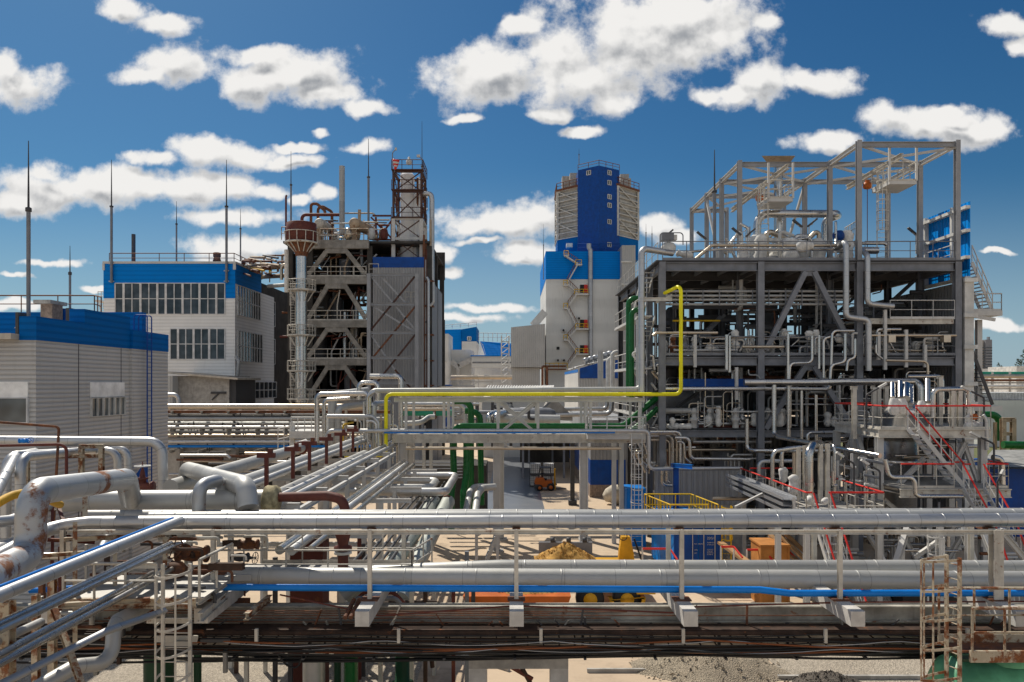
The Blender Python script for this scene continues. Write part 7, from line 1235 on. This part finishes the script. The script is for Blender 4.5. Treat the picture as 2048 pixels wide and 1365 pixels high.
# left side outside stair tower / tubing beside the frame
sd_ = thing('side_gallery', 'stepped pale galleries and tubes on the left flank of the steel structure', 'gallery', Vector((8.2, 50, 0)))
for z in (14.2, 11.0, 8.0): MB().box(7.9, 46, z - .1, 8.6, 58, z).build('gallery_floor', M['steel_light'], sd_); MB().rail([Vector((7.95, 46, z)), Vector((7.95, 58, z))], 1.1, 2, .03, 1, .1, 4).build('gallery_railing', M['steel_light'], sd_)
for a, b in ((17.3, 14.2), (14.2, 11.0)): MB().stair(Vector((8.25, 47, a)), Vector((8.25, 52, b)), (.7, 0, 0), 12).build('flight', M['steel_light'], sd_)
for k in range(26): x = q.uniform(7.7, 9.2); y = q.uniform(45, 50); z = q.uniform(4.5, 12.5); MB().tube([Vector((x, y, z)), Vector((x + q.uniform(-.6, .8), y, z)), Vector((x + .3, y, z - q.uniform(.4, 2)))], q.uniform(.04, .09), 8, .2).build('tube', M[q.choice(['chrome','alu','tan','wrap'])], sd_)
# ================================================================== right foreground skid
sk2 = thing('process_skid', 'pale grey two level process skid with red handrails at the right', 'skid', Vector((20, 37, 0)))
zu, zl2 = 7.84, 5.2
MB().box(17.75, 36.0, zu - .06, 22.9, 41.2, zu).build('upper_deck', M['grate'], sk2)
MB().ibeam(Vector((17.6, 36, zu - .22)), Vector((23, 36, zu - .22)), .2, .42).build('edge_beam', M['offwhite'], sk2); MB().ibeam(Vector((17.75, 36.15, zu - .22)), Vector((17.75, 41.2, zu - .22)), .2, .42).build('edge_beam', M['offwhite'], sk2); MB().ibeam(Vector((22.9, 36.15, zu - .22)), Vector((22.9, 41.2, zu - .22)), .2, .42).build('edge_beam', M['offwhite'], sk2)
for x in (17.8, 22.8, 20.4):
    for y in (36.35, 39, 41.1):
        if x == 20.4 and y != 41.1: continue
        MB().ibeam(Vector((x, y, 0)), Vector((x, y, zu - .44)), .3, .3).build('leg', M['steel_light'], sk2)
for a, b in (((17.8,36.5,4.3),(17.8,38.6,7.2)), ((17.8,40.8,5.2),(17.8,39.2,7.2)), ((18.0,36.35,4.4),(20.6,36.35,2.2)), ((22.7,36.35,4.4),(20.6,36.35,2.2)), ((18.1,36.35,4.0),(20.4,36.35,.2)), ((22.6,36.35,4.0),(20.4,36.35,.2)), ((18.6,36.35,5.0),(20.0,36.35,6.4)), ((22.0,36.35,7.2),(21.0,36.35,5.3)), ((21.9,36.4,7.2),(22.6,36.4,5.3))): MB().ibeam(Vector(a), Vector(b), .2, .2).build('brace', M['steel_light'], sk2)
MB().box(17.9, 34.6, zl2 - .06, 22.9, 40, zl2).build('lower_deck', M['grate'], sk2); MB().ibeam(Vector((17.9, 34.6, zl2 - .25)), Vector((23, 34.6, zl2 - .25)), .2, .4).build('edge_beam', M['offwhite'], sk2)
def redrail(t, pts, h=1.1, sp=.9, post='offwhite'):
    MB().rail(pts, h - .03, sp, .026, 1, .1, 4, top=False).build('railing', M[post], t); MB().tube([V(p) + Vector((0, 0, h)) for p in pts], .04, 6, .05).build('handrail', M['red'], t)
redrail(sk2, [Vector((17.7, 41.1, zu)), Vector((17.7, 35.95, zu)), Vector((18.9, 35.95, zu))]); redrail(sk2, [Vector((19.35, 35.95, zu)), Vector((22.95, 35.95, zu)), Vector((22.95, 41, zu))]); redrail(sk2, [Vector((18, 41.15, zu)), Vector((22.8, 41.15, zu))])
redrail(sk2, [Vector((17.95, 34.6, zl2)), Vector((20.4, 34.6, zl2))]); redrail(sk2, [Vector((21.9, 34.6, zl2)), Vector((22.9, 34.6, zl2)), Vector((22.9, 36, zl2))])
sa, sb = Vector((18.95, 35.0, zu)), Vector((21.1, 35.0, zl2)); MB().stair(sa, sb, (0, .9, 0), 11).build('stair_flight', M['steel_light'], sk2)
for dy in (0, .9):
    MB().tube([sa + Vector((-.1, dy, 1.05)), sb + Vector((0, dy, 1.05)), sb + Vector((.3, dy, 1.05))], .04, 6, .1).build('handrail', M['red'], sk2); mb = MB()
    for k in range(5): c_ = sa.lerp(sb, k / 4) + Vector((0, dy, 0)); mb.tube([c_, c_ + Vector((0, 0, 1.05))], .025, 5, 0)
    mb.tube([sa + Vector((0, dy, .55)), sb + Vector((0, dy, .55))], .02, 5, 0); mb.build('stair_balusters', M['white'], sk2)
sa, sb = Vector((20.75, 34.5, zl2)), Vector((20.95, 32.6, 3.0)); MB().stair(sa, sb, (.95, 0, 0), 9).build('stair_flight', M['steel_light'], sk2)
sc2 = Vector((21.1, 31.2, .2)); MB().stair(sb, sc2, (.95, 0, 0), 9).build('stair_flight', M['steel_light'], sk2)
for dx in (0, .95):
    MB().tube([sa + Vector((dx, 0, 1.1)), sb + Vector((dx, 0, 1.05)), sc2 + Vector((dx, 0, 1.05))], .04, 6, .1).build('handrail', M['red'], sk2); mb = MB()
    for k in range(6): c_ = sa.lerp(sb, k / 5) + Vector((dx, 0, 0)); mb.tube([c_, c_ + Vector((0, 0, 1.05))], .025, 5, 0); c_ = sb.lerp(sc2, k / 5) + Vector((dx, 0, 0)); mb.tube([c_, c_ + Vector((0, 0, 1.05))], .025, 5, 0)
    mb.tube([sa + Vector((dx, 0, .55)), sb + Vector((dx, 0, .55))], .02, 5, 0); mb.build('stair_balusters', M['white'], sk2)
vs_ = thing('process_vessel', 'polished upright vessel under the upper deck of the skid', 'vessel', Vector((19.4, 38, 2))); MB().lathe(Vector((19.4, 38, 2.4)), [(0,0),(.6,.1),(1.0,.5),(1.0,3.6),(1.05,3.62),(1.05,3.8),(1.0,3.82),(1.0,4.7),(.9,4.9)], 30).build('shell', M['chrome'], vs_)
for z in (3.6, 5.0): MB().ring(Vector((19.4, 38, z)), 1.03, .05, n=30).build('band', M['steel_light'], vs_)
vs_ = thing('process_vessel', 'polished squat vessel standing on the upper deck of the skid', 'vessel', (1830,830,38.5)); MB().lathe(Vector((20.3, 38.5, zu)), [(1.15,0),(1.15,.6),(1.2,.62),(1.2,.75),(.9,1.0),(.5,1.2),(0,1.25)], 28).build('shell', M['chrome'], vs_)
for i, (px, pa, pb, r, lb) in enumerate(((1788,830,797,.31,'largest, at the left'),(1804,828,798,.28,'second from the left'),(1843,826,802,.24,'third, under the thick pipe bend'),(1857,826,808,.2,'rightmost')) ): MB().lump([(px,pa,37.2),(px,(pa+pb)/2,37.2),(px,pb,37.2)], r, amp=.18, rnd=q).build('wrapped_valve', M['wrap'], None, 'white wrapped valve on the skid, ' + lb, 'valve')
for px, pa, pb in ((1785,797,768),(1800,797,765),(1812,798,770),(1822,810,772),(1855,805,760)): pipe('chrome riser between the skid valves and the thick pipe', [(px,pa,37.6),(px,pb,38.5)], .13 if px != 1812 else .2, M['chrome'], 'riser_pipe', 'pipe', 'chrome risers on the skid')
pipe('polished hoop pipe standing at the right of the skid deck', [(1866,835,37),(1866,785,37),(1875,779,37),(1930,778,37),(1937,785,37),(1937,835,37)], .12, M['chrome'], bend=.35); pipe('silver pipe hugging the right end of the skid', [(1965,830,36),(1972,840,36),(1974,900,36)], .1, M['alu'], bend=.3); pipe('silver pipe turning down right of the skid', [(1985,915,37),(2003,918,37),(2005,985,37)], .14, M['chrome'], bend=.4)
for px, Y, a, b in ((1708,38,878,776),(1748,40,860,775),(1757,40,860,775),(1772,40,860,775),(1905,37,855,782),(1919,37,855,782),(1880,39,850,755)): rig('pipe_support', 'pale upright pipe support on the skid deck, ' + {1708:'with a flat head at its left edge',1748:'left of three at the back',1757:'middle of three at the back',1772:'right of three at the back',1905:'left of the pair under the hoop',1919:'right of the pair under the hoop',1880:'under the thin arching pipe'}[px], 'support', (px,a,Y), [((px,a,Y),(px,b,Y),.2,'post'),((px-7,b,Y),(px+7,b,Y),.16,'head')], M['offwhite'])
MB().lump([(1930,852,36.6),(1950,852,36.6),(1968,856,36.6)], .26, amp=.25, rnd=q).build('pipe_wrap', M['wrap'], None, 'low white wrapped pipe at the right front of the skid deck', 'insulation'); MB().lump([(1938,848,36.6),(1938,830,36.6)], .16, amp=.2, rnd=q).build('wrapped_valve', M['wrap'], None, 'small white wrapped valve by the red lamp on the skid', 'valve')
MB().lathe((1949,840,36.4), [(.05,0),(.16,.05),(.18,.16),(.1,.28),(0,.3)], 14).build('warning_lamp', M['orange'], None, 'round orange cap at the right front of the skid deck', 'lamp')
def polelight(label, px, pyb, pyt, dx, Y):
    t = thing('lamp_pole', label, 'lamp', (px, pyb, Y)); MB().tube([(px,pyb,Y),(px,pyt+18,Y),(px+dx,pyt,Y)], .045, 6, .15).build('pole', M['steel_dark'], t); MB().bar((px+dx*.75,pyt+4,Y), (px+dx*1.25,pyt-5,Y), .14, .1).build('lamp_head', M['steel_light'], t)
for px, a, b, dx, Y, lb in ((1733,858,772,32,37,'on the left of the skid deck'),(1968,855,778,-36,36,'at the right end of the skid deck'),(1708,985,910,-28,34,'above the lower deck, left'),(1760,985,925,-30,33,'above the lower deck, right'),(1995,1015,945,10,33,'by the blue shed'),(1988,985,870,-38,35.5,'below the right end of the upper deck')): polelight('slim dark lamp pole ' + lb, px, a, b, dx, Y)
for k in range(60):
    x = q.uniform(18.1, 22.6); y = q.uniform(36.6, 40.5); z0_ = q.choice((.2, 1.2, zl2 + .05, zl2 + .05)); z = z0_ + q.uniform(.3, 2.2); MB().tube([Vector((x, y, z0_)), Vector((x, y, z)), Vector((x + q.uniform(-1.2, 1.2), y, z))] if k % 2 else [Vector((x, y, z)), Vector((x + q.uniform(.5, 2), y, z))], q.uniform(.04, .12), 8, .25).build('pipe', M[q.choice(['chrome','alu','tan','steel','chrome','wrap'])], sk2)
pipe('polished pipe with an elbow before the lower skid deck', [(1770,920,34),(1778,955,34),(1829,955,34),(1831,990,34),(1840,993,34),(1925,993,34)], .1, M['chrome'], bend=.3)
# lower left deck with red rails
ld2 = thing('lower_deck', 'lower grated deck with red handrails left of the skid', 'platform', Vector((14.2, 36, 0)))
zd = 4.28
MB().box(12.5, 31.8, zd - .06, 15.8, 41, zd).build('grating', M['grate'], ld2); MB().ibeam(Vector((12.5, 31.8, zd - .2)), Vector((15.8, 31.8, zd - .2)), .16, .3).build('edge_beam', M['offwhite'], ld2); MB().ibeam(Vector((15.8, 31.9, zd - .2)), Vector((15.8, 41, zd - .2)), .16, .3).build('edge_beam', M['offwhite'], ld2)
for x in (12.6, 15.7):
    for y in (32.1, 36.5, 40.8): MB().ibeam(Vector((x, y, 0)), Vector((x, y, zd - .36)), .22, .22).build('leg', M['steel_light'], ld2)
redrail(ld2, [Vector((12.5, 41, zd)), Vector((12.5, 31.85, zd)), Vector((12.75, 31.85, zd))]); redrail(ld2, [Vector((13.45, 31.85, zd)), Vector((15.8, 31.85, zd)), Vector((15.8, 37.2, zd))]); redrail(ld2, [Vector((13, 41, zd)), Vector((15.6, 41, zd))])
sa, sb = Vector((12.75, 31.7, zd)), Vector((12.95, 28.6, .2)); MB().stair(sa, sb, (.72, 0, 0), 14).build('stair_flight', M['steel_light'], ld2)
for dx in (0, .72):
    MB().tube([sa + Vector((dx, 0, 1.1)), sb + Vector((dx, 0, 1.0))], .04, 6, 0).build('handrail', M['red'], ld2); mb = MB()
    for k in range(8): c_ = sa.lerp(sb, k / 7) + Vector((dx, 0, 0)); mb.tube([c_, c_ + Vector((0, 0, 1.05))], .022, 5, 0)
    mb.tube([sa + Vector((dx, 0, .55)), sb + Vector((dx, 0, .5))], .02, 5, 0); mb.build('stair_balusters', M['white'], ld2)
for i, z in enumerate((5.05, 4.78, 4.5)):
    t = MB()
    for x in (11.7, 12.3): t.bar(Vector((x, 32.4, z)), Vector((x, 41, z)), .025, .14)
    for k in range(24): y = 32.5 + k * .36; t.bar(Vector((11.7, y, z - .05)), Vector((12.3, y, z - .05)), .06, .03)
    t.box(11.72, 32.4, z - .07, 12.28, 41, z - .065); t.build('cable_tray', M['galv'], None, ('top','middle','bottom')[i] + ' grey cable tray of the stack beside the lower deck railing', 'cable tray')
rig('tray_support', 'diagonal grey struts propping the cable tray stack', 'support', (1500,1010,35), [((1470,1015,34),(1525,988,35),.1,'strut'),((1478,1000,41),(1478,948,41),.12,'post'),((1588,1020,32.3),(1588,995,32.3),.1,'post')], M['steel_light'])
for lb, pts, r, m in (('tall polished pipe standing on the lower deck', [(1618,1005,34),(1618,905,34),(1626,890,34.5),(1640,888,36)], .19, 'chrome'), ('polished hoop over the lower deck, left', [(1545,1005,36),(1545,912,36),(1552,902,36),(1600,895,36)], .1, 'chrome'), ('polished hoop over the lower deck, middle', [(1564,990,37),(1564,905,37),(1572,897,37),(1640,893,37)], .09, 'chrome'), ('low silver hook pipe at the back of the lower deck', [(1518,950,39),(1518,930,39),(1524,923,39),(1600,922,39)], .1, 'alu'), ('chrome tube behind the red rail of the lower deck', [(1669,985,36),(1669,892,36),(1660,888,37)], .08, 'chrome'), ('slim tan tube at the back of the lower deck', [(1588,960,38),(1588,905,38)], .09, 'tan')):
    pipe(lb, pts, r, M[m], bend=.3, seg=14)
for i, (px, a, b) in enumerate(((1597,1000,896),(1610,1000,892),(1641,1005,890),(1655,1005,888))): rig('pipe_support', 'white upright post on the lower deck, ' + ('leftmost','second','third','rightmost')[i] + ' of four', 'support', (px,a,35), [((px,a,35),(px,b,35),.17,'post')], M['offwhite'])
for lb, pts, r in (('tall white wrapped valve left of the polished pipe', [(1588,990,35),(1588,950,35)], .24), ('slimmer white wrapped valve at the back of the lower deck', [(1567,965,37),(1567,935,37)], .2), ('low white bundle at the foot of the polished pipe', [(1612,1003,33.6),(1628,1000,33.6)], .22), ('white bundle lying on the lower deck by the red rail', [(1645,1006,32.6),(1655,1000,32.8)], .16)): MB().lump(pts, r, amp=.25, rnd=q).build('wrapped_valve', M['wrap'], None, lb, 'valve')
bg2 = thing('bridge_tubes', 'tangle of slim tubes and beams between the lower deck and the skid', 'pipework', (1720,960,38))
for k in range(60):
    px, py, Y = q.uniform(1660, 1770), q.uniform(905, 1000), q.uniform(35, 40); L = q.uniform(10, 60)
    MB().tube([(px,py,Y),(px+L,py+L*.2,Y)] if k % 2 else [(px,py,Y),(px,py+L,Y),(px+8,py+L,Y)], q.uniform(.03, .08), 7, .1).build('tube', M[q.choice(['chrome','steel_light','steel','wrap','alu'])], bg2)
# ground level clutter at right, between the big pipes
cr = MB().box(11.15, 33.6, 0, 12.4, 35.0, 2.72); cr.box(11.1, 33.5, 2.72, 12.45, 35.1, 2.8)
for xz in (11.12, 11.72, 12.34): cr.box(xz, 33.54, .05, xz + .09, 33.595, 2.7)
cr.build('plywood_crate', M['crate'], None, 'tall brown plywood crate beside the lower deck stairs', 'crate')
tp = thing('timber_planks', 'raw timber planks leaning down over the crate', 'timber', Vector((13.6, 34, 0)))
for k, (a, b) in enumerate((((1550,1062,34.6),(1612,1122,32.8)), ((1562,1060,35),(1622,1115,33.4)), ((1540,1070,35.2),(1600,1128,33)))): MB().bar(a, b, .22, .09).build('plank', M['wood'], tp)
MB().bar((1440,1085,36), (1510,1135,33), .3, .12).build('timber_plank', M['wood'], None, 'pale plank slanting beside the blue container', 'timber')
heap('tarpaulin', 10.9, 38.3, 1.0, .8, 1.4, M['tarp'], 'wrapped bundle under brownish sheet right of the blue container', 14, 5, 'tarpaulin'); heap('tarpaulin', 16.3, 34.2, .9, .8, 2.1, M['tarp'], 'grey tarpaulin covered heap below the skid stairs', 14, 6, 'tarpaulin')
for i, (pa, pb) in enumerate((((1442,1094),(1468,1110)), ((1494,1100),(1528,1100)), ((1556,1096),(1572,1112)), ((1285,1098),(1340,1100)))):
    t = thing('guard_rail', ('red topped guard rail right of the container edge','red topped guard rail in front of the plank','short red guard rail beside the crate','red topped guard rail left of the container')[i], 'railing', (pa[0], 1140, 34)); p, q2 = V((*pa, 34)), V((pb[0], pa[1], 34))
    MB().tube([p, q2, q2 + Vector((.2, -.6, -.35))], .05, 6, .1).build('handrail', M['red'], t)
    for c_ in (p, q2): MB().tube([Vector((c_.x, c_.y, 1.2)), c_], .04, 6, 0).build('post', M['white'], t)
for i, px in enumerate((1556, 1614, 1655, 1880, 1936)): MB().ibeam(Vector((xx(px,31), 31, 0)), Vector((xx(px,31), 31, 4.1)), .2, .2).build('support_post', M['steel_light'], None, 'grey post below the decks at right, ' + ('first','second','third','fourth','fifth')[i] + ' from the left', 'post')
af_ = rig('trestle', 'grey A shaped trestle under the process skid', 'trestle', (1840,1120,31.5), [((1788,1140,31),(1815,1055,31.8),.22,'leg'),((1952,1140,31),(1925,1055,31.8),.22,'leg'),((1812,1066,31.6),(1930,1066,31.6),.24,'beam'),((1830,1115,31.6),(1880,1080,31.6),.16,'brace'),((1770,1125,32),(1730,1060,33),.14,'brace'),((1995,1135,31),(1965,1060,32),.2,'leg'),((2000,1060,31),(2060,1130,31),.2,'leg'),((1803,1075,32),(1803,1140,32),.2,'leg')], M['steel_light'])
for k in range(40):
    px, py, Y = q.uniform(1660, 2040), q.uniform(1000, 1125), q.uniform(32.5, 38); L = q.uniform(10, 70); MB().tube([(px,py,Y),(px+L,py,Y)] if k % 2 else [(px,py,Y),(px,py+L*.6,Y)], q.uniform(.03, .1), 7, .1).build('tube', M[q.choice(['chrome','steel_light','steel','rust','alu','steel_dark'])], af_)
caged_ladder('small pale caged ladder in the middle of the right trestle', xx(1868,31), 31, .2, 4.0, .5, M['white'], [1.6, 2.3, 3.0, 3.7], parts=False, rad=.3)
MB().box(17.3, 33.2, .0, 22, 36, .9).build('plinth', M['concrete_dark'], None, 'dark low plinth beneath the process skid', 'plinth')
GR = dict(lightning_mast='lightning masts on the roofs', air_conditioner='air conditioners on the tower wall', fire_door='red fire doors of the tower block', floodlight='floodlights on the steel structure', lamp_pole='slim lamp poles on the skid', wrapped_valve='white wrapped valves', caged_ladder='caged ladders', gate_valve='flanged gate valves', control_valve='control valves on the top deck', pipe_support='pipe supports', hanger_post='hanger posts on the second floor', support_post='slim steel support posts', guard_rail='red topped guard rails', cable_tray='cable trays beside the lower deck', tree='trees on the horizon', skip_bin='bins on the grass', hanging_platform='hanging platforms of the top frame', chain_hoist='chain hoists', junction_box='tan junction boxes', street_lamp='lamps on the lattice tower', vent_plug='vent plugs on the fat pale pipes', roof_vent='roof vents', roof_drum='drums on the process structure roof', stone_pile='stone heaps')
for o in bpy.data.objects:
    b_ = o.name.split('.')[0]
    if o.parent is None and b_ in GR and 'label' in o and 'group' not in o: o['group'] = GR[b_]
    if o.parent is None and b_ == 'pipe' and 'label' in o and 'group' not in o:
        for key, gname in (('receding rack', 'pipes on the receding rack'), ('rack behind the grey building', 'pipes on the rack behind the grey building'), ('diagonal pair at left', 'diagonal chrome pipes at left'), ('bridge', 'pipes on the bridges'), ('second floor', 'tubes on the second floor front'), ('ground floor', 'headers across the ground floor'), ('hooked tube', 'hooked tubes at the structure corner'), ('ladder row', 'pale pipes in a ladder row')):
            if key in o['label']: o['group'] = gname; break
# report duplicate labels that are not grouped
for lb, ns in LABELS.items():
    if len(ns) > 1 and not all('group' in bpy.data.objects[n] for n in ns): print('DUPLICATE LABEL', lb, ns[:3])
